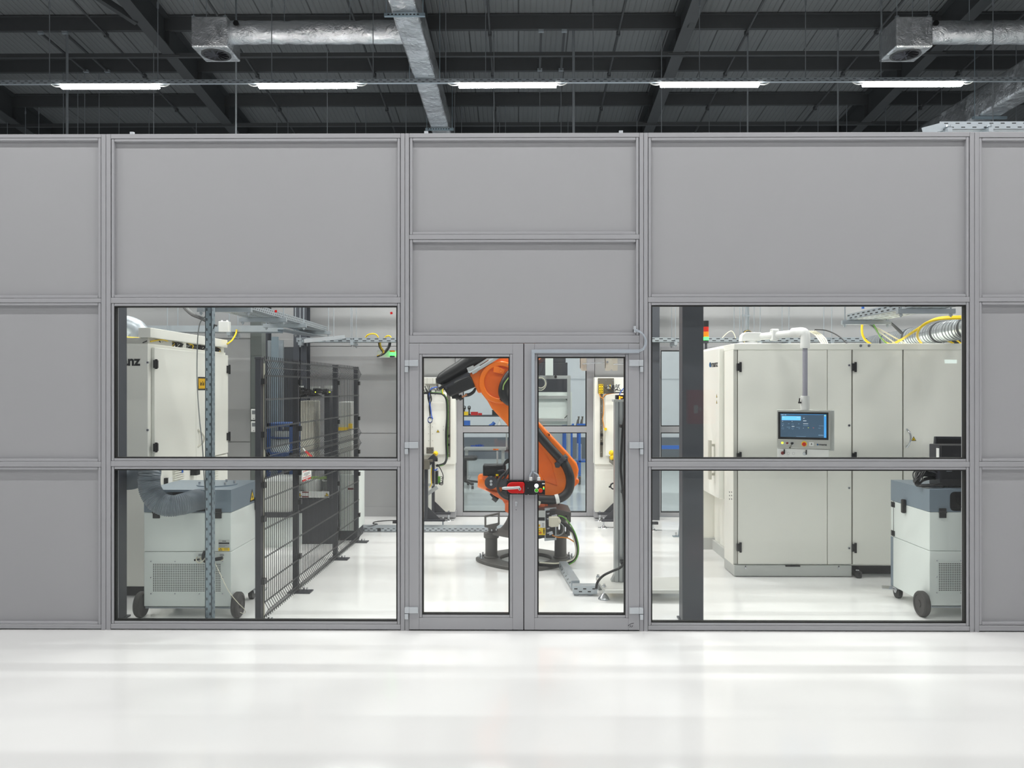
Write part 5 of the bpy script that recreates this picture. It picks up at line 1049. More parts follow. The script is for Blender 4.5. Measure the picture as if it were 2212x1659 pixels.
# ---------------- cable trays
def tray(lab, axis, c0, c1, a0, a1, z, h, holes, name='cable_tray', hang=(), hang_top=4.6, dots=False):
    """trough: side rails at c0 and c1, running a0..a1 along axis"""
    o = thing(name, lab, 'cable tray', ((c0 + c1) / 2, (a0 + a1) / 2, z) if axis == 'y' else ((a0 + a1) / 2, (c0 + c1) / 2, z), 'cable trays')
    mb = MB(); bb = (lambda u0, u1, v0, v1, w0, w1, m=0: mb.box(u0, u1, v0, v1, w0, w1, m)) if axis == 'y' else (lambda u0, u1, v0, v1, w0, w1, m=0: mb.box(v0, v1, u0, u1, w0, w1, m))
    bb(c0, c0 + .002, a0, a1, z, z + h); bb(c1 - .002, c1, a0, a1, z, z + h); bb(c0, c1, a0, a1, z, z + .002)
    n = int((a1 - a0) / holes)
    for i in range(n):
        v = a0 + .02 + i * holes; ln = holes * (.28 if dots else .45)
        for k, f in enumerate((.3, .72)):
            s = holes / 2 if k else 0
            for c_ in (c0 - .0005, c1 + .0005): bb(c_ - .0006, c_ + .0006, v + s, v + s + ln, z + h * f - .005, z + h * f + .005, 1)
        for k in range(3):
            u = c0 + (c1 - c0) * (k + .5) / 3; bb(u - .006, u + .006, v + (holes / 2 if k % 2 else 0), v + (holes / 2 if k % 2 else 0) + ln, z - .0012, z + .0002, 2)
    mb.build('trough', ['galvanised', 'black', 'steel_brown'], o)
    for v in hang:
        mb = MB()
        if axis == 'y':
            mb.bar((c0 - .07, v, z - .022), (c1 + .07, v, z - .022), .04, .04)
            for c_ in (c0 - .04, c1 + .04): mb.cyl((c_, v, z - .07), (c_, v, hang_top), .006, 6).cyl((c_, v, z - .06), (c_, v, z - .045), .014, 6)
        else:
            mb.bar((v, c0 - .07, z - .022), (v, c1 + .07, z - .022), .04, .04)
            for c_ in (c0 - .04, c1 + .04): mb.cyl((v, c_, z - .07), (v, c_, hang_top), .006, 6).cyl((v, c_, z - .06), (v, c_, z - .045), .014, 6)
        mb.build('tray_hanger', 'galvanised', o)
    if hang:
        mb = MB()
        for c_ in (c0 - .04, c1 + .04):
            if axis == 'y': mb.box(c_ - .02, c_ + .02, .08, YW, HT - .08, HT - .05)
            else: mb.box(max(a0 - .2, -7.2), a1 + .2, c_ - .02, c_ + .02, HT - .03, HT)
        mb.build('carrier_rail', 'galvanised', o)
    return o
zt8 = wz(716, 4.0); XA, XB = wx(650, 4.0), wx(707, 4.0)
HT = 3.64
tray('perforated cable tray running away above the mesh fence', 'y', XA, XB, .45, 4.0, zt8, .06, .06, hang=(.95, 2.0, 2.75, 3.9), hang_top=HT, dots=True)
Y2 = 3.15; z2 = wz(717, Y2)
tray('solid side cable tray crossing behind the slotted strut post', 'x', Y2, Y2 + .2, -4.6, wx(600, Y2), z2, .075, 9, hang=(wx(365, Y2), wx(498, Y2)), hang_top=HT)
mb = MB(); p = P(485, 706, Y2 - .05)
mb.box(p.x - .055, p.x + .055, Y2 - .09, Y2 - .001, p.z - .06, p.z + .06).cyl((p.x - .03, Y2 - .05, p.z + .06), (p.x - .03, Y2 - .05, p.z + .075), .012, 8).cyl((p.x + .03, Y2 - .05, p.z + .06), (p.x + .03, Y2 - .05, p.z + .075), .012, 8)
tag(mb.build('junction_box', 'white_plastic', bevel=.006), 'white junction box on the cable tray left of the fence', 'junction box')
tag(MB().tube(spl([P(511, 712, Y2 - .02), P(509, 722, Y2 - .05), P(501, 735, Y2 - .3), P(491, 743, 2.6)]), .009, 6).build('yellow_cable', 'yellow_cable'), 'thin yellow cable drooping from tray to the left cabinet', 'cable')
Y3 = 4.9; z3 = wz(739, Y3)
tray('slotted cable tray along the back wall, whole width of the room', 'x', Y3, Y3 + .2, wx(640, Y3), 7.0, z3, .062, .11, hang=[wx(px, Y3) for px in (650, 762, 1458, 1596, 1640, 1702, 1794)], hang_top=HT)
tag(MB().tube(spl([P(788, 732, 4.98), P(794, 724, 4.96), P(804, 721, 4.95), P(813, 723, 4.95), P(818, 731, 4.96)]), .01, 6).tube(spl([P(830, 731, 4.98), P(836, 726, 4.96), P(842, 726, 4.96), P(846, 731, 4.96)]), .01, 6).build('yellow_cable', 'yellow_cable'), 'yellow cable looping above the back wall tray', 'cable')
# strut joining the trays behind the fence, and the rods
mb = MB().bar((wx(660, 4.6), 4.5, zt8 - .09), (wx(735, 4.6), 4.85, z3 + .07), .04, .05).bar((wx(600, 3.3), 3.25, z2 + .04), (wx(690, 4.2), 4.15, zt8 - .05), .2, .01)
tag(mb.build('tray_link', 'galvanised'), 'metal link joining the trays above the mesh fence', 'tray link')
for i, (px, Y) in enumerate(((721, 4.55), (758, 4.85))):
    x_ = wx(px, Y); tag(MB().cyl((x_, Y, z3 + .05), (x_, Y, HT), .006, 6).build('tray_rod', 'galvanised'), 'thin rod over the back wall tray, %s of two right of the fence' % ('left' if not i else 'right'), 'rod', 'tray rods')
# floor trunking
tr_ = thing('floor_trunking', 'galvanised slotted trunking lying across the floor behind the doors', 'trunking', (wx(900, 4.07), 4.1, 0))
xa, xb = wx(560, 4.07), wx(1100, 4.07); mb = MB().box(xa, xb, 4.07, 4.27, .008, .058)
k = 0; x = xa + .03
while x < xb - .05:
    mb.box(x, x + .03, 4.068, 4.07, .02, .028, 1); mb.box(x + .035, x + .065, 4.068, 4.07, .04, .047, 1); x += .07
mb.box(wx(815, 4.06), wx(822, 4.06), 4.066, 4.07, .012, .05, 1)
mb.build('cover', ['galvanised', 'black'], tr_)
mb = MB()
for x in (xa + .2, wx(830, 4.1), wx(965, 4.1)): mb.box(x, x + .1, 4.09, 4.25, 0, .008)
mb.build('foot', 'black', tr_)
tag(MB().tube(spl([P(770, 1136, 4.3), P(780, 1139, 4.2), P(800, 1137, 4.15), P(815, 1133, 4.35), P(806, 1131, 4.5), P(812, 1127, 4.7), P(840, 1124.5, 4.8), P(875, 1124, 4.8)]), .008, 6).box(wx(848, 4.5), wx(866, 4.5), 4.5, 4.53, .035, .065).build('loose_cable', 'black_cable'), 'loose black cable lying over the floor trunking by the fence', 'cable')
# ============================================================ orange robot behind the double door
YR = 2.45; sR = (YR + 6) / F
def Q(px, py, dy=0.0): return P(px, py, YR + dy)
def q2(pts, dy=0.0): return [(Q(x, y, dy).x, Q(x, y, dy).z) for x, y in pts]
cxr = Q(1136, 1000).x
rb = thing('industrial_robot', 'orange industrial robot arm on a dark four-column stand', 'robot', (cxr, YR, 0))
# floor ring with four columns
n = 48; outer = []; inner = []
for i in range(n):
    a = 2 * math.pi * i / n; c_, s_ = math.cos(a), math.sin(a); e_ = 1.45
    r_ = (abs(c_) ** e_ + abs(s_) ** e_) ** (-1 / e_); outer.append((cxr + .525 * r_ * c_, YR - .02 + .525 * r_ * s_)); inner.append((cxr + .27 * c_, YR - .02 + .27 * s_))
fr_ = MB().ring(outer, inner, 'z', 0, .035).build('floor_ring', 'robot_grey', rb, bevel=.006)
for dx, dy in ((-1, 0), (1, 0), (0, -1), (0, 1)):
    for k in (-1, 0, 1):
        u, v = dx * .455 + (-dy) * k * .07, dy * .455 + dx * k * .07
        if k == 0: u, v = dx * .48, dy * .48
        MB().cyl((cxr + u, YR - .02 + v, .035), (cxr + u, YR - .02 + v, .047), .018, 6).cyl((cxr + u, YR - .02 + v, .047), (cxr + u, YR - .02 + v, .075), .008, 8).cyl((cxr + u, YR - .02 + v, .035), (cxr + u, YR - .02 + v, .039), .025, 14).build('anchor_bolt', 'chrome', fr_)
    x_, y_ = cxr + dx * .362, YR - .02 + dy * .362
    col_ = MB().cyl((x_, y_, .03), (x_, y_, .25), .063, 24).lathe((x_, y_, .035), (0, 0, 1), [(.078, 0), (.078, .012), (.064, .02)], 24).build('column', 'robot_grey', rb)
    MB().lathe((x_, y_, .24), (0, 0, 1), [(.075, 0), (.08, .005), (.08, .05), (.07, .058)], 24).build('column_flange', 'robot_grey', col_)
# cast foot: flared body with four lobes
mb = MB(); prof = [(.40, .285), (.40, .305), (.33, .315), (.27, .335), (.235, .37), (.205, .42), (.185, .47), (.175, .53)]; N = 64; vs = []
for r0, z in prof:
    for i in range(N):
        a = 2 * math.pi * i / N; lob = .80 + .20 * (math.cos(2 * a) ** 2) ** 1.5; f = lob if r0 > .26 else 1 - (1 - lob) * max(0, (r0 - .18) / .1)
        vs.append((cxr + r0 * f * math.cos(a), YR + r0 * f * math.sin(a), z))
fs = [(i * N + j, i * N + (j + 1) % N, (i + 1) * N + (j + 1) % N, (i + 1) * N + j) for i in range(len(prof) - 1) for j in range(N)] + [tuple(range(N - 1, -1, -1)), tuple(range((len(prof) - 1) * N, len(prof) * N))]
mb.add(vs, fs); foot = mb.build('cast_foot', 'robot_grey', rb)
# rating handle frame on the left lobe
pts_o = q2([(1046.5, 1114), (1079.5, 1107), (1079.5, 1132), (1073, 1137), (1073, 1146), (1055, 1148.5), (1055, 1140), (1046.5, 1138)], -.06); ci = q2([(1050.5, 1117), (1075.5, 1111.5), (1075.5, 1129), (1072, 1130.5), (1066, 1131.5), (1058, 1133), (1054, 1134), (1050.5, 1134.5)], -.06)
MB().ring(pts_o, ci, 'y', YR - .075, YR - .045).box(Q(1053, 1148).x, Q(1076, 1148).x, YR - .11, YR, .29, .305).cyl(Q(1063, 1147, -.09), Q(1063, 1143, -.09), .012, 6, 1).cyl(Q(1073, 1146, -.09), Q(1073, 1142, -.09), .012, 6, 1).build('transport_handle', ['robot_grey', 'chrome'], foot)
# terminal box on the right
bxm = MB().box(Q(1150, 1150).x, Q(1199, 1100, -.30).x, YR - .36, YR + .05, Q(1170, 1160, -.3).z, Q(1170, 1101, -.3).z)
tb_ = bxm.build('terminal_box', 'black', rb, bevel=.006)
p0_, p1_ = Q(1163, 1123, -.365), Q(1178, 1101, -.365)
MB().box(p0_.x, Q(1178, 1100, -.365).x, YR - .364, YR - .36, Q(1163, 1117.5, -.365).z, Q(1163, 1103, -.365).z).build('type_plate', 'plinth_grey', tb_)
mb = MB().box(p0_.x - .02, Q(1178, 1100, -.365).x, YR - .364, YR - .36, Q(1163, 1140, -.365).z, Q(1163, 1125, -.365).z)
for k in range(5): mb.box(Q(1171, 1100, -.365).x, Q(1176 - k % 2, 1100, -.365).x, YR - .3655, YR - .364, Q(1163, 1130 + k * 1.8, -.365).z - .003, Q(1163, 1130 + k * 1.8, -.365).z, 1)
mb.box(Q(1163, 1100, -.365).x, Q(1167, 1100, -.365).x, YR - .3655, YR - .364, Q(1163, 1138, -.365).z, Q(1163, 1133, -.365).z, 2); mb.build('info_label', ['paper', 'print_grey', 'sign_yellow'], tb_)
mb = MB().box(p0_.x - .02, Q(1178, 1100, -.365).x, YR - .364, YR - .36, Q(1163, 1156, -.365).z, Q(1163, 1140.5, -.365).z)
fx, fz = Q(1175, 1149, -.365).x, Q(1175, 1153, -.365).z
mb.cyl((fx, YR - .366, fz + .05), (fx, YR - .364, fz + .05), .006, 10, 1).box(fx - .006, fx + .006, YR - .366, YR - .364, fz + .018, fz + .043, 1).box(fx - .006, fx - .001, YR - .366, YR - .364, fz, fz + .018, 1).box(fx + .001, fx + .006, YR - .366, YR - .364, fz, fz + .018, 1).box(fx - .05, fx - .025, YR - .366, YR - .364, fz + .004, fz + .014, 2).tube([(fx - .06, YR - .366, fz + .02), (fx - .045, YR - .366, fz + .035), (fx - .03, YR - .366, fz + .02)], .002, 5, 1)
mb.build('warning_label', ['yellow', 'black', 'red'], tb_)
ang = Vector((.9, .42, 0)).normalized()
c0 = Q(1189, 1132, -.33); MB().obox(c0, ang, (0, 0, 1), .065, .165, .006).build('connector_plate', 'galvanised', tb_)
MB().obox(Q(1196, 1126, -.36) + Vector((.0, -.02, 0)), ang, (0, 0, 1), .045, .05, .03).cyl(Q(1203, 1126, -.37), Q(1210, 1127, -.36), .028, 14).build('plug_housing', 'ivory', tb_, bevel=.008)
mb = MB()
for px, py in ((1184, 1108), (1184, 1119), (1184, 1140), (1184, 1150)): mb.cyl(Q(px, py, -.36), Q(px, py, -.345), .016, 12)
mb.cyl(Q(1191, 1115, -.36), Q(1203, 1113, -.35), .013, 10).cyl(Q(1186, 1153, -.36), Q(1194, 1150, -.36), .022, 10); mb.build('fittings', 'chrome', tb_)
mb = MB()
for pa, pb in ((1199, 1207), (1210, 1221), (1223, 1232)):
    a, b = Q(pa, 1100, -.1).x, Q(pb, 1100, -.1).x; mb.box(a, b, YR - .2, YR + .1, Q(1200, 1125 if pa > 1205 else 1119, -.1).z, Q(1200, 1101, -.1).z).box(a + .005, b - .005, YR - .15, YR + .05, Q(1200, 1156, -.1).z, Q(1200, 1122, -.1).z)
mb.build('drive_connector', 'robot_grey', rb, bevel=.008)
MB().prism(q2([(1150, 1103), (1150, 1093), (1195, 1088), (1229, 1096), (1229, 1103), (1199, 1102)]), 'y', YR - .34, YR + .15).cyl(Q(1196, 1089, -.2), Q(1196, 1085, -.2), .01, 8).cyl(Q(1207, 1091, -.2), Q(1207, 1087, -.2), .01, 8).build('cover_plate', 'steel_brown_dark', rb, bevel=.006)
# turning column and carousel
MB().lathe((Q(1137, 1000).x, YR, 0), (0, 0, 1), [(.20, .50), (.225, .52), (.225, .60), (.21, .63)], 32).build('turning_ring', 'orange_dark', rb)
MB().prism(q2([(1091, 1085), (1091, 1103), (1097, 1106), (1103, 1101), (1112, 1101), (1112, 1080)], -.1), 'y', YR - .16, YR + .16).prism(q2([(1162, 1075), (1183, 1078), (1183, 1096), (1162, 1099)], -.05), 'y', YR - .12, YR + .2).build('ring_lugs', 'orange_dark', rb, bevel=.006)
car = MB().prism(q2([(1100, 1078), (1105, 1030), (1150, 990), (1190, 1000), (1236, 1030), (1240, 1052), (1228, 1068), (1190, 1082)], .1), 'y', YR - .02, YR + .3).build('carousel', 'orange', rb, bevel=.02)
d0 = Q(1195, 1048, -.0); u = Vector((-.45, -1, 0)).normalized()
mb = MB().cyl(d0 - u * .05, d0 + u * .05, .078, 24)
for dz in (-.045, 0, .045): mb.cyl(d0 + u * .05 + Vector((.03, 0, dz)), d0 + u * .058 + Vector((.03, 0, dz)), .013, 10, 1)
mb.build('axis_motor_flange', ['black', 'anthracite'], rb)
# link arm: side outline with rounded elbow
arc = [(1081 + 47 * math.cos(R(a)), 826 - 47 * math.sin(R(a))) for a in range(20, 226, 12)]
link = arc + [(1053, 866), (1062, 882), (1076, 897), (1090, 911), (1100, 924), (1113, 946), (1121, 975), (1122, 1010), (1140, 1050), (1160, 1070), (1196, 1078), (1226, 1066), (1240, 1046), (1248, 1026), (1250, 1014), (1246, 1001), (1225, 976), (1190, 939), (1161, 908), (1138, 885), (1126, 862)]
la = MB().prism(q2(link, -.1), 'y', YR - .13, YR + .05).build('link_arm', 'orange', rb, bevel=.022, seg=3)
MB().prism(q2([(1238, 1030), (1250, 1035), (1249, 1042), (1232, 1056), (1222, 1060)], .0), 'y', YR - .08, YR + .1).build('arm_lug', 'orange', la, bevel=.008)
ec = Q(1081, 826, -.14)
MB().ring(circ(ec.x, ec.z, .22, 40), circ(ec.x, ec.z, .165, 40), 'y', YR - .165, YR - .12).build('elbow_ring', 'orange', la, bevel=.012)
MB().prism(circ(ec.x, ec.z, .168, 40), 'y', YR - .14, YR - .12).build('elbow_cover', 'orange_deep', la)
ep_ = Q(1183, 939, -.14); MB().cyl((ep_.x, YR - .17, ep_.z), (ep_.x, YR - .12, ep_.z), .022, 14).cyl((ep_.x + .015, YR - .18, ep_.z), (ep_.x + .015, YR - .165, ep_.z), .008, 10, 1).build('arm_bolt', ['orange', 'black'], la)
MB().prism(q2([(1161, 956), (1161, 1010), (1176, 1040), (1205, 1050), (1192, 1000)], -.13), 'y', YR - .145, YR - .1).build('arm_cover', 'orange_deep', la, bevel=.01)
# upper arm with the black rear motors
ua = MB().prism(q2([(1028, 837), (1004, 811.5), (1012, 808), (1030, 800.5), (1075, 773), (1161, 728), (1245, 684), (1252, 712), (1166, 776), (1120, 806), (1060, 842), (1034, 850)], 0), 'y', YR - .115, YR + .17).build('upper_arm', 'orange', rb, bevel=.02, seg=3)
MB().prism(q2([(1066, 804), (1067, 792), (1075, 791.5), (1091, 799), (1087, 808)], -.15), 'y', YR - .172, YR - .11).lathe((Q(1082, 800.5, -.17).x, YR - .172, Q(1082, 800.5, -.17).z), (0, -1, 0), [(.018, 0), (.018, .004), (.012, .004), (.012, .002)], 14).build('arm_lug', 'orange', ua, bevel=.005)
MB().cyl(Q(1096, 789, -.15), Q(1101, 785, -.15), .016, 10).build('bolt', 'chrome', ua)
mb = MB().bar(Q(1027, 802, -.15), Q(1080, 770, -.15), .05, .025).bar(Q(1015, 800, -.14), Q(1064, 769, -.14), .03, .02)
mb.bar(Q(1010, 799, -.15), Q(1024, 793, -.15), .04, .04).bar(Q(1020, 806, -.15), Q(1030, 801, -.15), .04, .03); mb.build('guide_rails', 'alu', ua)
mt_ = MB().tube([Q(948, 829, -.05), Q(950, 824, -.05), Q(956, 818, -.05), Q(972, 808, -.05), Q(994, 795, -.05), Q(1016, 780, -.05), Q(1040, 765, -.05)], [.03, .05, .066, .072, .076, .08, .08], 20)
mt_.tube([Q(1017, 779, -.05), Q(1024, 774.5, -.05)], .088, 20).tube([Q(1026, 774, -.05), Q(1045, 762, -.05)], .096, 20); mt_.build('wrist_motor', 'black', rb)
MB().bar(Q(949, 840, -.1), Q(1012, 806, -.1), .1, .03).bar(Q(962, 838, -.1), Q(1015, 808, -.1), .12, .035, 1).build('motor_rail', ['black', 'anthracite'], rb)
MB().bar(Q(968, 846, -.06), Q(1023, 824, -.06), .2, .12).bar(Q(980, 828, -.15), Q(1016, 812, -.15), .03, .03).build('drive_motor', 'black', rb, bevel=.02)
mb = MB()
for a, b in (((962, 842), (969, 847)), ((970, 846), (977, 850))): mb.cyl(Q(a[0], a[1] + 1, -.06), Q(a[0] + 5, a[1] - 2, -.06), .078, 16)
mb.cyl(Q(984, 860, -.06), Q(993, 857, -.06), .025, 12).cyl(Q(991, 861, -.06), Q(999, 857, -.06), .028, 12).box(Q(978, 858).x, Q(992, 858).x, YR - .12, YR, Q(985, 861).z, Q(985, 850).z); mb.build('motor_plug', 'black', rb, bevel=.006)
MB().bar(Q(998, 858, -.1), Q(1009, 852, -.1), .03, .018).build('copper_strap', 'copper', rb)
MB().tube(spl([Q(1005, 852, -.1), Q(1014, 851, -.1), Q(1022, 846, -.1), Q(1026, 840, -.1)]), .011, 8).tube(spl([Q(1003, 856, -.1), Q(1014, 854, -.1), Q(1024, 847, -.1), Q(1027, 838, -.1)]), .01, 8).build('motor_cable', 'black_cable', rb)
# hose loop over the elbow and the hose along the arm
MB().tube(spl([Q(1106, 868, -.24), Q(1096, 862, -.25), Q(1088, 850, -.26), Q(1089, 835, -.26), Q(1097, 818, -.26), Q(1108, 806, -.25), Q(1130, 800, -.2)], 8), .055, 16).build('elbow_hose', 'black', rb)
MB().tube(spl([Q(1103, 811, -.31), Q(1094, 822, -.325), Q(1088, 832, -.325), Q(1086.5, 842, -.315)]), .006, 6).build('green_cable', 'lime_bar', rb)
MB().prism(q2([(1079, 862), (1086, 853), (1092, 862), (1090, 868), (1083, 867)], -.2), 'y', YR - .24, YR - .13).build('hose_bracket', 'black', rb, bevel=.004)
ah = spl([Q(1130, 895, -.2), Q(1150, 920, -.2), Q(1168, 944, -.21), Q(1190, 969, -.21), Q(1210, 991, -.21), Q(1222, 1006, -.22), Q(1230, 1025, -.24), Q(1232, 1042, -.25), Q(1228, 1060, -.26), Q(1216, 1073, -.27), Q(1198, 1079, -.28), Q(1180, 1079, -.28), Q(1155, 1078, -.26)], 8)
hs_ = MB().tube(ah, .046, 18).build('arm_hose', 'black', rb)
MB().cyl(Q(1211, 989, -.21), Q(1218, 997, -.215), .064, 20).prism(q2([(1198, 1002), (1203, 998), (1212, 1003), (1208, 1010), (1200, 1010)], -.24), 'y', YR - .26, YR - .16).prism(q2([(1216, 986), (1224, 985), (1227, 995), (1222, 999)], -.24), 'y', YR - .26, YR - .16).build('hose_clamp', 'anthracite', rb, bevel=.004)
MB().tube([Q(1199.5, 1078.7, -.28), Q(1207, 1077, -.277)], .0485, 18).build('hose_label', 'paper', hs_)
MB().bar(Q(1166, 1082, -.3), Q(1163, 1091, -.3), .03, .03).build('valve', 'ivory', rb, bevel=.004)
# counterweight / wrist cluster on the left
MB().tube([Q(1032.5, 1037, .0), Q(1034, 1037, .0), Q(1038, 1038, .0), Q(1060, 1046, .0), Q(1105, 1060, .05)], [.045, .068, .078, .082, .1], 24).build('drive_cylinder', 'orange', rb)
MB().prism(q2([(1042, 1024), (1054, 1021), (1058, 1028), (1100, 1023), (1100, 1036), (1058, 1040), (1042, 1032)], 0), 'y', YR - .1, YR + .1).prism(q2([(1048, 1056), (1074, 1062), (1100, 1062), (1100, 1095), (1092, 1090), (1085, 1079), (1070, 1071)], -.05), 'y', YR - .1, YR + .1).build('drive_housing', 'orange_dark', rb, bevel=.012)
dc = Q(1061, 1042, -.12); MB().cyl((dc.x, YR - .15, dc.z), (dc.x, YR - .06, dc.z), .067, 28).box(dc.x, dc.x + .2, YR - .13, YR - .07, dc.z - .05, dc.z + .035).build('flange_disc', 'anthracite', rb, bevel=.005)
mb = MB()
for dz in (-.016, .016): mb.cyl((dc.x, YR - .158, dc.z + dz), (dc.x, YR - .149, dc.z + dz), .0145, 14)
mb.cyl((dc.x, YR - .153, dc.z + .06), (dc.x, YR - .149, dc.z + .06), .004, 8); mb.build('flange_bolt', 'chrome', rb)
MB().box(Q(1044, 1010).x, Q(1093, 1010).x, YR - .1, YR + .12, Q(1060, 1027).z, Q(1060, 1003.5).z).build('drive_box', 'black', rb, bevel=.006)
MB().cyl(Q(1074, 1033, -.1), Q(1074, 1026, -.1), .011, 10, 1).cyl(Q(1074, 1028, -.1), Q(1074, 1024, -.1), .015, 12).build('vent_plug', ['yellow', 'anthracite'], rb)
MB().prism(q2([(1075, 1016), (1088, 1013), (1093, 1018), (1086, 1017)], -.12), 'y', YR - .2, YR - .1).box(Q(1072.5, 1002).x, Q(1076, 1002).x, YR - .02, YR + .02, Q(1074, 1005).z, Q(1074, 975).z, 1).build('sensor_bracket', ['anthracite', 'alu'], rb)
mb = MB()
for k in range(4): mb.tube(spl([Q(1086 + k, 1012, -.15), Q(1090, 1000 + k, -.16), Q(1096, 993 + 2 * k, -.17), Q(1106, 991 + k, -.17)]), .009, 6)
mb.tube(spl([Q(1103, 1010, -.22), Q(1096, 1018, -.24), Q(1083, 1030, -.26), Q(1076, 1042, -.27), Q(1075.5, 1055, -.27), Q(1080, 1066, -.26), Q(1089, 1074, -.25), Q(1101, 1079, -.24)], 8), .014, 10)
mb.tube(spl([Q(1101, 1016, -.25), Q(1094, 1026, -.26), Q(1087, 1038, -.26)]), .012, 8)
mb.cyl(Q(1066, 1073, -.05), Q(1075, 1080, -.05), .035, 14).bar(Q(1062, 1064, -.05), Q(1074, 1078, -.05), .05, .05).cyl(Q(1083, 1062, -.1), Q(1101, 1072, -.1), .035, 14)
mb.build('drive_cables', 'black_cable', rb)
# cables from the terminal box to the floor
mb = MB().tube(spl([Q(1207, 1126, -.36), Q(1220, 1132, -.36), Q(1234, 1145, -.36), Q(1243, 1163, -.36), Q(1247, 1183, -.36), Q(1245, 1200, -.36), Q(1236, 1212, -.38), Q(1218, 1219, -.4), Q(1195, 1221, -.42), Q(1170, 1219, -.43), Q(1150, 1214, -.43)], 8), .0195, 12).build('power_cable', 'black_cable', rb)
mb = MB().tube(spl([Q(1206, 1114, -.36), Q(1217, 1117, -.37), Q(1230, 1130, -.38), Q(1243, 1153, -.39), Q(1249, 1178, -.39), Q(1247, 1202, -.39), Q(1238, 1214, -.4), Q(1226, 1221, -.42)], 8), .0055, 8)
mb.tube(spl([Q(1193, 1156, -.37), Q(1203, 1160, -.37), Q(1216, 1161, -.38), Q(1228, 1163, -.39), Q(1241, 1171, -.39)], 8), .006, 8, 1)
mb.tube(spl([Q(1210, 1130, -.38), Q(1217, 1137, -.4), Q(1217, 1149, -.4), Q(1209, 1156, -.4), Q(1197, 1157, -.39)], 8), .006, 8, 2)
mb.tube(spl([Q(1222, 1118, -.3), Q(1228, 1140, -.34), Q(1236, 1155, -.38), Q(1244, 1185, -.4), Q(1240, 1205, -.41), Q(1225, 1213, -.43), Q(1200, 1217, -.45), Q(1165, 1215, -.46)], 8), .007, 8, 3)
mb.build('thin_cables', ['green_cable', 'orange_cable', 'grey_cable', 'ivory'], rb)
# ---------------- right of the robot: floor trunking, base plate, aluminium post
ft = thing('floor_trunking', 'galvanised angled cable trunking on the floor right of the robot', 'trunking', G(1250, 1280))
g0, g1 = G(1216, 1232), G(1243, 1276); dd = (g1 - g0).normalized(); sd = Vector((dd.y, -dd.x, 0)) * -1
mb = MB().obox((g0 + g1) / 2 + Vector((0, 0, .055)), dd, sd, (g1 - g0).length / 2, .038, .035)
e0_, e1_ = G(1238, 1287), G(1290, 1287)
mb.box(e0_.x, e1_.x, e0_.y, e0_.y + .1, .015, .085)
for px, py in ((1244, 1272), (1263, 1272), (1283, 1272), (1254, 1278), (1273, 1278)):
    p = P(px, py, e0_.y); mb.box(p.x - .014, p.x + .014, e0_.y - .0015, e0_.y, p.z - .005, p.z + .005, 1)
for k in range(12):
    c_ = g0 + dd * (.05 + k * (g1 - g0).length / 12.5) - sd * .0385; mb.obox(c_ + Vector((0, 0, .045 + (k % 2) * .02)), dd, sd, .014, .001, .005, 1)
mb.build('cover', ['galvanised', 'black'], ft); MB().box(e0_.x + .01, e0_.x + .05, e0_.y + .02, e0_.y + .08, 0, .015).box(e1_.x - .08, e1_.x - .04, e0_.y + .02, e0_.y + .08, 0, .015).build('foot', 'galvanised', ft)
pl = thing('post_base', 'aluminium profile post on a steel base plate by the right door edge', 'post', (1.0, 1.05, 0))
Ya, Yb_ = .80, 1.27; xl0 = P(1297, 1275, Ya).x; xl1 = P(1287, 1247, Yb_).x
MB().add([(x_, y_, z_) for z_ in (.075, .105) for x_, y_ in ((xl0 + .04, Ya), (1.45, Ya), (1.45, Yb_), (xl1, Yb_), (xl1 + .02, Ya + .1))], [(4, 3, 2, 1, 0), (5, 6, 7, 8, 9)] + [(i, (i + 1) % 5, 5 + (i + 1) % 5, 5 + i) for i in range(5)]).build('base_plate', 'plate_grey', pl, bevel=.004)
for px, py in ((1305, 1290), (1292, 1268)):
    g_ = G(px, py + 4); MB().cyl((g_.x, g_.y, .02), (g_.x, g_.y, .13), .011, 10).lathe((g_.x, g_.y, 0), (0, 0, 1), [(.052, 0), (.05, .008), (.03, .03), (.018, .045), (.012, .05)], 20).cyl((g_.x, g_.y, .105), (g_.x, g_.y, .115), .02, 6).build('levelling_foot', 'chrome', pl)
Yp_ = 1.08; a, b = wx(1328, Yp_), wx(1355, Yp_); zt_ = wz(868, Yp_); w_ = b - a
mb = MB().box(a, b, Yp_, Yp_ + .1, .105, zt_)
for f in (.28, .62): mb.box(a + w_ * f, a + w_ * (f + .09), Yp_ - .0008, Yp_ + .001, .106, zt_, 1)
for f in (.05, .4, .75): mb.box(a + w_ * f, a + w_ * (f + .2), Yp_ - .004, Yp_, .106, zt_)
mb.build('profile', ['alu', 'print_grey'], pl)
MB().box(a - .012, b + .02, Yp_ - .02, Yp_ + .12, zt_, zt_ + .022).build('end_cap', 'plinth_grey', pl, bevel=.003)
MB().prism([(a - .001, .106), (a - .03, .106), (a - .001, .16)], 'y', Yp_ + .01, Yp_ + .09).build('corner_bracket', 'alu', pl)
mb = MB().box(wx(1331, Yp_), b + .03, Yp_, Yp_ + .09, zt_ + .022, zt_ + .06)
pb_ = mb.build('beacon_unit', 'black', pl, bevel=.004)
mb = MB()
for px, py in ((1339, 857.5), (1339, 861), (1343.5, 858.5)): p = P(px, py, Yp_ - .01); mb.lathe((p.x, Yp_, p.z), (0, -1, 0), [(.007, 0), (.007, .004), (.003, .008)], 10)
mb.build('amber_light', 'amber_lit', pb_)
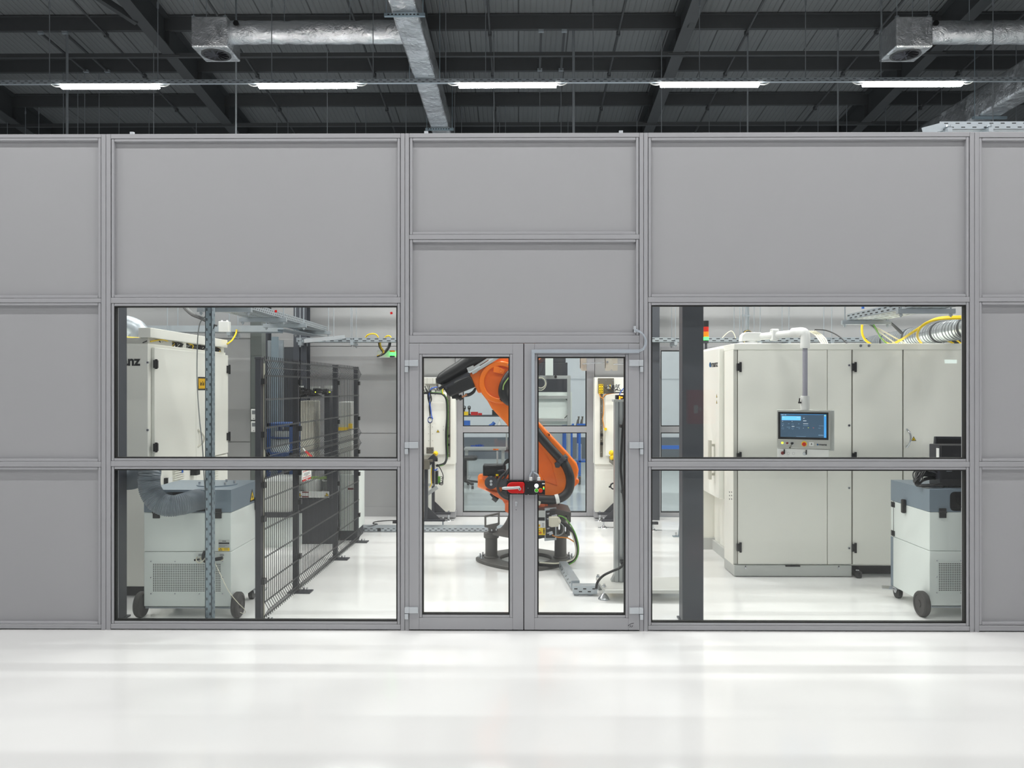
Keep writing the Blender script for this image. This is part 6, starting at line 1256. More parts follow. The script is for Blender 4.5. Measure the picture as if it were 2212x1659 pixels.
mb = MB().tube(spl([P(1349, 903, .98), P(1345, 930, .98), P(1343, 960, .98), P(1341, 1010, .98), P(1343, 1040, .97), P(1347, 1075, .97), P(1351, 1110, .96), P(1352, 1150, .96), P(1352, 1190, .95), P(1349, 1213, .94), P(1340, 1226, .93), P(1322, 1234, .9), P(1304, 1243, .88), P(1293, 1254, .86), P(1289, 1263, .85), P(1288, 1272, .83)], 8), .011, 10)
for px, py in ((1345, 921), (1349, 1065), (1346, 1217)): p = P(px, py, .97); mb.box(p.x - .018, p.x + .018, p.y - .015, p.y + .1, p.z - .012, p.z + .012)
mb.build('drop_cable', 'black_cable', pl)
# ============================================================ right window: white machine line, operator panel, duct, tray
Ym = 1.75
def V(px, py, dy=0.0): return P(px, py, Ym + dy)
xm0 = V(1585, 900).x; zt = V(1700, 742).z; zdo = V(1700, 753).z; zpl = V(1700, 1219).z
mc = thing('machine_line', 'long white machine cabinet row behind the right window', 'machine', (xm0 + .8, Ym + .5, 0))
xm1 = 5.3; xr5 = V(1838, 900).x
body = MB().box(xm0, xm1, Ym + .02, Ym + .36, .1, zt - .06).box(V(1548, 900, 1.2).x + .0, xm1, Ym + .36, 3.06, .0, zt - .06).box(wx(1514, 3.06), xm1, 3.06, 3.95, .0, zt - .06)
body.build('body', 'cabinet_white', mc, bevel=.004)
MB().box(xm0, xm1, Ym - .01, 4.0, zt - .06, zt).build('top_rail', 'cabinet_white', mc, bevel=.005)
MB().box(xm0 + .02, xm1, Ym + .005, Ym + .02, zdo - .0, zt - .06).build('shadow_gap', 'anthracite', mc)
# plinth: white on the left, black recess with foot on the right
pln = MB().box(xm0 - .0, xr5, Ym - .02, Ym + .36, .006, zpl - .008).build('plinth', 'plinth_grey', mc, bevel=.004)
MB().box(xm0 + .02, xr5 - .01, Ym, Ym + .3, 0, .006).build('plinth_gap', 'black', pln)
MB().box(V(1695, 900).x, V(1727, 900).x, Ym - .024, Ym, zpl - .018, zpl - .006).build('grip_slot', 'black', pln)
for px in (1609, 1810): p = V(px, 1226); MB().cyl((p.x, Ym - .026, p.z), (p.x, Ym - .02, p.z), .009, 10, 1).cyl((p.x, Ym - .023, p.z + .016), (p.x, Ym - .02, p.z + .016), .006, 8).build('plinth_screw', ['black', 'chrome'], pln)
MB().box(xr5, xm1, Ym + .12, Ym + .36, .0, .1).box(xr5, xm1, Ym + .02, Ym + .12, .085, .1).build('base_beam', 'black', mc)
f0, f1 = V(1845, 1236, .1), G(1857, 1250)
MB().prism([(f0.x - .02, Ym + .14), (f0.x + .06, Ym + .14), (f1.x + .035, f1.y + .06), (f1.x + .03, f1.y + .015), (f1.x, f1.y), (f1.x - .03, f1.y + .02)], 'z', .006, .06).cyl((f1.x, f1.y + .05, .06), (f1.x, f1.y + .05, .075), .018, 8, 1).build('support_foot', ['black_matt', 'chrome'], mc, bevel=.005)
# front doors
def door(pa, pb, nm='door', gap=.004, hinge=None):
    a, b = V(pa, 900).x + gap, V(pb, 900).x - gap
    d = MB().box(a, b, Ym, Ym + .018, zpl, zdo - .002).build(nm, 'cabinet_white', mc, bevel=.003)
    return d, a, b
def hinge(d, px, pys, par_y=Ym):
    for py in pys:
        x_ = V(px, 900).x; z0_, z1_ = V(px, py + 16).z, V(px, py).z
        MB().box(x_ - .012, x_ + .03, par_y - .016, par_y, z0_, z1_).cyl((x_ + .022, par_y - .014, z0_ - .012), (x_ + .022, par_y - .014, z1_ + .012), .011, 10).build('hinge', 'black', d)
d1, a, b = door(1594, 1787, gap=.002); hinge(d1, 1594, (785, 979, 1174))
MB().box(xm0, V(1592.5, 900).x, Ym + .004, Ym + .02, zpl, zdo - .002).build('corner_strip', 'cabinet_edge', mc)
MB().box(V(1592.5, 900).x, V(1594, 900).x + .002, Ym + .012, Ym + .02, zpl, zdo - .002).build('gap_strip', 'steel_brown', mc)
d2, a, b = door(1787.5, 1840, 'fixed_panel', .002)
for py in (789, 919, 1054, 1184):
    p = V(1834, py); MB().cyl((p.x, Ym - .006, p.z), (p.x, Ym, p.z), .012, 14).cyl((p.x, Ym - .008, p.z), (p.x, Ym - .005, p.z), .006, 8, 1).build('panel_lock', ['chrome', 'black'], d2)
MB().box(V(1840, 900).x, V(1842, 900).x, Ym + .012, Ym + .02, zpl, zdo - .002).build('gap_strip', 'steel_brown', mc)
d3, a, b = door(1842, 1950, gap=.002); hinge(d3, 1842, (785, 979, 1175))
MB().box(V(1950, 900).x - .002, V(1952, 900).x, Ym + .012, Ym + .02, zpl, zdo - .002).build('gap_strip', 'steel_brown', mc)
d4, a, b = door(1952, 2086, gap=.002); hinge(d4, 2084, (785, 979))
hp = [V(1958.5, 927), V(1961.5, 934), V(1963, 944), V(1962, 956), V(1958.5, 967)]
MB().tube(spl([Vector((p.x, Ym - (0, .03, .04, .03, 0)[i], p.z)) for i, p in enumerate(hp)], 8), .009, 10).build('door_handle', 'chrome', d4)
warn(d4, (V(1973.5, 947).x, Ym - .001, V(1973.5, 947.5).z), .05)
MB().box(V(2087, 900).x, xm1, Ym, Ym + .018, zpl, zdo - .002).build('end_panel', 'cabinet_white', mc, bevel=.003)
mb = MB()
for px in (1858, 1876): p = V(px, 747); mb.lathe((p.x, Ym - .01, p.z), (0, -1, 0), [(.014, 0), (.012, .008), (.004, .011)], 12)
mb.box(V(1854, 900).x, V(1880, 900).x, Ym - .012, Ym - .01, zt - .055, zt - .005, 1); mb.build('rail_joint', ['print_grey', 'cabinet_white'], mc)
# left flank: hood with logo, warning triangles, door bar, base mouldings
xh = P(1553, 900, 2.12).x; xq_ = V(1565, 900, .36).x
zh0, zh1 = P(1553, 1078, 2.12).z, P(1553, 752, 2.12).z
hood = MB().box(xh, xq_ + .1, 2.12, 3.9, zh0, zh1).build('hood', 'cabinet_white', mc, bevel=.006)
def H(px, py): return PX(px, py, xh)
lg0, lg1 = H(1551, 787), H(1533.5, 787); ymid = (lg0.y + lg1.y) / 2; wd = abs(lg1.y - lg0.y); zl_ = H(1542, 787).z
text('logo_lettering', 'manz', .088, 'black', hood, facing((xh - .001, ymid - wd * .1, zl_), (0, -1, 0)) @ Matrix.Scale(wd * .8 / .20, 4, (1, 0, 0)), bold=.002)
def drop(cx, cy, s, name, parent, mt):
    """round drop mark cut by a pale arc beside the lettering"""
    mb = MB().prism([(cx + s * .45 * math.cos(R(a)), cy + s * .5 * math.sin(R(a))) for a in range(95, 326, 15)] + [(cx + s * .05, cy + s * .08)], 'z', 0, .001)
    mb.prism([(cx + s * (.05 + .34 * math.cos(R(a))), cy + s * .42 * math.sin(R(a))) for a in range(-50, 91, 14)] + [(cx + s * .08, cy + s * .02)], 'z', 0, .001, 1)
    return mb.xf(mt).build(name, ['logo_blue', 'black'], parent, smooth=False)
drop(0, 0, .055, 'logo_mark', hood, facing((xh - .0005, ymid + wd * .43, zl_), (0, -1, 0)) @ Matrix.Scale(2.2, 4, (1, 0, 0)))
for py in (855, 868): p = H(1548.5, py); warn(hood, (xh - .001, p.y, p.z), .042, (0, -1, 0)).scale.y = 1
b0, b1 = H(1543.5, 951), H(1543.5, 1035)
mb = MB().box(xh - .06, xh - .035, b0.y - .03, b0.y + .03, b1.z, b0.z)
for z in (b0.z - .05, b1.z + .05): mb.box(xh - .04, xh, b0.y - .012, b0.y + .012, z - .012, z + .012)
mb.build('door_bar', 'beige_metal', hood)
# main flank details: little marks and lower screws on the front block side, base step
mb = MB()
for i in range(2):
    for j in range(3): p = PX(1576 + i * 4.5, 1063 + j * 7.5, xm0); mb.box(xm0 - .001, xm0, p.y - .012, p.y + .012, p.z - .006, p.z + .006)
mb.build('side_marks', 'black', mc)
MB().box(V(1548, 900, 1.2).x - .03, V(1548, 900, 1.2).x - .001, 2.13, 3.05, 0, .11).box(P(1500, 900, 3.0).x, V(1548, 900, 1.2).x, 3.03, 3.06, 0, .13).build('base_moulding', 'plinth_grey', mc)
# ---- signal tower
Yg = 3.2; xg = wx(1525, Yg); sgt = thing('signal_tower', 'signal tower lit green, with orange and red above, on the white machine', 'signal light', (xg, Yg, zt))
r_ = 5.8 / F * (Yg + 6)
MB().cyl((xg, Yg, zt), (xg, Yg, wz(742, Yg)), r_ * .45, 12).cyl((xg, Yg, zt), (xg, Yg, zt + .012), r_ * 1.1, 16).build('pole', 'anthracite', sgt)
for pa, pb, mtn, nm in ((742, 735, 'anthracite', 'base_module'), (735, 728, 'green_lit', 'green_module'), (728, 716.5, 'amber_lens', 'orange_module'), (716.5, 706, 'red_lens', 'red_module'), (706, 693, 'black', 'cap')):
    MB().cyl((xg, Yg, wz(pa, Yg)), (xg, Yg, wz(pb, Yg) - .002), r_, 20).build(nm, mtn, sgt)
# ---- swing arm and operator panel
ax, ay = V(1618, 742, .15).x, Ym + .15
sa = thing('operator_panel', 'operator panel with blue screen hung from a white swing arm', 'operator panel', (ax, ay, zt))
MB().box(ax - .1, ax + .1, ay - .07, ay + .07, zt, zt + .015).cyl((ax + .02, ay, zt + .015), (ax + .02, ay, zt + .03), .06, 20).prism([(ax - .09, zt + .03), (ax + .1, zt + .03), (ax + .105, zt + .115), (ax - .05, zt + .115), (ax - .08, zt + .09)], 'y', ay - .055, ay + .055).build('arm_base', 'white_plastic', sa, bevel=.012)
ze = V(1722, 727, -.2).z; exy = V(1739, 900, -.33)
zt_a = zt + .073; e_ = Vector((exy.x, exy.y, 0))
MB().tube([(ax + .09, ay, zt_a), (e_.x, e_.y, zt_a + .012)], .034, 18).build('arm_tube', 'white_plastic', sa)
k = .36; cxy = Vector((ax + .09, ay, zt_a)).lerp(Vector((e_.x, e_.y, zt_a + .012)), k)
MB().box(cxy.x - .03, cxy.x + .03, cxy.y - .05, cxy.y + .05, cxy.z - .05, cxy.z + .05).box(cxy.x - .035, cxy.x + .035, cxy.y - .02, cxy.y + .02, cxy.z + .05, cxy.z + .06).build('tube_clamp', 'white_plastic', sa, bevel=.008)
back = (Vector((ax, ay, 0)) - e_).normalized(); ztop_e = zt_a + .065; zbot_e = V(1739, 752, -.33).z
el = MB().tube(spl([Vector((e_.x, e_.y, zt_a + .012)) + back * .13, Vector((e_.x, e_.y, zt_a + .012)) + back * .05, (e_.x, e_.y, zt_a - .015), (e_.x, e_.y, zbot_e)]), [.046] * 6 + [.05] * 6 + [.044] * 6 + [.042], 18); el.build('elbow', 'white_plastic', sa)
zc0, zc1 = V(1739, 856, -.33).z, V(1739, 886, -.33).z
MB().cyl((e_.x, e_.y, zbot_e + .02), (e_.x, e_.y, zc0 - .01), .0225, 20).build('drop_tube', 'tube_lilac', sa)
MB().lathe((e_.x, e_.y, zc1), (0, 0, 1), [(.036, 0), (.04, .03), (.042, .05), (.0415, .056), (.042, .06), (.042, .075), (.04, .12), (.036, .132)], 24).build('coupling', 'white_plastic', sa)
MB().bar((e_.x - .04, e_.y - .01, zc1 + .07), (e_.x - .065, e_.y - .015, zc1 + .07), .014, .014).cyl((e_.x - .06, e_.y - .015, zc1 + .065), (e_.x - .054, e_.y - .015, zc1 + .11), .006, 8).build('clamp_lever', 'black', sa)
# panel head, turned towards the door
th = R(22); pr_ = Vector((math.cos(th), -math.sin(th), 0)); pn_ = Vector((-math.sin(th), -math.cos(th), 0)); up = Vector((0, 0, 1))
W_, Hh = .462, .352; zc_ = zc1 - Hh / 2 + .002; pc = Vector((e_.x, e_.y, zc_)) + pn_ * .03 - pr_ * .012
def hm(u, v, w=0): return pc + pr_ * u + up * v + pn_ * w
mt = facing(pc, pr_)
def pbox(u0, u1, v0, v1, w0, w1, m=0, mb=None):
    mb = mb or MB(); return mb.box(u0, u1, v0, v1, w0, w1, m)
MB().box(-W_ / 2, W_ / 2, -Hh / 2, Hh / 2, -.012, .012).xf(mt).build('front_frame', 'panel_metal', sa, bevel=.006)
MB().box(-W_ / 2 + .005, W_ / 2 + .004, -Hh / 2 + .004, Hh / 2 - .004, -.05, -.012).box(W_ * .1, W_ / 2 + .03, -Hh / 2 - .02, Hh / 2 - .001, -.09, -.05).xf(mt).build('rear_housing', 'plinth_grey', sa, bevel=.006)
s0, s1, t0, t1 = -W_ / 2 + .011, W_ / 2 - .018, -Hh / 2 + .083, Hh / 2 - .02
MB().box(s0, s1, t0, t1, .012, .0135).xf(mt).build('screen_bezel', 'black', sa)
sm = MB().box(s0 + .02, s1 - .018, t0 + .02, t1 - .018, .0135, .0142)
u0, u1, v0, v1 = s0 + .02, s1 - .018, t0 + .02, t1 - .018; uw, vh = u1 - u0, v1 - v0
def sq(a, b, c, d, m): sm.box(u0 + uw * a, u0 + uw * b, v0 + vh * c, v0 + vh * d, .0142, .0146 + .0001 * (m > 2), m)
sq(0, .945, .985, 1, 1); sq(.95, 1, 0, 1, 1); sq(.03, .45, .73, .91, 2)
for a, b, c, d in ((.02, .07, .955, .97), (.09, .13, .955, .97), (.04, .09, .85, .865), (.36, .43, .84, .855), (.50, .53, .81, .83), (.5, .57, .7, .725), (.5, .61, .58, .6), (.25, .31, .455, .475), (.04, .055, .67, .69), (.25, .265, .67, .69), (.04, .055, .475, .495), (.5, .51, .39, .41)): sq(a, b, c, d, 3)
for a, b, c, d in ((.5, .61, .5, .52), (.84, .94, .5, .515), (.14, .22, .42, .435), (.35, .43, .42, .435), (.83, .94, .09, .12), (.35, .56, .02, .035), (.83, .88, .4, .415), (.17, .2, .57, .59), (.39, .42, .57, .59), (.18, .21, .36, .38), (.4, .43, .36, .38), (.5, .54, .86, .87)): sq(a, b, c, d, 6)
sq(.6, .625, .41, .425, 4); sq(.71, .735, .41, .425, 5); sq(.962, .988, .93, .965, 4)
for k in range(9): sq(.965, .985, .03 + k * .085, .05 + k * .085, 6)
for a, c in ((.055, .56), (.27, .56), (.055, .37), (.27, .37)):
    cx_, cy_ = u0 + uw * a, v0 + vh * c; sm.ring(circ(cx_, cy_, .0085, 14), circ(cx_, cy_, .0068, 14), 'z', .0142, .0146, 6)
sm.xf(mt).build('screen', ['screen_blue', 'screen_bar2', 'screen_bar', 'screen_text', 'lime_soft', 'red_soft', 'screen_dim'], sa, smooth=False)
def knob(u, v, r, h, mname, nm, ringm='chrome', rr=1.25):
    MB().lathe(hm(u, v, .012), pn_, [(r * rr, 0), (r * rr, .004), (r, .005)], 18).build('button_ring', ringm, sa)
    MB().lathe(hm(u, v, .012), pn_, [(r, .003), (r, h), (r * .7, h + .003)], 18).build(nm, mname, sa)
bv = -Hh / 2 + .042
knob(-W_ / 2 + .048, bv + .006, .0105, .008, 'lime_lit', 'lit_button'); knob(-W_ / 2 + .091, bv + .004, .0105, .008, 'red_dark', 'push_button'); knob(-W_ / 2 + .134, bv + .003, .012, .012, 'black', 'key_switch')
MB().bar(hm(-W_ / 2 + .128, bv - .01, .026), hm(-W_ / 2 + .118, bv - .03, .028), .012, .004).cyl(hm(-W_ / 2 + .115, bv - .036, .026), hm(-W_ / 2 + .115, bv - .036, .03), .009, 10).build('key', 'steel_brown', sa)
MB().lathe(hm(W_ * .015, bv + .001, .012), pn_, [(.024, 0), (.024, .012), (.014, .014)], 22).build('stop_collar', 'yellow', sa); MB().lathe(hm(W_ * .015, bv, .012), pn_, [(.012, .012), (.012, .02), (.018, .022), (.018, .034), (.012, .038)], 22).build('stop_button', 'red_lens', sa)
MB().box(W_ * .105, W_ * .19, bv - .017, bv + .017, .012, .0128).xf(mt).build('number_plate', 'paper', sa)
text('number', '4', .026, 'black', sa, mt @ Matrix.Translation((W_ * .148, bv, .0132)), bold=.0005)
text('logo_lettering', 'manz', .024, 'black', sa, mt @ Matrix.Translation((W_ * .36, bv - .002, .0126)) @ Matrix.Scale(1.3, 4, (1, 0, 0)), bold=.0008)
drop(W_ * .265, bv - .002, .018, 'logo_mark', sa, mt @ Matrix.Translation((0, 0, .0125)))
lbx = MB().box(-W_ / 2 + .002, W_ / 2 - .012, -Hh / 2 - .085, -Hh / 2 - .004, -.04, .004).xf(mt).build('lower_box', 'white_plastic', sa, bevel=.004)
for u, m_ in ((-W_ / 2 + .05, 'red_dark'), (W_ * .02, 'hinge_grey')):
    MB().box(u - .014, u + .014, -Hh / 2 - .03, -Hh / 2 - .012, .004, .006).box(u + .01, u + .02, -Hh / 2 - .055, -Hh / 2 - .012, .004, .016, 1).xf(mt).build('switch_plate', ['paper', 'black'], lbx)
    MB().lathe(hm(u, -Hh / 2 - .047, .004), pn_, [(.016, 0), (.016, .004), (.012, .005), (.012, .016), (.008, .019)], 18).build('selector_knob', m_, lbx)
for u in (-W_ / 2 + .1, -W_ / 2 + .145): mb = MB().ring(circ(u, -Hh / 2 - .048, .012, 18), circ(u, -Hh / 2 - .048, .0108, 18), 'z', .004, .0046); mb.xf(mt).build('blank_plug', 'print_grey', lbx)
# ---- computer, monitor and cables on the right cart
zc = P(311, 1058, .30).z; Yc = pr.y + .10; xa = P(2033, 1050, Yc).x
pcb = thing('computer', 'black computer tower lying on the right filter cart', 'computer', (xa + .2, Yc + .1, zc))
zq = P(2033, 962, Yc).z
MB().box(xa, xa + .42, Yc, Yc + .19, zc + .012, zq).build('case', 'black_matt', pcb, bevel=.006)
MB().box(xa - .004, xa, Yc + .015, Yc + .175, zc + .02, zq - .004).build('side_edge', 'anthracite', pcb)
MB().box(xa - .008, xa - .004, Yc + .02, Yc + .06, P(2035, 1010, Yc).z, P(2035, 969, Yc).z).build('port_strip', 'paper', pcb)
for x in (xa + .03, xa + .36): MB().box(x, x + .04, Yc + .02, Yc + .17, zc, zc + .012).build('foot', 'black', pcb)
p = P(2048, 1017, Yc); MB().tube([(p.x - .025, Yc - .004, p.z), (p.x - .02, Yc - .018, p.z), (p.x + .02, Yc - .018, p.z), (p.x + .025, Yc - .004, p.z)], .003, 6).build('wire_handle', 'chrome', pcb)
Yn = pr.y + .42; n0 = P(2017, 990, Yn); n1 = P(2021, 943, Yn)
mo = thing('monitor', 'dark flat monitor standing behind the black computer tower', 'monitor', (n0.x + .25, Yn, zc))
MB().prism([(n0.x - .01, zc + .06), (n0.x + .52, zc + .06), (n0.x + .52, n1.z - .004), (n1.x, n1.z)], 'y', Yn, Yn + .03).build('housing', 'anthracite', mo, bevel=.004)
MB().prism([(n0.x + .012, zc + .08), (n0.x + .50, zc + .08), (n0.x + .50, n1.z - .026), (n1.x + .014, n1.z - .02)], 'y', Yn - .003, Yn).build('back_panel', 'black_matt', mo); MB().box(n0.x + .14, n0.x + .4, Yn - .06, Yn + .12, zc, zc + .012).box(n0.x + .24, n0.x + .3, Yn, Yn + .03, zc + .012, zc + .07).build('stand', 'black', mo)
p = P(2081, 945, Yn); MB().box(p.x - .01, p.x + .02, Yn - .006, Yn, p.z - .006, p.z + .006).build('status_light', 'paper', mo)
rnd = random.Random(3); mb = MB()
for k in range(24):
    z_ = zc + .012 + k * .0035; dy = rnd.uniform(-.06, .06); dz = rnd.uniform(0, .07)
    mb.tube(spl([P(2034, 1034, Yc + .12) + Vector((0, dy, rnd.uniform(-.02, .02))), Vector((P(2010, 1030, Yc).x, Yc + .1 + dy, z_ + .03 + dz * .6)), Vector((P(1990, 1036, Yc).x + rnd.uniform(-.02, .03), Yc + .06 + dy, z_ + .01 + dz * .3)), Vector((P(1981, 1041, Yc).x + rnd.uniform(0, .03), Yc + .03, zc + .014 + rnd.random() * .015)), Vector((P(1996, 1040, Yc).x, Yc - .0 + dy * .5, zc + .012 + rnd.random() * .01)), Vector((P(2032, 1042, Yc).x, Yc - .01 + dy * .3, zc + .012 + rnd.random() * .03))], 6), .0055, 6)
tag(mb.build('cable_bundle', 'black_cable'), 'looped black cable bundle lying on the right filter cart', 'cable bundle')
# ---- round spiral duct, yellow cables and tray over the machine
d0 = P(2140, 700, .85); d1 = P(1886, 742, 4.9); sdv = (d1 - d0).normalized(); Ld = (d1 - d0).length
sdx = thing('spiral_duct', 'shiny round spiral duct lying above the white machine at right', 'duct', (d0 + d1) / 2)
pts = []; rr = []; n = 160
for i in range(n + 1):
    t = i / n; pts.append(d0 + sdv * (Ld * t)); rr.append(.1 + (.003 if i % 8 == 0 else 0))
MB().tube(pts, rr, 24).build('pipe', 'bright_galv', sdx)
mb = MB()
for t in (.12, .315, .56, .80): c_ = d0 + sdv * (Ld * t); mb.cyl(c_, c_ + sdv * .03, .108, 24)
mb.build('collar', 'steel_paint', sdx)
mb = MB()
for i in range(46): c_ = d0 + sdv * (Ld * (i + .5) / 46); mb.cyl(c_, c_ + sdv * .006, .1035, 24)
mb.build('seam', 'print_grey', sdx)
mb = MB()
for t in (.3, .52, .8): c_ = d0 + sdv * (Ld * t); mb.cyl((c_.x, c_.y, zt), (c_.x, c_.y, c_.z - .09), .008, 8).box(c_.x - .03, c_.x + .03, c_.y - .02, c_.y + .02, zt, zt + .01)
mb.build('support', 'chrome', sdx)
def W(px, py, Y): return P(px, py, Y)
mb = MB().tube(spl([W(1866, 690, 2.0), W(1862, 705, 1.98), W(1863, 722, 1.95), W(1870, 735, 1.95), W(1882, 744, 2.0)], 8), .011, 10)
mb.tube(spl([W(1926, 744, 2.2), W(1945, 735, 1.9), W(1965, 722, 1.6), W(1988, 707, 1.4), W(2005, 696, 1.3), W(2025, 688, 1.2), W(2050, 685, 1.1), W(2095, 684, 1.0)], 8), .012, 10)
mb.tube(spl([W(1990, 741, 1.9), W(1983, 731, 1.7), W(1982, 720, 1.5), W(1988, 708, 1.35), W(2002, 697, 1.25), W(2025, 690, 1.15), W(2050, 688, 1.05), W(2095, 687, 1.0)], 8), .011, 10)
mb.tube(spl([W(1905, 732, 2.1), W(1912, 739, 2.1), W(1922, 743, 2.1), W(1932, 743, 2.1)], 8), .009, 8)
tag(mb.build('yellow_cable', 'yellow_cable'), 'thick yellow cables looping over the round duct at right', 'cable')
mb = MB()
for k in range(3): mb.tube(spl([W(1882 + k * 3, 695, 1.75), W(1888 + k, 706, 1.8), W(1897 + 6 * k, 722 - 3 * k, 1.85), W(1912 + 22 * k, 742, 2.05)], 8), .007, 8, 0 if k else 1)
mb.tube(spl([W(1886, 699, 1.75), W(1893, 712, 1.8), W(1903, 730, 1.9), W(1918, 744, 2.05)], 8), .006, 8, 2); mb.tube(spl([W(1868, 698, 1.75), W(1880, 703, 1.78), W(1889, 709, 1.8)], 6), .01, 8, 1)
tag(mb.build('pale_cables', ['ivory', 'grey_cable', 'green_cable']), 'pale and green cables drooping from the upper right tray', 'cable')
mb = MB()
for k in range(3): mb.tube(spl([W(1915 + k, 692, 2.6), W(1926 + k, 700, 2.7), W(1938 + k * 2, 712, 2.8), W(1946 + k * 2, 720, 2.9)], 6), .01, 8)
tag(mb.build('black_cables', 'black_cable'), 'black cables behind the round duct under the upper tray', 'cable')
mb = MB()
for k in range(5): mb.tube(spl([W(2036 + 7 * k, 732, 2.0), W(2046 + 6 * k, 735, 1.95), W(2060 + 5 * k, 741, 1.95)], 6), .012, 6, 0 if k % 3 else 1)
tag(mb.build('cable_heap', ['black_cable', 'yellow_cable']), 'dark cables lying on the machine under the round duct', 'cable')
Yt_ = 1.75; zt9 = wz(692, Yt_); X0_, X1_ = wx(1834, Yt_), wx(1908, Yt_)
tray('cable tray above the white machine, upper right of the right window', 'y', X0_, X1_, .45, Yt_ + .05, zt9, .06, .11, hang=(.62, Yt_), hang_top=HT)
pb_ = P(1864, 662, 1.3); tag(MB().cyl((pb_.x, 1.3, zt9 + .065), (pb_.x, 1.3, zt9 + .1), .012, 10).cyl((pb_.x, 1.3, zt9 + .1), (pb_.x, 1.3, zt9 + .25), .009, 10, 1).build('air_hose', ['blue', 'ivory']), 'blue and white air hose standing on the upper right tray', 'hose')
# cables on top of the machine and rising conduit
mb = MB()
for k in range(4): mb.tube(spl([W(1748 + 4 * k, 715, 2.6), W(1760 + 4 * k, 722, 2.6), W(1768 + 5 * k, 732, 2.5), W(1776 + 4 * k, 743, 2.4)], 6), .008, 6)
tag(mb.build('pale_cables', 'ivory'), 'pale cables behind the elbow of the swing arm', 'cable')
tag(MB().tube(spl([W(1760, 712, 2.6), W(1785, 714, 2.6), W(1810, 725, 2.5), W(1832, 744, 2.3)], 8), .007, 6).build('black_cable', 'black_cable'), 'thin black cable arching onto the white machine top', 'cable')
tag(MB().tube(spl([W(1560, 730, 4.0), W(1570, 720, 4.0), W(1579, 715, 4.0), W(1585, 720, 4.0), W(1589, 731, 4.0)], 8), .006, 6).build('white_cable', 'ivory'), 'thin white cable arching over the tray left of the swing arm', 'cable')
xk_ = wx(1612, 2.4); cq = thing('conduit_drop', 'vertical grey conduit with coiled cable behind the arm base', 'conduit', (xk_, 2.4, zt))
MB().cyl((xk_, 2.4, zt + .0), (xk_, 2.4, 3.5), .016, 10).cyl((xk_ - .03, 2.42, zt + .1), (xk_ - .03, 2.42, 3.5), .006, 6).cyl((xk_ + .03, 2.42, zt + .1), (xk_ + .03, 2.42, 3.5), .006, 6).box(xk_ - .04, xk_ + .04, 2.39, 2.43, zt + .32, zt + .335).build('pipe', 'galvanised', cq)
mb = MB()
for k in range(5): mb.tube([(xk_ + .01 + (.045 + .003 * k) * math.cos(t), 2.36 + .008 * k, zt + .1 + (.06 + .003 * k) * math.sin(t)) for t in [2 * math.pi * i / 16 for i in range(17)]], .006, 6, k % 3 if k < 3 else 0)
mb.build('cable_coil', ['black_cable', 'grey_cable', 'yellow_cable'], cq)
mb = MB().cyl((wx(1850, 2.0) + .02, 3.0, wz(725, 3.0)), (wx(1872, 3.0), 3.0, wz(724, 3.0)), .03, 12)
# stand feet glimpsed left of the dark column
g_ = G(1411, 1146); tag(MB().box(g_.x - .12, g_.x + .06, g_.y - .03, g_.y + .03, .08, .11).cyl((g_.x, g_.y, .02), (g_.x, g_.y, .1), .012, 8, 1).lathe((g_.x, g_.y, 0), (0, 0, 1), [(.05, 0), (.045, .01), (.02, .02), (.014, .03)], 14, 1).box(g_.x - .02, g_.x + .11, g_.y - .02, g_.y + .02, 0, .006, 1).build('levelling_foot', ['anthracite', 'chrome']), 'bolted levelling foot at the left edge of the right window', 'foot', None)
g_ = G(1464, 1159); tag(MB().box(g_.x - .06, g_.x + .08, g_.y - .04, g_.y + .04, 0, .008).cyl((g_.x - .02, g_.y, .008), (g_.x - .02, g_.y, .05), .012, 8, 1).bar((g_.x + .02, g_.y, .008), (g_.x + .05, g_.y, .26), .03, .03).build('floor_bracket', ['galv_strut', 'chrome']), 'small floor bracket just left of the dark column, right window', 'bracket')
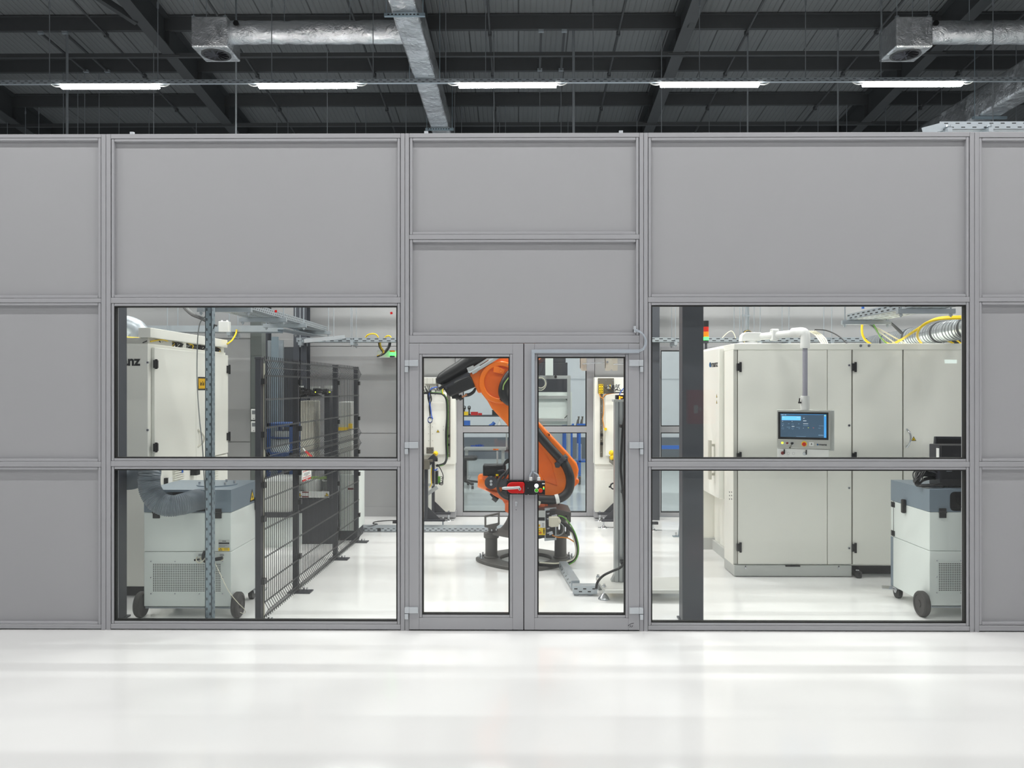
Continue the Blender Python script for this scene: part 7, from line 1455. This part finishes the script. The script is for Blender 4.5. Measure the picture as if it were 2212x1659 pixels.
# ============================================================ what stands behind the camera and shows in the window glass
fc = thing('fire_hose_cabinet', 'red fire hose cabinet mirrored in the right window glass', 'fire cabinet', (3.6, YB + .1, 1.08))
MB().box(3.33, 3.87, YB + .004, YB + .2, 1.09, 1.76).build('cabinet', 'red', fc, bevel=.008)
mb = MB().box(3.36, 3.84, YB + .2, YB + .206, 1.12, 1.73).build('door', 'red', fc, bevel=.003)
m2 = MB()
for x_, z_ in ((3.73, 1.40), (3.68, 1.44)): m2.ring(rrect(x_ - .05, x_ + .05, z_ - .035, z_ + .035, .01), rrect(x_ - .042, x_ + .042, z_ - .027, z_ + .027, .008), 'y', YB + .206, YB + .208)
for x_, z_ in ((3.58, 1.37), (3.55, 1.40)): m2.ring(circ(x_, z_, .03, 24), circ(x_, z_, .024, 24), 'y', YB + .206, YB + .208).box(x_ - .028, x_ + .028, YB + .206, YB + .208, z_ - .003, z_ + .003)
m2.box(3.44, 3.52, YB + .206, YB + .208, 1.30, 1.46).build('pictogram', 'paper', fc)
ex = thing('exit_lamp', 'lit emergency exit lamp mirrored at top right of the right window', 'exit sign', (8.53, YB + .06, 2.27))
MB().box(8.39, 8.67, YB + .004, YB + .06, 2.27, 2.37).build('case', 'white_plastic', ex, bevel=.004); MB().box(8.41, 8.65, YB + .06, YB + .064, 2.285, 2.355).build('panel', 'exit_lit', ex)
struct(MB().box(8.0, 9.1, YB + .002, YB + .06, 0, 2.1).build('door_4', 'hall_wall', bevel=.01))
# ============================================================ light: unseen lamp rows, added and shifted for brightness, lamps spaced as on track
for Yl, fe in ((-9.0, .42), (-5.4, .70), (-1.8, 1.08), (1.8, 1.0), (3.5, 1.75), (9.6, .5), (12.6, .6)):
    for X in (-9.5, -6.36, -3.28, -.17, 2.96, 6.09, 9.2):
        L = bpy.data.lights.new('unseen_lamp', 'AREA'); L.shape = 'RECTANGLE'; L.size = 1.5; L.size_y = .12; L.energy = LAMP_W * fe; L.color = (1, .998, .98)
        o = bpy.data.objects.new('unseen_lamp', L); C.objects.link(o); o.location = (X, Yl, 6.42 if Yl < 8 else 5.9)
w = bpy.data.worlds.new('world'); SC.world = w; w.use_nodes = True
w.node_tree.nodes['Background'].inputs[0].default_value = (.8, .85, .9, 1); w.node_tree.nodes['Background'].inputs[1].default_value = .02
SC.view_settings.view_transform = 'Standard'; SC.view_settings.look = 'None'; SC.view_settings.exposure = EXPO; SC.view_settings.gamma = 1
SC.view_settings.use_curve_mapping = False
SC.cycles.max_bounces = 10; SC.cycles.transparent_max_bounces = 24; SC.cycles.sample_clamp_indirect = 4
